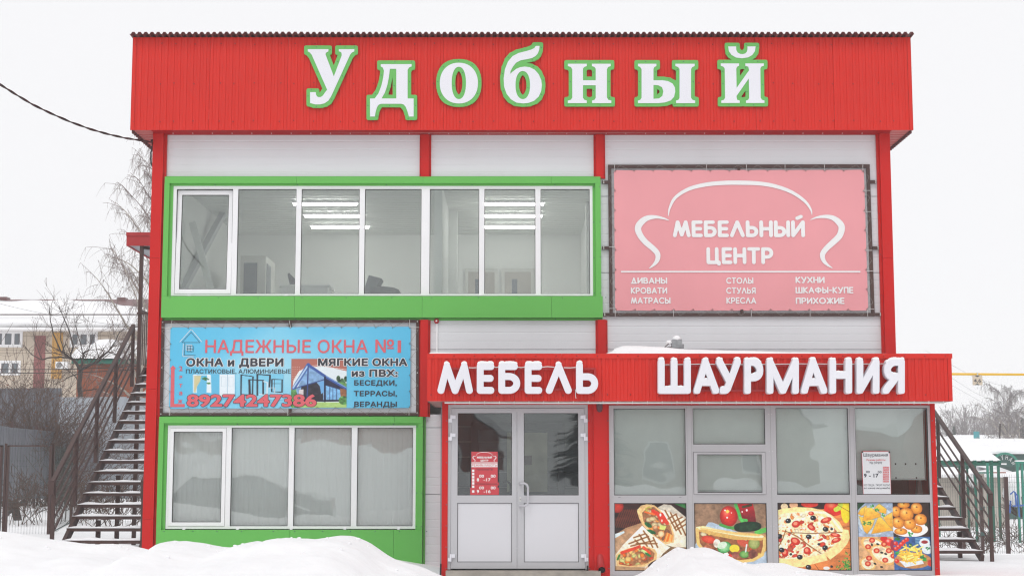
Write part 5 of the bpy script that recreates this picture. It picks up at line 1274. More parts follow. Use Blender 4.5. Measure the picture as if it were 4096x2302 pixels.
# --- 3: pizza
def c3(x, y): return ((x - 122) / 1115, (y - 68) / 1030)
p3 = Pic(190, 180, (206, 122, 66)); p3.C *= (.8 + .4 * p3.noise(4, 14, 5))[..., None]
p3.poly([c3(*q) for q in ((120, 68), (1240, 68), (1240, 140), (120, 190))], (50, 28, 22))
p3.ell(*c3(225, 120), .05, .05, (226, 200, 160)); p3.ell(*c3(370, 95), .06, .05, (222, 170, 130)); p3.ell(*c3(620, 80), .12, .05, (206, 52, 36))
p3.ell(*c3(1000, 140), .14, .12, (206, 40, 28), hi=(240, 130, 90)); p3.ell(*c3(1180, 150), .07, .22, (244, 206, 40)); p3.line([c3(1030, 165), c3(1080, 140), c3(1100, 90)], .035, (190, 206, 70))
for a, b in (((880, 200), (1000, 260)), ((1120, 440), (1240, 425)), ((680, 1010), (740, 1095)), ((1140, 760), (1240, 770)), ((1000, 60), (1240, 200))): p3.line([c3(*a), c3(*b)], .004, (110, 50, 24), alpha=.7)
body = [(60, 190), (200, 150), (420, 125), (640, 135), (820, 175), (960, 250), (1080, 360), (1140, 470), (1215, 480), (1235, 600), (1190, 700), (1080, 820), (920, 940), (860, 880), (880, 950), (640, 1010), (480, 1055), (380, 1050), (60, 1000)]
p3.poly([c3(*q) for q in body], (250, 216, 150), tex=.25, seed=6)
rim = [(60, 260), (250, 220), (430, 200), (640, 215), (800, 260), (920, 340), (1010, 450), (1060, 520), (1120, 560), (1060, 660), (900, 800), (800, 860), (560, 900), (300, 930), (60, 920)]
msk = np.clip(p3.poly([c3(*q) for q in rim], (252, 230, 186), tex=.5, seed=7) * 45, 0, 1)
nn = p3.noise(30, 30, 77, 2); p3.blend(np.clip((nn - .58) * 7, 0, 1) * msk * .8, (206, 104, 46)); nn = p3.noise(34, 34, 78, 2); p3.blend(np.clip((nn - .62) * 8, 0, 1) * msk * .9, (252, 246, 226))
chunks(p3, 46, (0, .12, .85, .85), [(214, 66, 46), (198, 60, 44), (232, 140, 70), (190, 90, 60), (240, 224, 190)], 41, .02, .045, msk)
p3.line([c3(560, 200), c3(860, 215), c3(960, 300), c3(1060, 430), c3(1110, 490)], .018, (252, 240, 214), alpha=.8)
for a in (((280, 520), (640, 535), (1110, 515)), ((240, 500), (420, 580), (600, 720), (780, 845)), ((240, 480), (190, 620), (130, 720))): p3.line([c3(*q) for q in a], .006, (126, 74, 34))
p3.poly([c3(*q) for q in ((290, 530), (420, 590), (600, 740), (770, 840), (560, 700), (420, 600))], (176, 110, 60))
for x, y, a, b, r_ in ((385, 655, .07, .055, 30), (565, 800, .05, .055, 10), (1010, 560, .07, .03, 10), (640, 225, .04, .03, 0), (400, 390, .05, .06, 60), (870, 330, .08, .04, -20), (640, 440, .06, .04, 40), (1020, 640, .07, .035, -20), (220, 830, .05, .06, 0)):
    p3.ell(*c3(x, y), a, b, (214, 58, 40), r_, edge=(170, 36, 26)); p3.ell(*c3(x - 8, y - 8), a * .5, b * .5, (236, 140, 110), r_)
for x, y in ((280, 340), (670, 295), (860, 470), (595, 585), (845, 755), (450, 900), (140, 580), (170, 790), (750, 700), (310, 855), (580, 1055), (940, 1045), (955, 465)):
    s_ = .036 if (x, y) not in ((750, 700), (310, 855), (955, 465), (940, 1045)) else .018
    p3.ell(*c3(x, y), s_ * 1.1, s_, (28, 26, 32), rng.uniform(-30, 30)); p3.ell(*c3(x - 12, y - 8), s_ * .25, s_ * .22, (170, 180, 196))
p3.ell(*c3(860, 1070), .045, .025, (240, 236, 220))
for i in range(60):
    x, y = 1240 - abs(rng.gauss(0, 90)), 1100 - abs(rng.gauss(0, 110)); p3.line([c3(x, y), c3(x + rng.uniform(-40, 10), y + rng.uniform(-30, 30))], .006, rng.choice([(70, 150, 60), (40, 110, 50), (110, 180, 80)]))
# --- 4: four small pictures
def c4(x, y): return ((x - 1340) / 1120, (y - 66) / 1030)
p4 = Pic(200, 190, (120, 140, 170))
L_, R4, T4, B4 = p4.X < .49, p4.X >= .49, p4.Y < .505, p4.Y >= .505
def zone(a, b, col): p4.blend((a & b).astype(float), col)
zone(L_, T4, (150, 165, 185)); zone(R4, T4, (52, 34, 28)); zone(L_, B4, (206, 160, 116)); zone(R4, B4, (60, 96, 150))
p4.C *= (.8 + .4 * p4.noise(20, 20, 4))[..., None]
Z1, Z2, Z3, Z4 = [(a & b).astype(float) for a, b in ((L_, T4), (R4, T4), (L_, B4), (R4, B4))]
p4.ell(*c4(1610, 330), .25, .22, (178, 190, 198), mask=Z1, tex=.3); p4.poly([c4(1340, 66), c4(1460, 66), c4(1340, 180)], (30, 70, 40))
def tri(q, col=(252, 210, 92), ed=(222, 150, 44)):
    p4.line([c4(*v) for v in q + q[:1]], .007, (150, 120, 60), alpha=.6)
    p4.poly([c4(*v) for v in q], col, tex=.25, seed=int(q[0][0]), soft=2.0, grad=(ed, 1))
tri([(1345, 230), (1400, 150), (1480, 110), (1470, 240), (1400, 260)]); tri([(1600, 150), (1680, 80), (1790, 160), (1780, 230), (1700, 215)]); tri([(1360, 270), (1420, 290), (1600, 330), (1560, 440), (1480, 540), (1440, 500)])
tri([(1460, 140), (1560, 145), (1700, 240), (1690, 280), (1420, 350)], (240, 192, 80)); tri([(1740, 290), (1880, 210), (1885, 460), (1800, 400)], (238, 190, 90)); tri([(1550, 540), (1660, 290), (1700, 285), (1885, 490), (1780, 500)], (244, 200, 84))
for q in ((1440, 380), (1520, 385), (1740, 250), (1560, 110), (1640, 180)): herb(p4, *c4(*q), .028, q[0])
p4.ell(*c4(2150, 470), .25, .12, (232, 230, 226), mask=Z2)
for i, q in enumerate(((2060, 95, .085, .05), (1940, 200, .065, .08), (2260, 150, .08, .085), (1970, 370, .085, .085), (2320, 320, .085, .085), (2005, 505, .09, .05), (2250, 470, .08, .06), (2150, 390, .085, .085), (2100, 240, .10, .095))):
    p4.ell(*c4(q[0], q[1]), q[2], q[3], (232, 158, 58), edge=(176, 98, 32), hi=(250, 196, 110), mask=Z2, e=2.2); p4.ell(*c4(q[0] + 4, q[1] - 20), .012, .012, (150, 86, 40), mask=Z2)
herb(p4, *c4(2150, 540), .035, 5); herb(p4, *c4(2410, 400), .02, 6, (50, 80, 40))
p4.ell(*c4(1740, 620), .05, .05, (206, 40, 34), mask=Z3); p4.ell(*c4(1820, 670), .055, .055, (214, 50, 40), hi=(250, 190, 180), mask=Z3); p4.ell(*c4(1880, 720), .04, .08, (150, 40, 60), mask=Z3)
for cx, cy, rx, ry, ro in ((1590, 730, .20, .12, 30), (1720, 860, .21, .13, 32), (1480, 1000, .11, .10, 30)):
    p4.ell(*c4(cx, cy), rx, ry, (236, 206, 150), ro, edge=(222, 166, 96), mask=Z3, tex=.3); p4.ell(*c4(cx, cy), rx * .82, ry * .78, (240, 216, 180), ro, mask=Z3, tex=.6, seed=int(cx))
for x, y in ((1555, 640), (1490, 740), (1740, 700), (1620, 800), (1810, 800), (1750, 945), (1880, 880), (1480, 1000), (1920, 900), (1500, 915)):
    p4.ell(*c4(x, y), .042, .038, (212, 70, 46), mask=Z3, edge=(180, 50, 30)); p4.ell(*c4(x, y), .02, .018, (236, 150, 110), mask=Z3)
for x, y in ((1550, 710), (1700, 830), (1760, 850), (1590, 1000), (1690, 1050), (1640, 700)): p4.ell(*c4(x, y), .022, .014, (30, 30, 24), rng.uniform(0, 90), mask=Z3)
p4.poly([c4(*q) for q in ((1900, 590), (2440, 590), (2440, 760), (2200, 700), (2000, 720))], (52, 88, 140), tex=.5)
for k in range(5): p4.line([c4(2230, 610 + k * 22), c4(2330, 600 + k * 24), c4(2440, 620 + k * 24)], .005, (120, 170, 200))
herb(p4, *c4(1960, 620), .04, 9, (46, 110, 50)); p4.ell(*c4(2180, 950), .26, .12, (186, 130, 80), mask=Z4, tex=.3)
for x, y in ((1920, 690), (1965, 740), (2010, 700), (1925, 770), (2050, 660), (2095, 630), (1930, 960)): p4.ell(*c4(x, y), .032, .032, (206, 44, 34), hi=(248, 170, 150), mask=Z4)
for x, y in ((2370, 680), (2410, 780)): p4.ell(*c4(x, y), .075, .07, (214, 224, 230), mask=Z4)
p4.ell(*c4(2370, 668), .045, .025, (150, 40, 44)); herb(p4, *c4(2415, 760), .028, 12, (60, 140, 80))
p4.poly([c4(*q) for q in ((1970, 960), (2060, 1055), (2350, 1000), (2300, 900))], (216, 222, 224))
for i in range(54):
    x, y = rng.uniform(1990, 2330), rng.uniform(730, 970)
    if (x - 2170) ** 2 / 190 ** 2 + (y - 860) ** 2 / 140 ** 2 < 1:
        t = rng.uniform(-.7, .5) + (math.pi / 2.6 if rng.random() < .25 else 0); d = 55; p4.line([c4(x - d * math.cos(t), y - d * math.sin(t)), c4(x + d * math.cos(t), y + d * math.sin(t))], .0105, rng.choice([(246, 210, 90), (236, 190, 70), (250, 224, 130), (222, 170, 56)]))
herb(p4, *c4(2340, 920), .05, 14); herb(p4, *c4(1940, 840), .03, 15); herb(p4, *c4(2150, 720), .03, 16, (50, 110, 60)); p4.ell(*c4(2450, 990), .04, .05, (196, 60, 44))
labs = ['printed poster of two grilled wraps with vegetables, leftmost below the windows', 'printed poster of a filled flatbread with tomato and cucumber', 'printed poster of a large pizza with black olives', 'printed poster split into four dishes with pies, pizza and fries']
for k, (pic, quad) in enumerate(zip((p1, p2, p3, p4), (((2459, 2010), (2746.5, 2010), (2750, 2281), (2461, 2281)), ((2777, 2010), (3065.5, 2010), (3070, 2281), (2781, 2281)), ((3112, 2008.5), (3402, 2008.5), (3410, 2280), (3118, 2280)), ((3430.5, 2007), (3721, 2007), (3732, 2280), (3440, 2280))))):
    q_ = KQ[k]
    pic.C *= (1 + .14 * (pic.noise(45, 45, 300 + k, 2) - .5) + .06 * (pic.noise(90, 90, 400 + k, 1) - .5))[..., None]; pic.C = np.clip((pic.C - .5) * 1.10 + .53, 0, 1)
    c0, c1_ = cols[2 * k + 1] + 0.008, cols[2 * k + 2] - 0.008
    t = thing('food_poster', labs[k], 'poster', ((c0 + c1_) / 2, YK + 0.01, q_[3]), group='food posters below the shop windows')
    MB().box(c0, c1_, YK + 0.014, YK + 0.02, q_[3] + 0.008, q_[2] - 0.008).build('board', M['white'], t)
    o = pic.sheet('picture', ((0, 0),) * 4, YK + 0.012, M['print'], None)
    # square it up to the opening
    nx, ny = pic.nx, pic.ny; U, V = np.meshgrid(np.linspace(c0, c1_, nx + 1), np.linspace(q_[2] - 0.008, q_[3] + 0.008, ny + 1))
    b_ = base_of(t); co = np.stack([U - b_.x, np.full(U.shape, YK + 0.0125 - b_.y), V - b_.z], -1)
    o.data.vertices.foreach_set('co', co.reshape(-1)); o.data.update(); o.parent = t
# ---------------- blue window-maker's banner
def q1(x, y): return (x / 2.3418 + 600, y / 2.3418 + 1250)
YB1 = -0.040
bs = thing('banner_sign', 'sky blue banner НАДЕЖНЫЕ ОКНА №1 with a phone number, laced in a brown frame', 'sign', (X(1160, 1470, YB1), YB1, Z(1470, YB1)))
steel_frame(bs, [q1(110, 72), q1(2518, 67), q1(2518, 962), q1(93, 962)], 11, YB1 + 0.010)
for ya, yb in ((96, 132), (900, 936)):
    a, b = P(*q1(1315, ya), YB1 + 0.03), P(*q1(1315, yb), YB1 + 0.03); MB().box(a.x - 0.02, a.x + 0.02, YB1 - 0.005, YB1 + 0.028, b.z, a.z).build('strut', M['brown'], bs)
pb = Pic(330, 112, (96, 190, 226))
def c5(x, y): return ((x - 185) / 2255, (y - 134) / 762)
g = np.exp(-((pb.X - .42) ** 2 / .05 + (pb.Y - .55) ** 2 / .10)) * .55 + np.exp(-((pb.X - .70) ** 2 / .01 + (pb.Y - .22) ** 2 / .02)) * .25
pb.blend(np.clip(g, 0, .8), (190, 226, 238)); g = np.clip((pb.X + pb.Y * .35 - .33) * 9, 0, 1) * np.clip((.62 - pb.X + pb.Y * .2) * 6, 0, 1) * .25; pb.blend(g, (200, 232, 242))
g = np.clip(.25 - pb.X, 0, .25) * 1.6 + np.clip(pb.X - .75, 0, .25) * 1.6; pb.blend(np.clip(g, 0, .5), (70, 178, 218))
bb_ = pb.sheet('banner', [q1(192, 137), q1(2442, 131), q1(2437, 890), q1(178, 897)], YB1, M['print'], bs)
YT1 = YB1 - 0.004
M['print_red'] = mat('print_red', (0.72, 0.125, 0.15), 0.5, var=0.02); M['print_black'] = mat('print_dark', (0.032, 0.036, 0.05), 0.5, var=0.02)
def bt(body, x0, x1, yt, yb, mt, off=0.0, outline=None, dy=0.0, space=1.0, lower=False):
    a, b = q1(x0, yt), q1(x1, yb); box = (a[0], b[0], a[1], b[1])
    if outline: text('lettering', body, box, YT1 - dy, M[outline[0]], bb_, off, outline[1], space=space, lower=lower)
    text('lettering', body, box, YT1 - dy - 0.0012, M[mt], bb_, off, space=space, lower=lower)
bt('НАДЕЖНЫЕ ОКНА', 516, 2040, 253, 376, 'print_red', 0.012)
bt('№', 2110, 2284, 250, 374, 'print_red', 0.012)
bt('1', 2318, 2352, 250, 374, 'print_red', 0.003)
bt('ОКНА и ДВЕРИ', 338, 1250, 424, 502, 'print_black', 0.046, ('print_white', 0.05), space=1.08)
bt('ПЛАСТИКОВЫЕ, АЛЮМИНИЕВЫЕ', 336, 1318, 528, 568, 'print_black', 0.008)
bt('МЯГКИЕ ОКНА', 1573, 2410, 426, 498, 'print_black', 0.044, ('print_white', 0.05), dy=0.004, space=1.06)
bt('из ПВХ:', 1888, 2320, 530, 598, 'print_black', 0.044, ('print_white', 0.05), dy=0.004, space=1.06)
bt('БЕСЕДКИ,', 1912, 2312, 630, 680, 'print_black', 0.028, space=1.05)
bt('ТЕРРАСЫ,', 1908, 2314, 730, 780, 'print_black', 0.028, space=1.05)
bt('ВЕРАНДЫ', 1912, 2312, 830, 880, 'print_black', 0.028, space=1.05)
bt('89274247386', 343, 1560, 757, 878, 'print_red', 0.035, ('print_black', 0.022), dy=0.006, space=1.0)
for ch, y in (('2', 520), ('э', 604), ('т', 680), ('а', 752), ('ж', 828)):
    bt(ch, 272 if ch != 'ж' else 260, 304 if ch == '2' else 302, y - (20 if ch == '2' else 16), y + (24 if ch == '2' else 18), 'print_red', 0.02, lower=True)
def flat(name, pts, mt, parent, Y, conv): shape_obj(name, px_loops([[conv(*p) for p in pts]], Y), Y, 0.001, M[mt], parent)
flat('arrow', [(215, 492), (246, 524), (230, 524), (226, 853), (326, 853), (324, 882), (190, 882), (196, 524), (186, 524)], 'print_red', bb_, YT1, q1)
def strokes(name, lines, w, mt, parent, Y, conv):
    m = MB()
    for l in lines:
        for a, b in zip(l[:-1], l[1:]):
            A, B = P(*conv(*a), Y), P(*conv(*b), Y); d = (B - A).normalized() * w / 2; m.bar(A - d, B + d, 0.0006, w, side=(0, 1, 0))
    m.build(name, M[mt], parent)
strokes('house_outline', [[(280, 272), (386, 154), (484, 271)], [(312, 292), (306, 408), (410, 409)], [(338, 300), (392, 300), (392, 350), (338, 350), (338, 300)], [(365, 300), (365, 350)], [(338, 325), (392, 325)]], 0.007, 'print_white', bb_, YT1, q1)
strokes('house_outline', [[(386, 182), (298, 277), (466, 278), (386, 182)], [(326, 280), (322, 397), (426, 398)], [(352, 312), (405, 312), (405, 364), (349, 364), (352, 312)], [(378, 312), (377, 364)], [(350, 338), (405, 338)]], 0.005, 'print_black', bb_, YT1 - 0.001, q1)
# pictures on the banner: open window, white doors, dark frames
pw_ = Pic(62, 66, (96, 184, 220))
def c6(x, y): return ((x - 400) / 400, (y - 575) / 230)
pw_.poly([c6(*q) for q in ((402, 582), (440, 575), (440, 750), (402, 750))], (206, 224, 234)); pw_.poly([c6(*q) for q in ((535, 575), (570, 582), (575, 750), (530, 745))], (226, 236, 240)); pw_.poly([c6(*q) for q in ((415, 590), (480, 588), (470, 640), (440, 690), (425, 750), (412, 740))], (206, 196, 150))
pw_.line([c6(412, 580), c6(560, 580)], .014, (240, 245, 248)); herb(pw_, *c6(520, 620), .07, 3, (60, 120, 60)); herb(pw_, *c6(545, 660), .05, 4, (70, 130, 70))
pw_.poly([c6(*q) for q in ((652, 568), (795, 575), (795, 800), (650, 780))], (226, 236, 242)); pw_.line([c6(725, 575), c6(724, 790)], .006, (150, 180, 200))
for x in (668, 738): pw_.line([c6(x, 598), c6(x + 42, 600), c6(x + 42, 690), c6(x, 688), c6(x, 598)], .004, (190, 206, 216))
pw_.sheet('printed_picture', [q1(400, 575), q1(800, 577), q1(800, 807), q1(400, 805)], YT1 - 0.001, M['print'], bb_)
pf = Pic(70, 44, (120, 198, 228))
def c7(x, y): return ((x - 840) / 410, (y - 570) / 240)
pf.blend(np.clip(pf.Y * .6, 0, 1), (170, 215, 232))
for q, c, w in (([(855, 580), (965, 595), (960, 760), (852, 770), (855, 580)], (40, 46, 56), .016), ([(1005, 575), (1125, 582), (1118, 690)], (40, 46, 56), .02), ([(930, 625), (1060, 630), (1060, 760)], (44, 50, 60), .02), ([(930, 625), (935, 770)], (44, 50, 60), .025), ([(1005, 575), (1005, 770)], (40, 46, 56), .02), ([(1065, 640), (1100, 650), (1095, 770), (1030, 760)], (210, 224, 232), .018), ([(1142, 620), (1238, 622), (1236, 740), (1140, 735), (1142, 620)], (40, 46, 56), .016), ([(1165, 625), (1165, 735)], (60, 66, 76), .006), ([(1142, 660), (1238, 662)], (60, 66, 76), .006), ([(1115, 700), (1170, 700), (1165, 750)], (190, 206, 216), .012)):
    pf.line([c7(*v) for v in q], w, c)
pf.sheet('printed_picture', [q1(840, 571), q1(1250, 573), q1(1250, 813), q1(840, 811)], YT1 - 0.001, M['print'], bb_)
ph = Pic(130, 116, (176, 106, 92))
def c8(x, y): return ((x - 1325) / 517, (y - 430) / 457)
ph.poly([c8(1330, 890), c8(1345, 640), c8(1400, 545), c8(1500, 505), c8(1640, 500), c8(1842, 545), c8(1842, 890)], (222, 232, 236))
for i in range(4):
    for j in range(7): ph.ell(*c8(1340 + i * 20, 508 + j * 21), .006, .006, (232, 214, 208))
ph.line([c8(1340, 700), c8(1352, 620), c8(1400, 545), c8(1480, 500), c8(1560, 492), c8(1842, 532)], .004, (240, 236, 234))
for x, y in ((1765, 615), (1800, 640), (1835, 620), (1780, 650), (1815, 665)): ph.ell(*c8(x, y), .035, .06, (58, 92, 60), tex=1.0)
ph.poly([c8(*q) for q in ((1740, 640), (1842, 660), (1842, 730), (1740, 720))], (96, 140, 76), tex=.6)
ph.poly([c8(*q) for q in ((1325, 842), (1500, 835), (1842, 840), (1842, 887), (1325, 887))], (172, 206, 122), tex=.12); ph.ell(*c8(1370, 800), .16, .2, (96, 150, 84), tex=.9)
ph.poly([c8(*q) for q in ((1640, 590), (1842, 700), (1842, 790), (1700, 830), (1640, 830))], (40, 52, 96)); ph.poly([c8(*q) for q in ((1780, 708), (1842, 714), (1842, 800), (1785, 815))], (146, 96, 66), tex=.6)
ph.poly([c8(*q) for q in ((1480, 490), (1640, 600), (1640, 835), (1400, 820), (1370, 720), (1390, 690))], (128, 166, 206), tex=.3); ph.poly([c8(*q) for q in ((1420, 690), (1500, 660), (1560, 650), (1620, 720), (1625, 830), (1400, 815))], (46, 44, 56), tex=.8); ph.poly([c8(*q) for q in ((1585, 640), (1635, 640), (1635, 740), (1605, 760))], (110, 170, 220)); ph.poly([c8(*q) for q in ((1400, 720), (1440, 715), (1440, 775), (1395, 775))], (214, 206, 206))
ph.poly([c8(*q) for q in ((1645, 680), (1780, 720), (1790, 815), (1650, 815))], (126, 182, 226), tex=.4)
for x in (1685, 1715, 1750): ph.line([c8(x, 695), c8(x, 815)], .006, (50, 66, 120))
ph.line([c8(1484, 486), c8(1350, 705)], .036, (74, 106, 172)); ph.line([c8(1484, 486), c8(1345, 700)], .014, (176, 204, 230)); ph.line([c8(1484, 488), c8(1650, 600), c8(1842, 710)], .026, (60, 90, 160)); ph.line([c8(1650, 592), c8(1842, 702)], .008, (130, 166, 214))
ph.poly([c8(*q) for q in ((1640, 615), (1780, 690), (1780, 712), (1640, 672))], (38, 40, 66)); ph.line([c8(1365, 705), c8(1480, 672), c8(1640, 622)], .010, (50, 70, 130)); ph.line([c8(1482, 500), c8(1475, 820)], .012, (52, 72, 130)); ph.line([c8(1640, 600), c8(1640, 830)], .016, (30, 36, 66)); ph.line([c8(1400, 825), c8(1800, 822)], .018, (34, 36, 54)); ph.ell(*c8(1815, 820), .09, .09, (86, 140, 74), tex=1.0)
ph.sheet('printed_picture', [q1(1325, 431), q1(1842, 431), q1(1841, 886), q1(1320, 887)], YT1 - 0.001, M['print'], bb_)
sg = []; ey = []
for fa, fb, ca, cb, n in ((q1(130, 76), q1(2500, 72), q1(200, 142), q1(2432, 138), 14), (q1(110, 950), q1(2505, 950), q1(185, 888), q1(2430, 882), 13), (q1(112, 90), q1(100, 950), q1(196, 145), q1(184, 885), 5), (q1(2512, 85), q1(2512, 950), q1(2432, 140), q1(2428, 880), 5)):
    s_, e_ = lace(bs, (fa, fb), (ca, cb), YB1 - 0.013, YB1 - 0.006, n); sg += s_; ey += e_
segs_mesh('lacing', sg, M['cord'], bs, kind='stuff'); segs_mesh('eyelet', [(e.x, YB1 - 0.012, e.z, e.x, YB1 + 0.002, e.z, 0.009, 0.009) for e in ey], M['bolt'], bs, n=6, kind='stuff')
tie = []
for (xa, ya, xb, yb) in ((205, 70, 200, 142), (1303, 70, 1318, 142), (2431, 62, 2431, 138), (108, 138, 198, 142), (2435, 137, 2522, 137), (180, 890, 181, 962), (1292, 885, 1291, 962), (2430, 885, 2426, 960), (90, 887, 184, 888)):
    a, b = P(*q1(xa, ya), YB1 - 0.01), P(*q1(xb, yb), YB1 - 0.01); tie.append((*a, *b, 0.004, 0.004))
segs_mesh('cable_tie', tie, M['cord_white'], bs, n=4, kind='stuff')
s = MB()
for x, y in ((121, 90), (2505, 82), (103, 947), (2503, 936), (112, 513), (2505, 562)): g = P(*q1(x, y), YB1); s.dome((g.x, YB1 - 0.0105, g.z), 0.010)
s.build('bolt', M['bolt'], bs, kind='stuff')
# ---------------- opening hours on the left door leaf
def q9(x, y): return (x / 5.172 + 1800, y / 5.172 + 1780)
YN = YK - 0.004
ns = thing('hours_notice', 'red opening hours notice with sofa logo taped inside the left door pane', 'notice', (X(1938, 1900, YN), YN, Z(1977, YN)))
M['notice_red'] = mat('notice_red', (0.58, 0.055, 0.07), 0.4, var=0.03)
def nquad(x0, y0_, x1, y1_, mt, Y, parent, name='panel', conv=q9):
    a, b = P(*conv(x0, y0_), Y), P(*conv(x1, y1_), Y); return MB().box(a.x, b.x, Y - 0.0006, Y + 0.0006, b.z, a.z).build(name, M[mt], parent)
nquad(418, 125, 1016, 1026, 'black', YN + 0.002, ns, 'backing')
sh = nquad(443, 128, 985, 1022, 'notice_red', YN, ns, 'sheet')
nquad(418, 870, 1012, 1022, 'notice_red', YN + 0.0008, ns, 'sheet'); nquad(980, 765, 1016, 820, 'notice_red', YN + 0.0008, ns, 'sheet')
Y9 = YN - 0.0018
def l9(x, y): return (443 + 120 * 0 + (x - 335) / (2111 - 335) * (962 - 465) + 22, 135 + (y - 172) / (912 - 172) * (340 - 135))
lo = [[q9(*l9(*p)) for p in l] for l in swoosh_loops(LOGO, 9.0)]
shape_obj('sofa_outline', px_loops(lo, Y9), Y9, 0.001, M['print_white'], sh)
def t9(f, body, x0, x1, yt, yb, mt, off=0.02, **k):
    a, b = q9(x0, yt), q9(x1, yb); box = (a[0], b[0], a[1], b[1])
    if f == 's': stroke_text('lettering', body, box, Y9, M[mt], sh, r=0.13, gap=0.33, hstep=0.05, thick=0.001)
    else: text('lettering', body, box, Y9 - k.get('dy', 0), M[mt], sh, off)
t9('s', 'МЕБЕЛЬНЫЙ', 555, 868, 226, 266, 'print_white'); t9('s', 'ЦЕНТР', 632, 792, 290, 330, 'print_white')
nquad(443, 343, 985, 350, 'print_white', Y9, sh, 'rule'); nquad(443, 367, 985, 446, 'print_white', Y9, sh, 'band')
t9('t', 'РЕЖИМ РАБОТЫ', 452, 978, 382, 430, 'notice_red', 0.01, dy=0.001)
t9('t', 'ЭШ ВАКЫТЫ', 545, 888, 475, 514, 'print_black', 0.0)
for i in range(7):
    y = (496, 562, 628, 693, 757, 826, 924)[i]; nquad(455, y, 504, y + 50, 'print_white', Y9, sh, 'day_box')
for dy_, a_, b_ in ((0, '8', '-17'), (243, '9', '-16')):
    t9('t', a_, 553, 602, 670 + dy_, 740 + dy_, 'print_white', 0.03); t9('t', b_, 695, 840, 670 + dy_, 740 + dy_, 'print_white', 0.02)
    t9('t', '00', 604, 704, 598 + dy_, 662 + dy_, 'print_white', 0.02); t9('t', '00', 842, 943, 598 + dy_, 662 + dy_, 'print_white', 0.02)
t9('t', 'БЕЗ ОБЕДА/ТӨШКЕ АШСЫЗ', 524, 1000, 782, 808, 'print_black', 0.0, dy=0.001)
# ---------------- white notice in the last shop window
def qn(x, y): return (x / 2.1222 + 3350, y / 2.1222 + 1620)
YW = YK + 0.002
wn2 = thing('hours_notice', 'white opening hours notice Шаурмания taped in the rightmost shop window', 'notice', (X(3507, 1890, YW), YW, Z(1975, YW)))
def tilt_quad(pts, mt, Y, parent, name):
    c = [P(*qn(*p), Y) for p in pts]; return MB().prism([(v.x, v.z) for v in c], Y - 0.0006, Y + 0.0006).build(name, M[mt], parent)
M['paper'] = mat('paper', (0.70, 0.71, 0.73), 0.5, var=0.02)
tilt_quad([(204, 388), (445, 388), (456, 755), (217, 755)], 'notice_red', YW + 0.0016, wn2, 'border')
sh = tilt_quad([(208, 394), (441, 392), (453, 751), (221, 751)], 'paper', YW, wn2, 'sheet')
for q in ((205, 389, 218, 401), (433, 388, 445, 404)): tilt_quad([(q[0], q[1]), (q[2], q[1]), (q[2], q[3]), (q[0], q[3])], 'black', YW - 0.0015, wn2, 'tape')
Y9 = YW - 0.0018
def tn(body, x0, x1, yt, yb, mt='print_black', off=0.01, dy=0.0, lower=False):
    a, b = qn(x0, yt), qn(x1, yb); text('lettering', body, (a[0], b[0], a[1], b[1]), Y9 - dy, M[mt], sh, off, lower=lower)
tn('Шаурмания', 220, 428, 405, 433); tn('Режим работы', 247, 406, 453, 470, 'notice_red', 0.01); tn('эш сәгате', 272, 378, 478, 496, off=0.005, lower=True)
tn('9', 225, 248, 576, 610, off=0.035); tn('- 17', 268, 348, 576, 610, off=0.03); tn('00', 243, 274, 552, 573); tn('00', 342, 374, 553, 574)
for i, b_ in enumerate(('ПН/ДҮШ', 'ВТ/СИШ', 'СР/ЧӘР', 'ЧТ/ПӘН', 'ПТ/ҖОМ', 'СБ/ШИМ', 'ВС/ЯКШ')):
    y = 519 + i * 19.5; tilt_quad([(385, y), (436, y), (437, y + 15), (386, y + 15)], 'notice_red', Y9, sh, 'day_box'); tn(b_, 388, 434, y + 3, y + 12, 'print_white', 0.0, 0.001)
tn('БЕЗ ОБЕДА / ТӨШКЕ АШСЫЗ', 224, 447, 666, 683, off=0.0); tn('ял көне якшәмбе', 224, 446, 692, 708, off=0.01, lower=False)
# ================================================================= SNOW GROUND AND BANKS
def vnoise(x, y, seed=0):
    xi, yi = np.floor(x).astype(int), np.floor(y).astype(int); u, v = x - xi, y - yi; u = u * u * (3 - 2 * u); v = v * v * (3 - 2 * v)
    def hsh(a, b):
        n = (a * 374761393 + b * 668265263 + seed * 974634777) & 0x7fffffff; n = ((n ^ (n >> 13)) * 1274126177) & 0x7fffffff; return ((n ^ (n >> 16)) & 0xffff) / 65535.0
    return (hsh(xi, yi) * (1 - u) + hsh(xi + 1, yi) * u) * (1 - v) + (hsh(xi, yi + 1) * (1 - u) + hsh(xi + 1, yi + 1) * u) * v
def fbm(x, y, seed=0, o=4):
    a, t, s = 1.0, 0.0, 0.0
    for i in range(o): s = s + a * vnoise(x * 2 ** i, y * 2 ** i, seed + i); t += a; a *= .5
    return s / t - .5
RIDGE_L = [(-260,2098),(-80,2112),(0,2124),(60,2129),(110,2141),(160,2150),(230,2160),(300,2168),(380,2176),(440,2174),(500,2178),(550,2192),(585,2204),(628,2204),(640,2190),(665,2168),(685,2162),(700,2165),(735,2163),(790,2168),(830,2174),(870,2184),(915,2188),(940,2180),(985,2170),(1020,2163),(1062,2169),(1100,2155),(1140,2151),(1200,2154),(1260,2157),(1310,2149),(1350,2143),(1400,2143),(1430,2152),(1470,2168),(1510,2196),(1540,2218),(1575,2238),(1620,2252),(1670,2262),(1700,2272),(1740,2290),(1790,2310),(1900,2335),(2100,2350)]
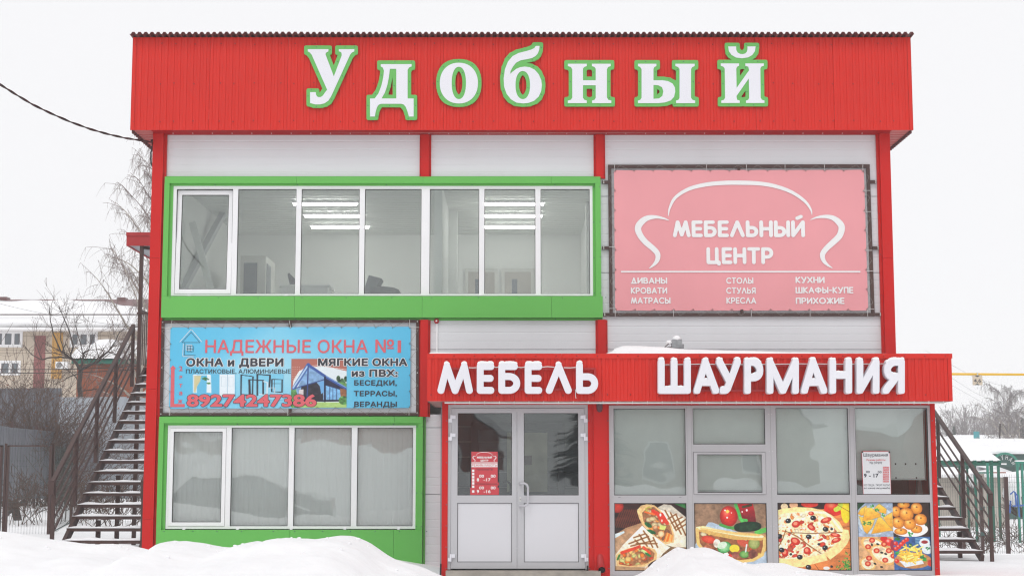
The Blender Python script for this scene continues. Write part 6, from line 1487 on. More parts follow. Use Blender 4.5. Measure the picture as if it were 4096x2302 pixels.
RIDGE_R = [(2300,2360),(2420,2330),(2500,2318),(2530,2308),(2560,2296),(2582,2283),(2605,2262),(2625,2243),(2650,2228),(2680,2206),(2705,2190),(2722,2184),(2732,2192),(2742,2198),(2762,2193),(2790,2190),(2815,2187),(2835,2190),(2860,2201),(2885,2212),(2920,2228),(2960,2245),(2990,2254),(3020,2256),(3060,2250),(3100,2249),(3140,2251),(3170,2262),(3200,2271),(3250,2280),(3310,2284),(3350,2290),(3400,2300),(3480,2296),(3560,2299),(3620,2296),(3680,2306),(3760,2300),(3850,2298),(3980,2300),(4096,2304),(4300,2310)]
YRL, YRR = -5.2, -4.2
def ridge_fn(pts, Yr):
    c = [P(a, b, Yr) for a, b in pts]; xs = np.array([v.x for v in c]); zs = np.array([v.z for v in c]); return lambda x: np.interp(x, xs, zs)
rl, rr = ridge_fn(RIDGE_L, YRL), ridge_fn(RIDGE_R, YRR)
def ground_z(x, y):
    x = np.asarray(x, float); y = np.asarray(y, float)
    base = np.where(x < 0, 0.22, 0.02) * 1.0
    base = 0.22 + (0.0 - 0.22) * np.clip((x + 2.0) / 1.4, 0, 1)
    base = base - 0.28 * np.clip((-y - 1.6) / 3, 0, 1)
    base = base + 0.05 * fbm(x * 0.8, y * 0.8, 3)
    # terrain behind: sinks to the right, rises to the left
    base = base + np.clip((y - 4) / 14, 0, 1) * np.where(x > 5.5, -0.70 - 0.01 * np.clip(y - 18, 0, 80), 0) * np.clip((x - 4) / 3, 0, 1)
    base = base + np.clip((y - 12) / 30, 0, 1.6) * np.where(x < -4, 0.5, 0)
    def bank(r, Yr, back, front, seed):
        top = r(x) + 0.012 * fbm(x * 6, y * 0.0 + 5, seed) ; d = y - Yr
        f = np.where(d > 0, np.exp(-(d / back) ** 2), np.exp(-(d / front) ** 2 * 0.7)); k = np.clip(np.abs(d) / 1.0, 0, 1)
        return (top - base) * f + k * f * 0.16 * fbm(x * 1.3, y * 1.3, seed + 2)
    z = base + np.maximum(0, 0) + bank(rl, YRL, 1.7, 4.5, 11) * (x < 1.3) + bank(rr, YRR, 1.3, 4.0, 21) * (x >= 1.3)
    return z
def axis(stops):
    o = []
    for (a, b, s) in stops: o += list(np.arange(a, b, s))
    return np.array(o + [stops[-1][1]])
xs = axis([(-900, -200, 100), (-200, -60, 14), (-60, -24, 2), (-24, -9, 0.4), (-9, 9, 0.045), (9, 24, 0.4), (24, 60, 2), (60, 200, 14), (200, 900, 100)])
ys = axis([(-300, -60, 60), (-60, -30, 6), (-30, -12, 0.8), (-12, -7.5, 0.25), (-7.5, -2.5, 0.07), (-2.5, 1, 0.12), (1, 30, 0.5), (30, 80, 3), (80, 240, 16), (240, 1500, 140)])
Xg, Yg = np.meshgrid(xs, ys); Zg = ground_z(Xg, Yg)
nx, ny = len(xs), len(ys)
V = np.stack([Xg, Yg, Zg], -1).reshape(-1, 3)
j, i = np.meshgrid(np.arange(ny - 1), np.arange(nx - 1), indexing='ij'); a = (j * nx + i).reshape(-1); F = np.stack([a, a + 1, a + nx + 1, a + nx], 1)
me = bpy.data.meshes.new('snowy_ground'); me.vertices.add(len(V)); me.vertices.foreach_set('co', V.reshape(-1)); me.loops.add(F.size); me.loops.foreach_set('vertex_index', F.reshape(-1).astype(np.int32))
me.polygons.add(len(F)); me.polygons.foreach_set('loop_start', np.arange(0, F.size, 4, dtype=np.int32)); me.update(calc_edges=True)
link_mesh('snowy_ground', me, M['snow'], None, kind='structure', smooth=True)
def gz(x, y): return float(ground_z(x, y))
# loose snow clods on the banks
cl = MB(); rn = random.Random(5)
for k in range(70):
    side = rn.random() < .55
    px = rn.uniform(20, 1700) if side else rn.uniform(2560, 3400); Yr = (YRL if side else YRR)
    y = Yr - abs(rn.gauss(0, 0.7)); x = P(px, 2200, Yr).x; z = gz(x, y); s = rn.uniform(.008, .025)
    blob(cl, (x, y, z + s * .2), s * rn.uniform(.8, 1.4), s, s * .7, 7, 4)
cl.build('snow_clods', M['snow'], None, kind='stuff', smooth=True)
# ================================================================= STEEL STAIRS LEFT AND RIGHT
def snow_strip(x0, x1, y0, y1, z, h, seed):
    m = MB(); rn = random.Random(seed); n = 26; prof = [(0.0, 0), (0.06, .75), (0.3, 1), (0.7, 1), (0.94, .75), (1.0, 0)]
    ph = rn.uniform(0, 6)
    for i in range(n + 1):
        t = i / n; hh = h * (0.62 + .22 * math.sin(t * 9 + ph) + .12 * math.sin(t * 31 + ph * 2) + rn.uniform(-.10, .10)); e = min(1, min(t, 1 - t) * 12 + .12)
        for a, b in prof: m.v.append((x0 + (x1 - x0) * t, y0 + (y1 - y0) * a + (0.006 * math.sin(i) if a == 0 else 0), z + hh * b * e))
    k = len(prof)
    for i in range(n):
        for j_ in range(k - 1): a = i * k + j_; m.f.append((a, a + 1, a + k + 1, a + k))
        m.f.append((i * k, i * k + k, i * k + 2 * k - 1, i * k + k - 1))
    m.f.append(tuple(range(k))[::-1]); m.f.append(tuple(range(n * k, n * k + k)))
    return m
def stair(root, xl, xr, Y0, z0, run, rise, n, side, rail_y, first_z=None):
    """treads rise away from the camera; side = -1 outer rail on the left, +1 on the right"""
    for i in range(n):
        y, z = Y0 + run * i, z0 + rise * i
        t = MB().box(xl, xr, y, y + 0.26, z - 0.045, z).build('tread', M['brown'], root)
        snow_strip(xl - 0.005, xr + 0.005, y - 0.012, y + 0.262, z + 0.001, 0.036 if i % 3 else 0.045, i + (50 if side > 0 else 0)).build('snow_cap', M['snow'], t, smooth=True)
    d = Vector((0, run, rise)).normalized()
    for x in (xl + 0.03, xr - 0.03):
        a = Vector((x, Y0 - 0.06, z0 - 0.13)); b = a + Vector((0, run * n + 0.1, rise * n + 0.07)); MB().bar(a, b, 0.05, 0.13).build('stringer', M['brown'], root)
    # posts carrying the stringers
    for i in range(2, n, 4):
        for x in (xl + 0.35, xr - 0.12):
            y, z = Y0 + run * i + 0.13, z0 + rise * i - 0.06
            MB().box(x - 0.03, x + 0.03, y - 0.03, y + 0.03, gz(x, y) - 0.1, z).build('support_post', M['brown'], root)
def railing(root, x, Y0, z0, run, rise, n, hgt=0.95, every=4, low_end=True, bars=4, x1=None):
    sl = rise / run; ys_ = [Y0 - 0.12 + run * i for i in range(0, n + 1, every)]
    def zz(y): return z0 + (y - Y0) * sl
    for k, y in enumerate(ys_):
        MB().box(x - 0.027, x + 0.027, y - 0.02, y + 0.02, zz(y) - 0.12 if k else gz(x, y) - 0.1, zz(y) + hgt - 0.02).build('post', M['brown'], root)
    a, b = Vector((x, ys_[0] - 0.07, zz(ys_[0] - 0.07) + hgt)), Vector((x, ys_[-1], zz(ys_[-1]) + hgt))
    m = MB().bar(a, b, 0.056, 0.055)
    if low_end: m.bar(a + Vector((0, 0.01, 0.01)), a + Vector((0, 0.0, -0.17)), 0.05, 0.045)
    m.build('handrail', M['brown'], root)
    for k in range(bars):
        o = hgt * (0.18 + 0.19 * k); a, b = Vector((x, ys_[0], zz(ys_[0]) + o)), Vector((x, ys_[-1], zz(ys_[-1]) + o)); MB().bar(a, b, 0.022, 0.022).build('rail_bar', M['brown'], root)
# left flight climbs to the upstairs door
LY0, LZ0, LRUN, LRISE, LN = 0.30, 0.41, 0.272, 0.1625, 17
LXL, LXR = X(243, 2155, LY0), XL0 - 0.06
st1 = thing('outdoor_staircase', 'long brown steel staircase with snowy treads climbing behind the left corner column', 'staircase', (LXL, LY0, LZ0 - 0.5))
stair(st1, LXL, LXR, LY0, LZ0, LRUN, LRISE, LN, -1, None)
railing(st1, LXL - 0.09, LY0, LZ0, LRUN, LRISE, 16, hgt=0.93)
railing(st1, LXR - 0.0, LY0, LZ0, LRUN, LRISE, 16, hgt=0.93)
PY0, PZ = LY0 + LRUN * LN, LZ0 + LRISE * LN
t = MB().box(LXL, LXR, PY0, PY0 + 1.6, PZ - 0.22, PZ).build('landing', M['brown'], st1)
snow_strip(LXL, LXR, PY0 - 0.01, PY0 + 1.5, PZ + 0.002, 0.04, 77).build('snow_cap', M['snow'], t, smooth=True)
for y in (PY0 + 0.05, PY0 + 1.5):
    MB().box(LXL - 0.12, LXL - 0.06, y - 0.03, y + 0.03, gz(LXL, y) - .1, PZ + (1.0 if y > PY0 + 1 else 2.3)).build('landing_post', M['brown'], st1)
    MB().box(LXR - 0.35, LXR - 0.21, y - 0.06, y + 0.06, gz(LXL, y) - .1, PZ - 0.221).build('landing_post', M['black'], st1)
MB().box(LXL - 0.13, LXL + 0.12, PY0 - 0.02, PY0 + 0.03, PZ + 0.93, PZ + 0.96).build('handrail', M['brown'], st1)
m = MB().box(LXL - 0.11, LXL - 0.07, PY0 + 0.06, PY0 + 1.55, PZ + 0.98, PZ + 1.02).build('handrail', M['brown'], st1)
MB().box(LXL - 0.1, LXR, PY0 + 1.52, PY0 + 1.56, PZ + 0.98, PZ + 1.02).build('handrail', M['brown'], st1)
MB().box(LXL - 0.1, LXR, PY0 + 1.52, PY0 + 1.56, PZ + 0.05, PZ + 0.08).build('rail_bar', M['brown'], st1)
MB().box(LXR - 0.42, LXR - 0.37, PY0 + 1.51, PY0 + 1.57, PZ, PZ + 1.0).build('landing_post', M['brown'], st1)
for i in range(9): x = LXL + 0.02 + i * 0.125; MB().box(x, x + 0.018, PY0 + 1.53, PY0 + 1.55, PZ + 0.08, PZ + 0.98).build('baluster', M['brown'], st1)
for i in range(10): y = PY0 + 0.15 + i * 0.14; MB().box(LXL - 0.10, LXL - 0.085, y, y + 0.016, PZ + 0.06, PZ + 0.98).build('baluster', M['brown'], st1)
# little porch roof over the landing
cz0, cz1 = Z(983, PY0), Z(930, PY0); cx0 = X(507, 955, PY0)
pr = thing('porch_roof', 'small red fascia roof over the upstairs landing at the left wall', 'porch roof', (cx0, PY0, cz0))
MB().box(cx0, XL0, PY0 - 0.02, PY0, cz0, cz1 - 0.06).build('fascia', M['red_dull'], pr); MB().box(cx0 - 0.004, XL0, PY0 - 0.035, PY0 - 0.021, cz1 - 0.06, cz1).build('flashing', M['red_dull'], pr)
MB().box(cx0, cx0 + 0.02, PY0 + 0.001, PY0 + 2.0, cz0, cz1).build('fascia', M['red_dull'], pr)
pts = corr_profile(2.0, 0.1, 0.02); mm = MB()
for yy, dd in pts: mm.v += [(cx0 + 0.021, PY0 + 0.001 + yy, cz0 + 0.02 + dd), (XL0, PY0 + 0.001 + yy, cz0 + 0.02 + dd)]
for i in range(len(pts) - 1): mm.f.append((2 * i + 2, 2 * i + 3, 2 * i + 1, 2 * i))
mm.build('soffit', solid('galvanised_sheet', (0.42, 0.44, 0.47), 0.4, metal=0.2), pr)
MB().bar((LXL - 0.08, PY0 + 0.08, cz0 - 0.02), (XL0, PY0 + 1.3, cz0 - 0.02), 0.06, 0.05).build('beam', M['brown'], pr)
# right flight beside the annex
RY0, RZ0, RRUN, RRISE, RN = 2.5, 0.155, 0.355, 0.160, 14
RXR = X(3932, 2198, RY0); RXL = RXR - 1.25
st2 = thing('outdoor_staircase', 'brown steel staircase with snowy treads rising to the left, right of the annex', 'staircase', (RXR, RY0, RZ0 - 0.2))
stair(st2, RXL, RXR, RY0, RZ0, RRUN, RRISE, RN, 1, None)
railing(st2, RXR + 0.10, RY0, RZ0, RRUN, RRISE, 12, hgt=0.95)
for q in ((2108, 1941), (2100, 2030), (2093, 2130)): pass
# overhead cable to the left corner with a drip loop
cb = [(-40,318),(0,338),(60,376),(130,418),(200,452),(280,487),(360,516),(430,536),(500,552),(560,561),(600,567),(616,568)]
c0 = thing('power_cable', 'black twisted cable from the upper left to the corner of the fascia', 'cable', P(616, 568, 0.2))
def cabpt(i): t = i / (len(cb) - 1); return P(cb[i][0], cb[i][1], 0.2 - 6 * (1 - t))
base_pts = [cabpt(i) for i in range(len(cb))]; fine = []
for a, b in zip(base_pts[:-1], base_pts[1:]):
    for k in range(8): fine.append(a.lerp(b, k / 8))
fine.append(base_pts[-1])
for ph in (0, math.pi):
    MB().tube([p + Vector((0, math.cos(i * 0.55 + ph), math.sin(i * 0.55 + ph))) * 0.008 for i, p in enumerate(fine)], 0.008, 5).build('strand', M['black'], c0)
MB().tube([P(616, 570, 0.2), P(610, 585, 0.2), P(604, 610, 0.2), P(603, 640, 0.2), P(607, 660, 0.2), P(615, 672, 0.2), P(622, 674, 0.25)], 0.012, 6).build('drip_loop', M['black'], c0)
MB().tube([P(606, 569, 0.2), P(618, 566, 0.2)], 0.04, 8).build('clamp', M['black'], c0)
# ================================================================= BACKGROUND, LEFT SIDE
M['fence_dark'] = mat('dark_zinc_sheet', (0.15, 0.155, 0.175), 0.45, metal=0.25, var=0.12, scale=0.8, stain=((0.22, 0.22, 0.23), 2, .5))
M['fence_light'] = mat('pale_zinc_sheet', (0.40, 0.43, 0.47), 0.4, metal=0.3, var=0.12, scale=0.8, stain=((0.42, 0.44, 0.47), 2, .5))
def fence(label, A, B, z0, z1, material, pitch, post_z, sw=1.1, posts=True, depth=0.02):
    A, B = Vector((A[0], A[1], 0)), Vector((B[0], B[1], 0)); L = (B - A).length; n = max(1, round(L / sw)); w = L / n; ang = math.atan2(B.y - A.y, B.x - A.x)
    root = thing('sheet_fence', label, 'fence', (A.x, A.y, z0)); root.rotation_euler = (0, 0, ang); first = None
    for i in range(n):
        if first is None:
            m = MB(); k = max(1, round(w / pitch)); p = w / k; pts = []
            for q in range(k): x = q * p; pts += [(x, 0), (x + p * .72, 0), (x + p * .80, depth), (x + p * .92, depth)]
            pts.append((w, 0)); K = len(pts)
            for t in (0, .003):
                for z in (0, z1 - z0): m.v += [(x, -d + t, z) for x, d in [(a, -b) for a, b in pts]]
            for q in range(K - 1): m.f.append((q, q + 1, K + q + 1, K + q)); m.f.append((2 * K + q + 1, 2 * K + q, 3 * K + q, 3 * K + q + 1))
            me = bpy.data.meshes.new('sheet'); me.from_pydata(m.v, [], m.f); first = bpy.data.objects.new('sheet', me); COL.objects.link(first); me.materials.append(material); first.parent = root
        else: c = clone(first, (w * i, 0, random.uniform(-.02, .02)))
    if posts:
        for i in range(int(L / 2.35) + 1):
            pm = MB().box(i * 2.35 + .2, i * 2.35 + .26, 0.035, 0.095, -1.2, post_z - z0); me = bpy.data.meshes.new('post'); me.from_pydata(pm.v, [], pm.f); o = bpy.data.objects.new('post', me); COL.objects.link(o); me.materials.append(M['brown']); o.parent = root
        pm = MB().box(0, L, 0.03, 0.07, 0.3, 0.34).box(0, L, 0.03, 0.07, z1 - z0 - .35, z1 - z0 - .31); me = bpy.data.meshes.new('rail'); me.from_pydata(pm.v[:8], [], pm.f[:6]); o = bpy.data.objects.new('rail', me); COL.objects.link(o); me.materials.append(M['brown']); o.parent = root
    return root
fence('dark grey profiled sheet fence running away behind the wire gate, left', (-12.75, 13.5), (-13.65, 39), 0.62, 2.50, M['fence_dark'], 0.22, 2.66)
fence('tall pale grey sheet fence in front of the brick house', (P(238, 1590, 28).x, 28), (-5.0, 28.6), 0.3, Z(1587, 28), M['fence_light'], 0.2, 3.0, posts=False)
fence('taller grey sheet fence section left of the pale one', (-21, 28.8), (P(247, 1555, 28.8).x, 28.8), 0.3, Z(1553, 28.8), M['fence_dark'], 0.2, 3.0, posts=False)
# --- long beige two storey block
M['beige'] = mat('beige_facade_board', (0.56, 0.48, 0.39), 0.8, var=0.05, scale=0.4)
M['muted_red'] = mat('muted_red_board', (0.29, 0.105, 0.10), 0.8, var=0.06); M['ochre'] = mat('ochre_board', (0.56, 0.31, 0.075), 0.8, var=0.06)
M['far_glass'] = mat('far_window_glass', (0.14, 0.16, 0.18), 0.15, var=0.2, scale=1)
YH = 53.0
hb = thing('apartment_block', 'long beige two storey building with snowy roof and red and ochre stripes', 'building', (-26, YH, 0))
hx0, hx1, hz = -34.0, -9.0, Z(1316, YH)
MB().box(hx0, hx1, YH, YH + 10, -0.3, hz).build('wall', M['beige'], hb)
zr = Z(1197, YH + 5)
rm = MB(); rm.add([(hx0 - .5, YH - .6, hz + .02), (hx1 + .5, YH - .6, hz + .02), (hx1 + .5, YH + 5, zr), (hx0 - .5, YH + 5, zr), (hx1 + .5, YH + 10.6, hz), (hx0 - .5, YH + 10.6, hz)], [(0, 1, 2, 3), (3, 2, 4, 5), (1, 4, 2), (0, 3, 5)])
rf = rm.build('roof', M['brown_roof'], hb)
# blanket of snow with a melted ragged strip near the ridge on the right
m = MB(); nn_ = 90
for i in range(nn_ + 1):
    x = hx0 - .5 + (hx1 - hx0 + 1) * i / nn_; sx_ = 2048 + x / 77 * 6200
    top = 0.93 - 0.02 * math.sin(i * .9) - max(0, (sx_ - 330)) / 260 * .36 - random.uniform(0, .02)
    top = max(.25, top)
    for k in range(9):
        t = top * k / 8; th = .22 * min(1, min(k, 8 - k) + .25) ; m.v.append((x, YH - .62 + 5.6 * t, hz + .02 + (zr - hz) * t + th * (.8 + .2 * math.sin(i * .35 + k))))
for i in range(nn_):
    for k in range(8): a = i * 9 + k; m.f.append((a, a + 9, a + 10, a + 1))
    m.f.append((i * 9, i * 9 + 8, i * 9 + 17, i * 9 + 9))
m.build('roof_snow', M['snow'], rf, smooth=True)
g = MB().tube([(hx0 - .5, YH - .68, hz - .05), (hx1, YH - .68, hz - .05)], .09, 8).build('gutter', M['white'], hb); MB().box(hx0 - .4, hx1, YH - .6, YH - .001, hz - .12, hz - .04).build('soffit', M['white'], hb)
sg = [(hx0, YH + .35, hz + .75, hx1, YH + .35, hz + .75, .03, .03)]; segs_mesh('snow_guard', sg, M['brown'], hb, n=5)
for a, b, yt in ((-10, 32, 1188), (473, 505, 1190)): v, w_ = P(a, yt, YH + 5), P(b, yt, YH + 5); MB().box(v.x, w_.x, YH + 4.8, YH + 5.4, v.z - .5, v.z).build('chimney', M['brown_roof'], hb)
def far_window(x0, x1, z0, z1, n, Y, parent):
    f = MB().frame(x0, x1, Y - .06, Y - .002, z0, z1, .13); s = (x1 - x0) / n
    for i in range(1, n): f.box(x0 + s * i - .07, x0 + s * i + .07, Y - .06, Y - .002, z0 + .13, z1 - .13)
    o = f.build('window', M['white'], parent)
    for i in range(n): MB().box(x0 + s * i + .08, x0 + s * (i + 1) - .08, Y - .045, Y - .02, z0 + .131, z1 - .131).build('pane', M['far_glass'], o)
def fw_px(a, b, yt, yb, n, Y, par): v, w_ = P(a, yt, Y), P(b, yb, Y); far_window(v.x, w_.x, w_.z, v.z, n, Y, par)
fw_px(-22, 90, 1323, 1388, 3, YH, hb); fw_px(281, 390, 1326, 1388, 3, YH, hb); fw_px(-40, 82, 1441, 1500, 3, YH, hb)
for a, b, yt, yb, mt in ((140, 176, 1342, 1560, 'muted_red'), (211, 246, 1329, 1514, 'ochre')):
    v, w_ = P(a, yt, YH), P(b, yb, YH); MB().box(v.x, w_.x, YH - .04, YH - .001, w_.z, v.z).build('facade_stripe', M[mt], hb)
jm = MB()
for px in (105, 142, 175, 210, 247, 280, 400, 440): v = P(px, 1400, YH); jm.box(v.x - .012, v.x + .012, YH - .004, YH - .001, 2, hz - .2)
for py in (1343, 1400, 1412, 1455, 1500): v = P(100, py, YH); jm.box(hx0, hx1, YH - .006, YH - .0045, v.z - .012, v.z + .012)
jm.build('facade_joint', solid('facade_joint', (0.33, 0.27, 0.2), .9), hb, kind='stuff')
v, w_ = P(234, 1448, YH), P(262, 1476, YH)
ac = thing('air_conditioner', 'white outdoor air conditioner unit on the beige wall beside the ochre stripe', 'air conditioner', (v.x, YH, w_.z))
MB().box(v.x, w_.x + .25, YH - .5, YH - .05, w_.z, v.z).build('casing', M['white'], ac); MB().tube([((v.x + w_.x) / 2, YH - .501, (v.z + w_.z) / 2), ((v.x + w_.x) / 2, YH - .52, (v.z + w_.z) / 2)], .14, 14).build('fan_grille', solid('grille_grey', (0.25, 0.25, 0.25)), ac)
# --- brick outhouse with green eaves and thick snow
def brick_material():
    m, nt, N, L, b = nodes_of('orange_brick')
    tc = N.new('ShaderNodeTexCoord'); mp = N.new('ShaderNodeMapping'); mp.inputs['Rotation'].default_value = (R(90), 0, 0)
    br = N.new('ShaderNodeTexBrick'); br.inputs['Scale'].default_value = 1.0; br.inputs['Brick Width'].default_value = .26; br.inputs['Row Height'].default_value = .077; br.inputs['Mortar Size'].default_value = .008
    br.inputs['Color1'].default_value = (.40, .095, .035, 1); br.inputs['Color2'].default_value = (.31, .075, .03, 1); br.inputs['Mortar'].default_value = (.20, .12, .09, 1)
    L.new(tc.outputs['Object'], mp.inputs[0]); L.new(mp.outputs[0], br.inputs[0]); L.new(br.outputs[0], b.inputs['Base Color']); b.inputs['Roughness'].default_value = .85; return m
M['brick'] = brick_material()
M['dark_green'] = mat('dark_green_sheet', (0.012, 0.17, 0.12), 0.5, var=0.1)
YG = 38.0
bh = thing('brick_house', 'small orange brick house with dark green eaves under deep snow', 'building', (-14, YG, 0))
bx0, bx1, bz = P(307, 1500, YG).x, -6.0, Z(1455, YG)
MB().box(bx0, bx1, YG, YG + 6, -.3, bz).build('wall', M['brick'], bh)
MB().box(bx0 - .15, bx1 + .2, YG - .25, YG - .2, bz, Z(1437, YG - .2)).build('eaves_board', M['dark_green'], bh)
r0, r1 = Z(1437, YG - .2), Z(1363, YG + 2.4)
def hip(z_off, grow, name, mt, par, rag=0):
    x0, x1, y0, y1 = bx0 - .2 - grow, bx1 + .3, YG - .3 - grow, YG + 6.3; t = P(392, 1363, YG + 2.4).x
    m = MB(); nx_, ny_ = 60, 24
    for j_ in range(ny_ + 1):
        for i_ in range(nx_ + 1):
            x, y = x0 + (x1 - x0) * i_ / nx_, y0 + (y1 - y0) * j_ / ny_
            e = min((x - x0) / (t - x0), (y - y0) / (YG + 2.4 - y0), (y1 - y) / (y1 - YG - 2.4), 1)
            ed = min(1, min(x - x0, y - y0, y1 - y) * 5 + 0.12) if rag else 1
            m.v.append((x, y + (rag * .05 * math.sin(i_ * 1.7) if j_ == 0 else 0), r0 + (r1 - r0 - .25) * max(e, 0) + z_off * ed * (1 + rag * .12 * math.sin(i_ * .7 + j_ * .5))))
    for j_ in range(ny_):
        for i_ in range(nx_): a = j_ * (nx_ + 1) + i_; m.f.append((a, a + 1, a + nx_ + 2, a + nx_ + 1))
    return m.build(name, mt, par, smooth=bool(rag))
rf2 = hip(0.0, 0.0, 'roof', M['dark_green'], bh); hip(0.30, 0.04, 'roof_snow', M['snow'], rf2, 1)
# ---------------------------------------------------------------- bare trees and shrubs
M['bark'] = mat('dark_bark', (0.065, 0.052, 0.048), 0.9, var=0.35, scale=8, bump=.4, bscale=20)
M['bark_mid'] = mat('brown_twigs', (0.115, 0.075, 0.060), 0.9, var=0.3, scale=5)
M['birch'] = mat('birch_bark', (0.50, 0.45, 0.39), 0.8, var=0.12, scale=3, stain=((0.08, 0.07, 0.065), 7, .8))
M['birch_twig'] = mat('birch_twigs', (0.25, 0.195, 0.185), 0.9, var=0.2)
M['far_twig'] = mat('far_twigs', (0.23, 0.205, 0.205), 0.9, var=0.2)
def limb(segs, p, d, ln, r0_, r1_, n, rn, wander=.12, up=0.0, droop=0.0):
    """one bent limb; returns the nodes along it"""
    nodes = [p.copy()]; d = d.normalized(); st = ln / n
    for i in range(n):
        t = i / n; d = (d + Vector((rn.gauss(0, wander), rn.gauss(0, wander), rn.gauss(0, wander) + up - droop * t))).normalized(); q = p + d * st
        ra, rb = r0_ + (r1_ - r0_) * t, r0_ + (r1_ - r0_) * (i + 1) / n; segs.append((*p, *q, ra, rb)); p = q; nodes.append(p.copy())
    return nodes, d
def bushy(segs, p, d, ln, r, depth, rn, kids=4, spread=.7, droop=0.0, up=.02, shrink=.6, rmin=.006):
    nodes, dd = limb(segs, p, d, ln, r, max(rmin, r * .45), 5, rn, .10, up, droop)
    if depth <= 0: return
    for k in range(kids):
        q = nodes[rn.randint(2, 5)]; v = (dd * 1.0 + Vector((rn.gauss(0, spread), rn.gauss(0, spread), rn.gauss(0.1, spread * .6)))).normalized()
        bushy(segs, q, v, ln * shrink * rn.uniform(.7, 1.15), max(rmin, r * .5), depth - 1, rn, kids, spread, droop, up, shrink, rmin)
def birch(name, label, base, h, width, seed, r0_=.12, twig=.009, nl=30, hang=9, group=None, twigmat='birch_twig', lean=0.0, rows=7):
    rn = random.Random(seed); root = thing(name, label, 'tree', base, group=group); tr = []; tw = []
    B = Vector(base); nodes, d = limb(tr, B, Vector((lean, 0, 1)), h, r0_, .012, 14, rn, .03, .1)
    for i in range(nl):
        t = .18 + .80 * i / nl; k = t * 14; p = nodes[int(k)].lerp(nodes[min(14, int(k) + 1)], k % 1); az = i * 2.4 + rn.uniform(-.4, .4); env = math.sin(math.pi * min(1, (1.02 - t) * .62 + .12)) * width
        ln = env * rn.uniform(.75, 1.2); v = Vector((math.cos(az), math.sin(az), 1.55 - .45 * (1 - t)))
        ls = []; nd, dd = limb(ls, p, v, ln * 1.3, r0_ * .38 * (1 - t) + .014, .010, 9, rn, .08, 0, .15)
        (tr if ls[0][6] > .03 else tw).extend(ls)
        for q in range(rows * 2):
            s = rn.uniform(.2, 1) * 9; b = nd[int(s)].lerp(nd[min(9, int(s) + 1)], s % 1)
            sb = []; n2, d2 = limb(sb, b, (dd + Vector((rn.gauss(0, .7), rn.gauss(0, .7), rn.gauss(.1, .4)))), ln * rn.uniform(.15, .42), twig * 1.1, twig * .8, 4, rn, .12, 0, .25); tw.extend(sb)
            for z in range(hang // 2):
                c = n2[rn.randint(1, 4)]; limb(tw, c, Vector((rn.gauss(0, .35), rn.gauss(0, .35), -.6)), width * rn.uniform(.10, .36), twig * .7, twig * .45, 3, rn, .06, 0, .5)
    segs_mesh('trunk', tr, M['birch'], root, n=6); segs_mesh('crown', tw, M[twigmat], root, n=3); return root
bp_ = P(558, 1240, 36.0); bb0 = Vector((bp_.x, 36.0, .3))
birch('birch_tree', 'tall bare birch with white trunk and hanging twigs behind the left staircase', bb0, Z(565, 36) - .3, 2.35, 4, r0_=.15, twig=.008, nl=40, hang=9, rows=8)
def px_tree(name, label, limbs, conv, Y, twigmat, seed, ntw, tln, rt=.007, cat='tree'):
    """limbs traced from the picture with depth wander, then dressed with twigs"""
    rn = random.Random(seed); pts0 = P(*conv(*limbs[0][0][0]), Y); root = thing(name, label, cat, (pts0.x, Y, gz(pts0.x, Y))); tr = []; tw = []
    for pl, ra, rb in limbs:
        n = len(pl); yy = Y + rn.uniform(-.3, .3); prev = None; nd = []
        for i in range(n - 1):
            for k in range(3):
                t = (i + k / 3) / (n - 1); x = pl[i][0] + (pl[i + 1][0] - pl[i][0]) * k / 3 + rn.gauss(0, 2); y = pl[i][1] + (pl[i + 1][1] - pl[i][1]) * k / 3 + rn.gauss(0, 2)
                yy2 = Y + (yy - Y) * min(1, t * 2); q = P(*conv(x, y), yy2); nd.append(q)
        nd.append(P(*conv(*pl[-1]), yy))
        for i in range(len(nd) - 1): a, b = ra + (rb - ra) * i / len(nd), ra + (rb - ra) * (i + 1) / len(nd); tr.append((*nd[i], *nd[i + 1], a, b))
        if ra < .075:
            for q in range(ntw):
                i = rn.randint(1, len(nd) - 2); d = (nd[i + 1] - nd[i]).normalized(); v = (d * .7 + Vector((rn.gauss(0, .7), rn.gauss(0, .6), rn.gauss(.25, .6)))).normalized()
                bushy(tw, nd[i], v, tln * rn.uniform(.5, 1.2), max(rt, rb * .7), 1, rn, 4, .55, 0.0, .03, .55, rt * .7)
    segs_mesh('trunk', tr, M['bark'], root, n=6); segs_mesh('crown', tw, M[twigmat], root, n=3); return root
def cv(x, y): return (x / 2.633, y / 2.633 + 1150)
px_tree('apple_tree', 'bare crooked apple tree in front of the beige building and brick house', [
    ([(842, 1500), (845, 1150), (838, 1000), (848, 870)], .085, .075), ([(848, 870), (800, 790), (740, 735), (690, 700), (640, 670)], .055, .03), ([(640, 670), (560, 480), (530, 340), (520, 200)], .028, .010),
    ([(740, 735), (770, 620), (720, 430), (650, 260), (615, 190)], .03, .010), ([(740, 735), (640, 730), (520, 735), (440, 760), (330, 700), (250, 600)], .035, .010), ([(848, 870), (868, 760), (880, 690), (935, 655)], .045, .02),
    ([(860, 860), (950, 810), (1030, 780), (1080, 710), (1140, 672)], .05, .03), ([(1140, 672), (1210, 570), (1260, 470), (1350, 400)], .026, .008), ([(1140, 672), (1230, 710), (1290, 760)], .022, .008), ([(870, 690), (840, 560), (800, 420), (780, 330)], .02, .008),
    ([(690, 700), (640, 560), (640, 440), (680, 330), (730, 180)], .022, .008), ([(850, 1090), (930, 1080), (1000, 1065), (1060, 1085)], .025, .01), ([(848, 900), (740, 930), (650, 980), (560, 1020)], .024, .008), ([(848, 1000), (760, 900), (690, 860)], .02, .008), ([(935, 655), (960, 560), (1010, 470)], .015, .007), ([(440, 760), (380, 600), (350, 480)], .016, .007)],
    cv, 31.5, 'bark_mid', 3, 9, .75, .006)
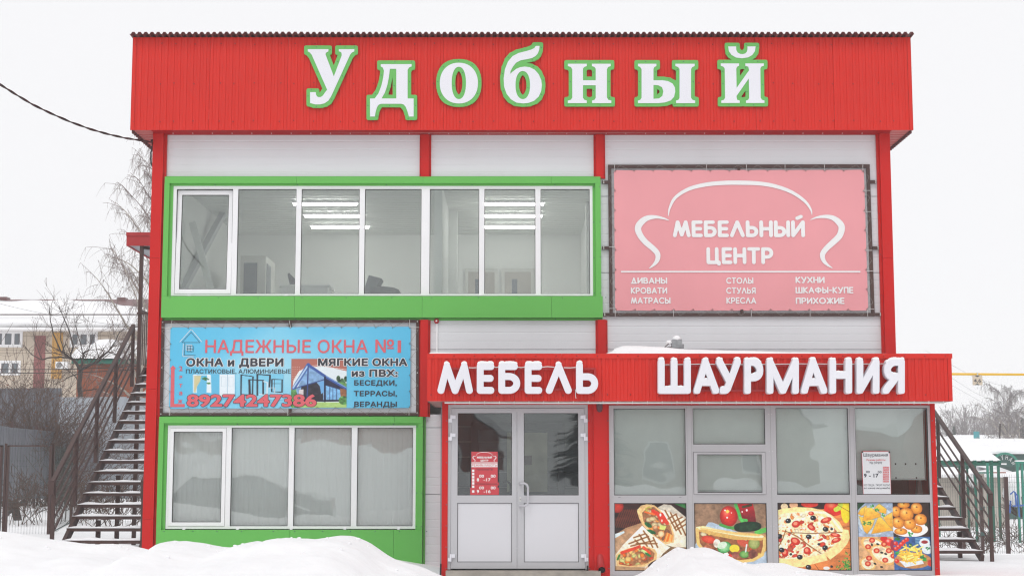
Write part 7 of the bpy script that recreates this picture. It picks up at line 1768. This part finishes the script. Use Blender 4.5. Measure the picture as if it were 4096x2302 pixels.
def shrub(label, cx, Y, w, h, seed, stems, dense=1, r=.016, tm='bark_mid', z=None, kids=4, dep=2, leafy=0):
    rn = random.Random(seed); z = gz(cx, Y) - .05 if z is None else z; root = thing('bare_shrub', label, 'shrub', (cx, Y, z)); s = []
    for k in range(stems):
        x = cx + rn.gauss(0, w * .28); a = rn.gauss(0, .55); bushy(s, Vector((x, Y + rn.gauss(0, .4), z)), Vector((a + (x - cx) * .5 / w, rn.gauss(0, .4), 1)), h * rn.uniform(.35, .62), r, dep, rn, kids, .62, .0, .02, .62, .0055)
    segs_mesh('branches', s, M[tm], root, n=3)
    if leafy:
        m = MB()
        for k in range(leafy):
            q = s[rn.randrange(len(s))]; c = Vector(q[3:6]); u = Vector((rn.gauss(0, 1), rn.gauss(0, 1), rn.gauss(0, 1))).normalized() * .035; v = u.orthogonal().normalized() * .02; m.add([c - u, c + v, c + u, c - v], [(0, 1, 2, 3)])
        m.build('dry_leaf', solid('dry_leaf', (.22, .08, .035), .8), root, kind='stuff')
    return root
shrub('dense tangle of bare brown shrub above the dark fence at the left edge', P(60, 1700, 22).x, 22.5, 3.3, 4.9, 5, 95, r=.015, leafy=260)
shrub('smaller bare shrub reaching over the dark fence, right of the dense tangle', P(165, 1700, 23).x, 23.5, 2.0, 3.6, 6, 18, r=.011, leafy=60)
shrub('thin bare sapling twigs against the pale fence', P(345, 1750, 20).x, 20.0, 1.2, 3.9, 8, 5, r=.012)
shrub('low brown brambles in the snow behind the gate and stair foot', P(150, 2080, 12).x, 12.0, 1.8, 1.5, 9, 26, r=.010)
shrub('low brown brambles in the snow under the staircase', P(420, 2100, 11).x, 11.0, 2.2, 1.35, 10, 34, r=.009)
shrub('tuft of low twigs between the stair post and the fence', P(290, 2080, 13.5).x, 13.5, 1.6, 1.6, 12, 18, r=.009)
# old sloping trunk pieces behind the gate
m = MB().tube([P(20, 2060, 13), P(60, 2030, 13), P(100, 2000, 13)], .045, 7).build('leaning_stake', M['bark'], None, label='dark leaning stake behind the wire gate', cat='stake')
m = MB().tube([P(50, 2000, 14) , P(62, 2040, 14), P(78, 2110, 14)], .10, 8).build('dead_trunk', M['bark'], None, label='short dark dead trunk behind the wire gate', cat='tree trunk')
cbk = P(55, 2130, 12); MB().box(cbk.x - .3, cbk.x + .75, 12, 12.6, -.2, cbk.z + .05).build('concrete_block', M['concrete'], None, label='weathered concrete block lying in snow behind the gate', cat='block')
blob(MB(), (cbk.x + .2, 12.3, cbk.z + .06), .55, .4, .13, 14, 6).build('snow_mound', M['snow'], None, kind='stuff', smooth=True)
# --- welded wire gate and fence
M['wire'] = mat('green_wire', (0.035, 0.06, 0.055), 0.5)
def wire_panel(p, q, z0, z1, parent, name='wire_mesh', sp=.055, folds=(.08, .45, .8), r=.0028, taper=0):
    p, q = Vector((p[0], p[1], 0)), Vector((q[0], q[1], 0)); L = (q - p).length; d = (q - p) / L; nrm = Vector((-d.y, d.x, 0)) * -1; s = []
    H = z1 - z0; prof = [(0, 0)]
    for f in folds: prof += [(f - .025, 0), (f, .035), (f + .025, 0)]
    prof += [(1, 0)]
    for i in range(int(L / sp) + 1):
        b = p + d * (i * sp)
        for (f0, o0), (f1, o1) in zip(prof[:-1], prof[1:]):
            A = b + nrm * o0 + Vector((0, 0, z0 + H * f0)); B_ = b + nrm * o1 + Vector((0, 0, z0 + H * f1)); s.append((*A, *B_, r, r))
    for f in [0.03] + [v for f in folds for v in (f - .025, f + .025)] + [.25, .62, .97]:
        A = p + Vector((0, 0, z0 + H * f)); B_ = q + Vector((0, 0, z0 + H * f)); s.append((*A, *B_, r, r))
    return segs_mesh(name, s, M['wire'], parent, n=3, kind='stuff')
YGt = 7.0
gt = thing('wire_gate', 'brown framed green wire gate standing in snow at the far left', 'gate', (P(110, 2150, YGt).x, YGt, .1))
zt_, zb_ = Z(1779, YGt), Z(2175, YGt)
def gbox(a, b, yt, yb, name='gate_post', Y=YGt): v, w_ = P(a, (yt + yb) / 2, Y), P(b, (yt + yb) / 2, Y); return MB().box(v.x, w_.x, Y - .03, Y + .03, Z(yb, Y), Z(yt, Y)).build(name, M['brown'], gt)
gbox(-4, 5, 1779, 2175); gbox(14, 22, 1772, 2175); gbox(23.5, 32, 1781, 2175, 'gate_stile'); gbox(194, 203, 1781, 2160, 'gate_stile'); gbox(33, 193, 1779, 1784.5, 'gate_rail'); gbox(-60, 13, 1779, 1784.5, 'gate_rail')
wire_panel((P(33, 1900, YGt).x, YGt), (P(193, 1900, YGt).x, YGt), zb_ - .05, zt_ + .05, gt); wire_panel((P(-60, 1900, YGt).x, YGt), (P(14, 1900, YGt).x, YGt), zb_ - .05, zt_, gt)
wf_ = thing('wire_fence', 'green wire mesh fence on brown posts running back behind the left stairs', 'fence', (P(212, 2150, YGt).x, YGt, .1))
x0 = P(211, 1950, YGt + .1).x; MB().box(x0 - .022, x0 + .022, YGt + .05, YGt + .09, -.1, Z(1771, YGt)).build('post', M['brown'], wf_)
x1 = P(288, 1950, 13.0).x; wire_panel((x0, YGt + .1), (x1, 13.0), .15, zt_, wf_, sp=.14, r=.0022)
MB().box(x1 - .03, x1 + .03, 12.97, 13.03, 0, zt_).build('post', M['brown'], wf_)
wire_panel((x1, 13.0), (-5.0, 13.2), .15, 1.2, wf_)
# --- overhead wires across the left
for k, (a, b, c, Y, lab) in enumerate((((-20, 1476), (330, 1480), (545, 1462), 30, 'upper of two dark cables sagging in front of the brick house'), ((-20, 1490), (330, 1494), (545, 1476), 30, 'lower of two dark cables sagging in front of the brick house'), ((-20, 1208), (190, 1268), (560, 1310), 34, 'thin wire slanting down across the snowy roof'))):
    pa, pb_, pc_ = P(*a, Y), P(*b, Y), P(*c, Y); m = MB(); r_ = .018 if k < 2 else .006
    m.tube([(pa * (1 - t) * (1 - t) + pb_ * 2 * t * (1 - t) + pc_ * t * t) for t in [i / 12 for i in range(13)]], r_, 4); m.build('overhead_wire', M['black'], None, label=lab, cat='wire')
# ================================================================= BACKGROUND, RIGHT SIDE
YPp = 31.0
gp = thing('gas_pipe', 'yellow gas pipe crossing high at the right edge', 'pipe', (P(3950, 1496, YPp).x, YPp, Z(1496, YPp)))
v0, v1 = P(3500, 1493, YPp), P(4300, 1498, YPp); MB().tube([v0, v1], .042, 10).build('pipe', mat('yellow_paint', (0.80, 0.47, 0.02), .4, var=.04), gp, smooth=True)
vs = P(3909, 1494, YPp); MB().box(vs.x - .02, vs.x + .02, YPp - .045, YPp + .045, vs.z - .06, vs.z + .045).build('clamp', M['bolt'], gp)
hs = thing('height_sign', 'square cream height limit sign 4,6 hanging under the yellow pipe', 'sign', (vs.x, YPp - .05, Z(1539, YPp)))
a, b = P(3889, 1499, YPp - .05), P(3930, 1539, YPp - .05); MB().box(a.x, b.x, YPp - .06, YPp - .05, b.z, a.z).build('plate', mat('cream_plate', (0.62, 0.52, 0.40), .5), hs)
text('digits', '4,6', (3895, 3925, 1513, 1528), YPp - .062, M['print_black'], hs, .02)
for q in (((3898, 1500.5), (3920, 1500.5), (3909, 1507)), ((3898, 1538.5), (3920, 1538.5), (3909, 1532.5))):
    MB().prism([(lambda g: (g.x, g.z))(P(*k_, YPp - .062)) for k_ in q], YPp - .064, YPp - .061).build('arrow', M['print_black'], hs)
# wire fence with brown posts behind the right stairs
YFr = 14.0
rf_ = thing('wire_fence', 'green wire mesh fence on brown posts at the right edge', 'fence', (P(4028, 2200, YFr).x, YFr, -.6))
ftop = Z(1906, YFr); fbot = Z(2232, YFr)
for a, b, yt in ((4020.5, 4035, 1906), (3920, 3932, 1900), (3846, 3857, 1905)):
    v, w_ = P(a, 2050, YFr), P(b, 2050, YFr); MB().box(v.x, w_.x, YFr - .04, YFr + .04, fbot - .3, Z(yt, YFr)).build('post', M['brown'], rf_)
for y in (1940, 2030, 2133): v = P(3927, y, YFr); MB().box(v.x - .04, v.x + .05, YFr - .07, YFr - .041, v.z - .04, v.z + .04).build('clamp', solid('clamp_green', (0.05, 0.10, 0.09), .4), rf_)
wire_panel((P(3700, 2000, YFr).x, YFr + .06), (P(4400, 2000, YFr).x, YFr + .06), fbot - .05, ftop + .06, rf_, folds=(.05, .30, .88))
# pavilion with snowy hipped roof on green posts
YV = 26.0
pv = thing('pavilion', 'small green pavilion with a snow covered hipped roof on thin posts', 'pavilion', (P(3900, 2050, YV).x, YV, -.7))
e0, e1 = P(3640, 1846, YV), P(4003, 1846, YV); tp0, tp1 = P(3720, 1793, YV + 1.6), P(3925, 1793, YV + 1.6)
def hroof(o, lift, name, mt, par):
    m = MB(); y0, y1 = YV - o, YV + 3.2 + o; m.add([(e0.x - o, y0, e0.z + lift * .3), (e1.x + o, y0, e1.z + lift * .3), (e1.x + o, y1, e0.z + lift * .3), (e0.x - o, y1, e0.z + lift * .3), (tp0.x, YV + 1.6, tp0.z + lift), (tp1.x, YV + 1.6, tp1.z + lift)], [(0, 1, 5, 4), (1, 2, 5), (2, 3, 4, 5), (3, 0, 4), (0, 3, 2, 1)]); return m.build(name, mt, par)
M['teal'] = mat('green_paint_wood', (0.012, 0.13, 0.085), .5, var=.08); M['teal_light'] = mat('light_green_paint', (0.03, 0.235, 0.165), .5, var=.06)
rr_ = hroof(0, -.04, 'roof', M['teal'], pv); hroof(.02, .10, 'roof_snow', M['snow'], rr_)
MB().box(e0.x, e1.x, YV - .03, YV - .001, e0.z - .09, e0.z - .01).build('eaves_board', M['teal'], pv)
for i in range(11):
    v = P(3668 + i * 33, 1843, YV - .1); MB().box(v.x - .025, v.x + .025, YV - .2, YV + .1, e0.z - .02, e0.z + .05).build('rafter_end', M['teal'], pv)
for px, w, y in ((3752, .03, YV), (3871, .03, YV + 3), (3902, .034, YV + .02), (3968, .045, YV + .04), (3996, .038, YV + 3.1), (3840, .03, YV + 3)):
    v = P(px, 1950, y); MB().box(v.x - w, v.x + w, y - w, y + w, -1.2, e0.z - .1).build('post', M['teal'], pv)
a, b = P(3905, 1886, YV + .3), P(3955, 1892, YV + .3); MB().box(a.x, b.x, YV + .25, YV + .32, b.z, a.z).build('rail', M['teal_light'], pv)
v = P(3951, 1850, YV - .4); gpst = thing('gate_arch', 'light green timber posts with a crossbeam at the right edge', 'gate', (v.x, YV - .4, -.8))
for px in (3951, 4070, 4089): q = P(px, 1900, YV - .4); MB().box(q.x - .03, q.x + .03, YV - .44, YV - .36, -1.2, Z(1850, YV - .4)).build('post', M['teal_light'], gpst)
a, b = P(4062, 1847, YV - .4), P(4110, 1852, YV - .4); MB().box(a.x, b.x, YV - .47, YV - .33, b.z, a.z + .02).build('crossbeam', M['teal_light'], gpst); MB().box(a.x, b.x, YV - .47, YV - .33, a.z + .021, a.z + .06).build('snow_cap', M['snow'], gpst)
# green shop with an arched sign and a long snowy roof
YS2 = 60.0
gs = thing('green_shop', 'dark green building with an arched sign under a wide snowy roof', 'building', (P(4022, 1900, YS2).x, YS2, -1))
M['deep_green'] = mat('deep_green_sheet', (0.035, 0.10, 0.085), .5, var=.06)
wz1 = Z(1808, YS2); a, b = P(3700, 1808, YS2), P(4140, 1808, YS2); MB().box(a.x, b.x, YS2, YS2 + 9, -1.5, wz1).build('wall', M['deep_green'], gs)
rz = Z(1752, YS2 + 5); m = MB(); m.add([(a.x - 1, YS2 - .3, wz1 + .05), (b.x + 1, YS2 - .3, wz1 + .05), (b.x + 1, YS2 + 5, rz), (a.x - 1, YS2 + 5, rz), (b.x + 1, YS2 + 9.5, wz1), (a.x - 1, YS2 + 9.5, wz1), (a.x - 1, YS2 - .3, wz1 - .08), (b.x + 1, YS2 - .3, wz1 - .08)], [(0, 1, 2, 3), (3, 2, 4, 5), (6, 7, 1, 0)]); m.build('roof_snow', M['snow'], gs)
ac_ = P(4020, 1858, YS2 - .4); ro, ri = 57 * 81.6 / 6200, 49 * 81.6 / 6200
def arcring(ro, ri, y0, y1, n=28):
    m = MB()
    for i in range(n + 1):
        t = math.pi * i / n
        for r_ in (ri, ro):
            for y in (y0, y1): m.v.append((ac_.x + r_ * math.cos(t), y, ac_.z - .1 + r_ * math.sin(t)))
    for i in range(n): k = i * 4; m.f += [(k, k + 2, k + 6, k + 4), (k + 2, k + 3, k + 7, k + 6), (k + 1, k, k + 4, k + 5), (k + 3, k + 1, k + 5, k + 7)]
    return m
MB().prism([(ac_.x + ri * math.cos(math.pi * i / 24), ac_.z - .1 + ri * math.sin(math.pi * i / 24)) for i in range(25)], YS2 - .35, YS2 - .02).build('sign_board', M['deep_green'], gs); arcring(ro, ri, YS2 - .5, YS2 - .02).build('sign_arch', M['teal_light'], gs)
for k, ch in enumerate('АУНАЙ'):
    t = R(132 - 27 * k); me = font_mesh(ch); lo_, hi_ = ext(me); me.transform(Matrix.Translation((-(lo_[0] + hi_[0]) / 2, 0, 0))); me.transform(Matrix.Diagonal((.20, .34, 1, 1))); me.transform(Matrix.Rotation(t - math.pi / 2, 4, 'Z'))
    rr0 = ri * .60; stand(me, YS2 - .40, ac_.x + rr0 * math.cos(t), ac_.z - .1 + rr0 * math.sin(t)); link_mesh('lettering', me, M['print_white'], gs)
a, b = P(3999, 1851, YS2 - .4), P(4026, 1857, YS2 - .4); MB().box(a.x, b.x, YS2 - .42, YS2 - .4, b.z, a.z).build('lettering', M['print_white'], gs)
# lower roofs, red shed, teal kiosk sign, stores in the village
def snowy_house(label, a, b, ytop, yeave, Y, wall, dp=6, ybase=2000, name='village_house', gable=False):
    v, w_ = P(a, yeave, Y), P(b, yeave, Y); zt2 = Z(ytop, Y + dp / 2); o = thing(name, label, 'house', (v.x, Y, -1)); MB().box(v.x, w_.x, Y, Y + dp, -1.5, v.z).build('wall', M[wall], o)
    if gable:
        mx_ = (v.x + w_.x) / 2; MB().prism([(v.x, v.z), (w_.x, v.z), (mx_, zt2)], Y, Y + .1).build('gable', M[wall], o)
        m = MB(); m.hexa([(v.x - .3, Y - .3, v.z - .1), (mx_, Y - .3, zt2), (mx_, Y + dp, zt2), (v.x - .3, Y + dp, v.z - .1)], [(v.x - .3, Y - .3, v.z + .15), (mx_, Y - .3, zt2 + .25), (mx_, Y + dp, zt2 + .25), (v.x - .3, Y + dp, v.z + .15)])
        m.hexa([(mx_, Y - .3, zt2), (w_.x + .3, Y - .3, v.z - .1), (w_.x + .3, Y + dp, v.z - .1), (mx_, Y + dp, zt2)], [(mx_, Y - .3, zt2 + .25), (w_.x + .3, Y - .3, v.z + .15), (w_.x + .3, Y + dp, v.z + .15), (mx_, Y + dp, zt2 + .25)]); m.build('roof_snow', M['snow'], o)
    else:
        m = MB(); m.add([(v.x - .3, Y - .4, v.z), (w_.x + .3, Y - .4, v.z), (w_.x - .8, Y + dp / 2, zt2), (v.x + .8, Y + dp / 2, zt2), (w_.x + .3, Y + dp + .4, v.z), (v.x - .3, Y + dp + .4, v.z), (v.x - .3, Y - .4, v.z - .15), (w_.x + .3, Y - .4, v.z - .15)], [(0, 1, 2, 3), (3, 2, 4, 5), (1, 4, 2), (0, 3, 5), (6, 7, 1, 0)]); m.build('roof_snow', M['snow'], o)
    return o
M['pale_wall'] = mat('pale_plaster', (0.45, 0.41, 0.36), .8, var=.08); M['brick_dull'] = mat('dull_brick', (0.28, 0.085, 0.055), .85, var=.15, scale=6)
snowy_house('distant beige gabled house with snow on both roof slopes, behind the right stairs', 3752, 3822, 1762, 1796, 75, 'pale_wall', 5, gable=True)
snowy_house('wide white roofed barn in the distance, left of the arched shop', 3500, 3900, 1738, 1782, 95, 'pale_wall', 14, name='barn')
snowy_house('far low barn roof with deep snow behind the arched shop', 3850, 4300, 1738, 1765, 120, 'brick_dull', 12, name='barn')
snowy_house('small red brick shed with a jagged snowy roof in front of the green shop', 3955, 4030, 1862, 1893, 42, 'pale_wall', 3, name='brick_shed')
_v, _w = P(3962, 1886, 41.7), P(4026, 1903, 41.7); MB().box(_v.x, _w.x, 41.75, 41.98, _w.z, _v.z).build('red_brick_panel', M['brick_dull'], None, label='narrow red brick panel under the jagged shed roof', cat='panel')
snowy_house('long low shed behind the pavilion with a pale wall', 3600, 3940, 1866, 1895, 46, 'pale_wall', 4, name='long_shed')
a, b = P(3895, 1724, 100), P(3918, 1740, 100); MB().box(a.x, b.x, 100, 100.1, -1, a.z).build('teal_board', mat('teal_board', (0.05, 0.33, 0.37), .6), None, label='small teal board standing above the far snowy roofs', cat='board')
m = MB().tube([P(4001, 1692, 70), P(3998, 1760, 70)], .05, 6).build('utility_pole', M['bark'], None, label='dark slender pole above the snowy roof near the right edge', cat='pole')
# blue metal seat, small round snowy bushes, strip of colour behind the fence
bl_ = thing('blue_bench', 'blue painted metal bench frame in the snow behind the right fence', 'bench', (P(4070, 2040, 24).x, 24, -.8))
for pl in (((4041, 1975), (4055, 1963), (4070, 1980), (4078, 2066)), ((4050, 2022), (4110, 2018)), ((4042, 2000), (4040, 2050)), ((4060, 1966), (4066, 2020))):
    MB().tube([P(x, y, 24) for x, y in pl], .025, 6).build('frame_bar', mat('blue_paint', (0.05, 0.13, 0.42), .4) if 'blue_paint_m' not in M else M['blue_paint_m'], bl_)
for k, (px, py, y, r_) in enumerate(((4060, 1915, 40, .38), (4086, 1912, 40, .42), (4075, 1965, 27, .5), (3900, 1905, 44, .5))):
    v = P(px, py, y); o = thing('snowy_bush', ['small round bush buried in snow left of its twin, near the right edge', 'round snow covered bush at the right edge', 'tall heap like snowy bush beside the blue bench', 'snowy bush behind the pavilion posts'][k], 'bush', (v.x, y, v.z - r_))
    s = []; rn = random.Random(k)
    for i in range(60): d = Vector((rn.gauss(0, 1), rn.gauss(0, 1), abs(rn.gauss(0, 1)))).normalized(); s.append((v.x, y, v.z - r_ * 1.6, *(Vector((v.x, y, v.z - r_)) + d * r_ * 1.25), .012, .008))
    segs_mesh('twigs', s, M['bark_mid'], o); mm = MB(); blob(mm, (v.x, y, v.z - r_ * .1), r_, r_, r_ * .9, 14, 8); mm.build('snow_cap', M['snow'], o, smooth=True)
shrub('brown weeds and twigs in the snow behind the right wire fence', P(4060, 2090, 19).x, 19, 2.4, 1.1, 31, 26, r=.009)
shrub('low brown twigs between the right stairs and the pavilion', P(3860, 2090, 18).x, 18, 2.6, .8, 32, 24, r=.008)
# trees on the right: weeping birch near, row of hazy bare trees behind
bq = P(4032, 1750, 88); birch('birch_tree', 'weeping bare birch above the snowy roofs at the right edge', Vector((bq.x, 88, 0)), Z(1572, 88), 2.7, 14, r0_=.13, twig=.013, nl=30, hang=7, twigmat='far_twig')
bq = P(4100, 1750, 84); birch('birch_tree', 'pale forked birch cut by the right edge of the picture', Vector((bq.x, 84, 0)), Z(1650, 84), 2.2, 15, r0_=.10, twig=.013, nl=22, hang=5, twigmat='far_twig', lean=-.12)
def far_tree(px, ytop, Y, seed, w, label, n=44, up=1.3):
    rn = random.Random(seed); v = P(px, ytop, Y); root = thing('bare_tree', label, 'tree', (v.x, Y, -1), group='hazy bare trees beyond the village roofs'); tr, tw = [], []; h = v.z + 1
    nodes, d = limb(tr, Vector((v.x, Y, -1)), Vector((rn.gauss(0, .04), 0, 1)), h, .16, .03, 10, rn, .04, .1)
    for i in range(n):
        t = rn.uniform(.30, .95); k = t * 10; p = nodes[int(k)]; az = rn.uniform(0, 6.28); bushy(tw, p, Vector((math.cos(az), math.sin(az), up)), w * (1.15 - t) * rn.uniform(.8, 1.4), .045 * (1.1 - t) + .018, 2, rn, 4, .42, 0, .06, .55, .014)
    segs_mesh('trunk', tr, M['far_twig'], root, n=5); segs_mesh('crown', tw, M['far_twig'], root, n=3)
lab_pos = ['first from the left above the stair rail', 'second from the left above the stair rail', 'third from the left, tallest of the row', 'fourth from the left, right of the tallest', 'fifth from the left, above the teal board', 'sixth from the left, right of the teal board', 'seventh from the left, near the dark pole', 'behind the weeping birch', 'last one at the right edge']
for k, (px, yt, w) in enumerate(((3755, 1655, 3.4), (3800, 1640, 3.8), (3845, 1628, 4.6), (3880, 1650, 4.2), (3915, 1672, 4.0), (3945, 1668, 4.0), (3985, 1690, 3.8), (4050, 1690, 4.0), (4085, 1680, 4.2))):
    far_tree(px, yt, 150 + (k % 3) * 12, 50 + k, w, 'hazy bare tree beyond the roofs, ' + lab_pos[k], n=26)
def spruce(px, ytop, Y, seed, label):
    rn = random.Random(seed); v = P(px, ytop, Y); root = thing('spruce_tree', label, 'tree', (v.x, Y, -1), group='small dark spruces on the right horizon'); s = []; h = v.z + 1
    MB().tube([(v.x, Y, -1), (v.x, Y, v.z)], [.15, .03], 6).build('trunk', M['bark'], root)
    for i in range(420):
        t = rn.random() ** .8; z = v.z - t * h * .8; L = (.15 + 1.7 * t) * rn.uniform(.6, 1); az = rn.uniform(0, 6.28); s.append((v.x, Y, z, v.x + L * math.cos(az), Y + L * math.sin(az), z - L * .35, .07, .02))
    segs_mesh('crown', s, solid('spruce_green', (0.025, 0.045, 0.032), .9), root, n=3)
spruce(3791, 1705, 140, 3, 'small dark spruce left of the row of bare trees'); spruce(3815, 1702, 145, 4, 'small dark spruce, second from the left under the bare trees'); spruce(4012, 1690, 130, 5, 'dark spruce beside the slender pole'); spruce(4088, 1668, 120, 6, 'dark spruce at the right edge behind the birch')
# distant woods: one mass
s = []; rn = random.Random(77)
for i in range(5200):
    x = rn.uniform(40, 150); y = rn.uniform(225, 270); h = rn.uniform(5.2, 8.8) + 1.4 * math.sin(x * .12); z = rn.uniform(-1, h * .7); a = rn.gauss(0, .45); L = rn.uniform(1, 2.8); s.append((x, y, z, x + a * L, y, min(z + L, h), .05, .022))
segs_mesh('distant_wood', s, M['far_twig'], None, n=3, kind='stuff')
s = []
for i in range(1500):
    x = rn.uniform(-120, -20); y = rn.uniform(160, 190); h = rn.uniform(4, 7); z = rn.uniform(-1, h * .7); a = rn.gauss(0, .45); L = rn.uniform(1, 2.8); s.append((x, y, z, x + a * L, y, min(z + L, h), .05, .022))
# power lines on the right
for k, (a, b, c) in enumerate((((3700, 1400), (3900, 1510), (4200, 1600)), ((3790, 1500), (3900, 1570), (4200, 1700)), ((3790, 1530), (3950, 1620), (4060, 1760)))):
    MB().tube([P(*q, 62) for q in (a, b, c)], .0055, 4).build('overhead_wire', M['black'], None, label=['topmost faint wire crossing the sky at the right', 'middle faint wire falling to the right behind the pipe', 'lowest faint wire falling steeply to the right edge'][k], cat='wire')
# ================================================================= ACROSS THE STREET (behind the camera; seen mirrored in the glass)
def street_house(label, cx, Y, w, hz, ridge, wall, d=8.0, z0=-.6):
    o = thing('village_house', label, 'house', (cx, Y, z0)); x0, x1 = cx - w / 2, cx + w / 2
    MB().box(x0, x1, Y - d, Y, z0, hz).build('wall', M[wall], o); MB().prism([(x0, hz), (x1, hz), (cx, ridge)], Y - d, Y - .02).build('gable', M[wall], o)
    m = MB(); m.hexa([(x0 - .5, Y - d - .3, hz - .25), (cx, Y - d - .3, ridge), (cx, Y + .4, ridge), (x0 - .5, Y + .4, hz - .25)], [(x0 - .5, Y - d - .3, hz + .1), (cx, Y - d - .3, ridge + .35), (cx, Y + .4, ridge + .35), (x0 - .5, Y + .4, hz + .1)])
    m.hexa([(cx, Y - d - .3, ridge), (x1 + .5, Y - d - .3, hz - .25), (x1 + .5, Y + .4, hz - .25), (cx, Y + .4, ridge)], [(cx, Y - d - .3, ridge + .35), (x1 + .5, Y - d - .3, hz + .1), (x1 + .5, Y + .4, hz + .1), (cx, Y + .4, ridge + .35)]); m.build('roof_snow', M['snow'], o)
    for k in (-1, 1):
        f = MB().frame(cx + k * w * .22 - .6, cx + k * w * .22 + .6, Y + .001, Y + .06, 1.2, 2.6, .1).build('window', M['white'], o); MB().box(cx + k * w * .22 - .49, cx + k * w * .22 + .49, Y + .003, Y + .03, 1.31, 2.49).build('pane', M['far_glass'], f)
street_house('brown house with snowy gable across the street, mirrored in the shop windows', 8.0, -46, 9, 3.4, 6.6, 'pale_wall')
street_house('red brick house across the street, mirrored in the right panes', 22.0, -50, 10, 3.4, 7.0, 'brick_dull')
street_house('pale house across the street, mirrored in the ground floor panes', -5.0, -48, 9, 3.0, 6.2, 'brick_dull')
street_house('dark house across the street, mirrored at the left', -20.0, -52, 10, 3.2, 6.6, 'pale_wall')
spruce(0, 0, 0, 9, 'x') if False else None
rn = random.Random(21); sp_ = thing('spruce_tree', 'tall dark spruce across the street, mirrored in the first shop pane', 'tree', (3.2, -44, -.6)); s = []
MB().tube([(3.2, -44, -.6), (3.2, -44, 8.6)], [.18, .03], 6).build('trunk', M['bark'], sp_)
for i in range(900):
    t = rn.random() ** .8; z = 8.6 - t * 8.4; L = (.15 + 1.9 * t) * rn.uniform(.6, 1); az = rn.uniform(0, 6.28); s.append((3.2, -44, z, 3.2 + L * math.cos(az), -44 + L * math.sin(az), z - L * .35, .07, .02))
segs_mesh('crown', s, solid('spruce_green', (0.025, 0.045, 0.032), .9), sp_, n=3)
# parked car beside the photographer, mirrored in the blinds' panes
car = thing('parked_car', 'dark grey parked estate car mirrored in the ground floor panes', 'car', (-7.0, -20.5, -.25))
z0 = -.25; side = [(-9.3, .38), (-9.32, .75), (-9.15, .98), (-8.9, 1.02), (-8.35, 1.46), (-7.2, 1.52), (-6.4, 1.44), (-5.75, 1.02), (-5.0, .9), (-4.82, .7), (-4.85, .35), (-5.15, .32), (-5.2, .5), (-5.4, .66), (-5.7, .7), (-6.0, .6), (-6.1, .32), (-8.0, .32), (-8.1, .55), (-8.4, .7), (-8.7, .62), (-8.85, .36)]
MB().prism([(x, z + z0) for x, z in side], -21.4, -19.7).build('body', mat('dark_car_paint', (.05, .055, .06), .25, coat=.6), car)
for y in (-21.41, -19.69): MB().prism([(x, z + z0) for x, z in ((-8.75, 1.04), (-8.28, 1.40), (-7.2, 1.45), (-6.45, 1.38), (-5.95, 1.04))], y - .004, y + .004).build('side_window', M['far_glass'], car)
for x in (-8.42, -5.62):
    for y in (-21.35, -19.75):
        w_ = MB().tube([(x, y - .1, .32 + z0), (x, y + .1, .32 + z0)], .32, 20).build('wheel', M['black'], car); MB().tube([(x, y - .11, .32 + z0), (x, y + .11, .32 + z0)], .19, 14).build('rim', M['bolt'], w_)
mm = MB()
for k in range(9):
    x = -13 + k * 3.0 + rn.uniform(-.5, .5); blob(mm, (x, -36 + rn.uniform(-1.5, 1.5), -.5), rn.uniform(2.4, 3.4), 2.2, rn.uniform(2.2, 3.3) if x < -2 else rn.uniform(1.2, 2.0), 24, 14)
mm.build('street_snowbank', M['snow'], None, kind='structure', smooth=True)
# ================================================================= THE DAMP WINTER AIR
hz_ = MB().box(-420, 420, -80, 420, -6.5, 15.5)
m_, nt, N, L, b = nodes_of('winter_haze'); N.remove(b); pv_ = N.new('ShaderNodeVolumePrincipled'); pv_.inputs['Color'].default_value = (.97, .97, .98, 1); pv_.inputs['Density'].default_value = 0.0012; pv_.inputs['Anisotropy'].default_value = 0.2
L.new(pv_.outputs[0], N['Material Output'].inputs['Volume'])
hz_.build('haze', m_, None, kind='stuff')
SC.cycles.volume_bounces = 1
print('objects', len(bpy.data.objects), 'tris', sum(len(m.polygons) for m in bpy.data.meshes) * 2)
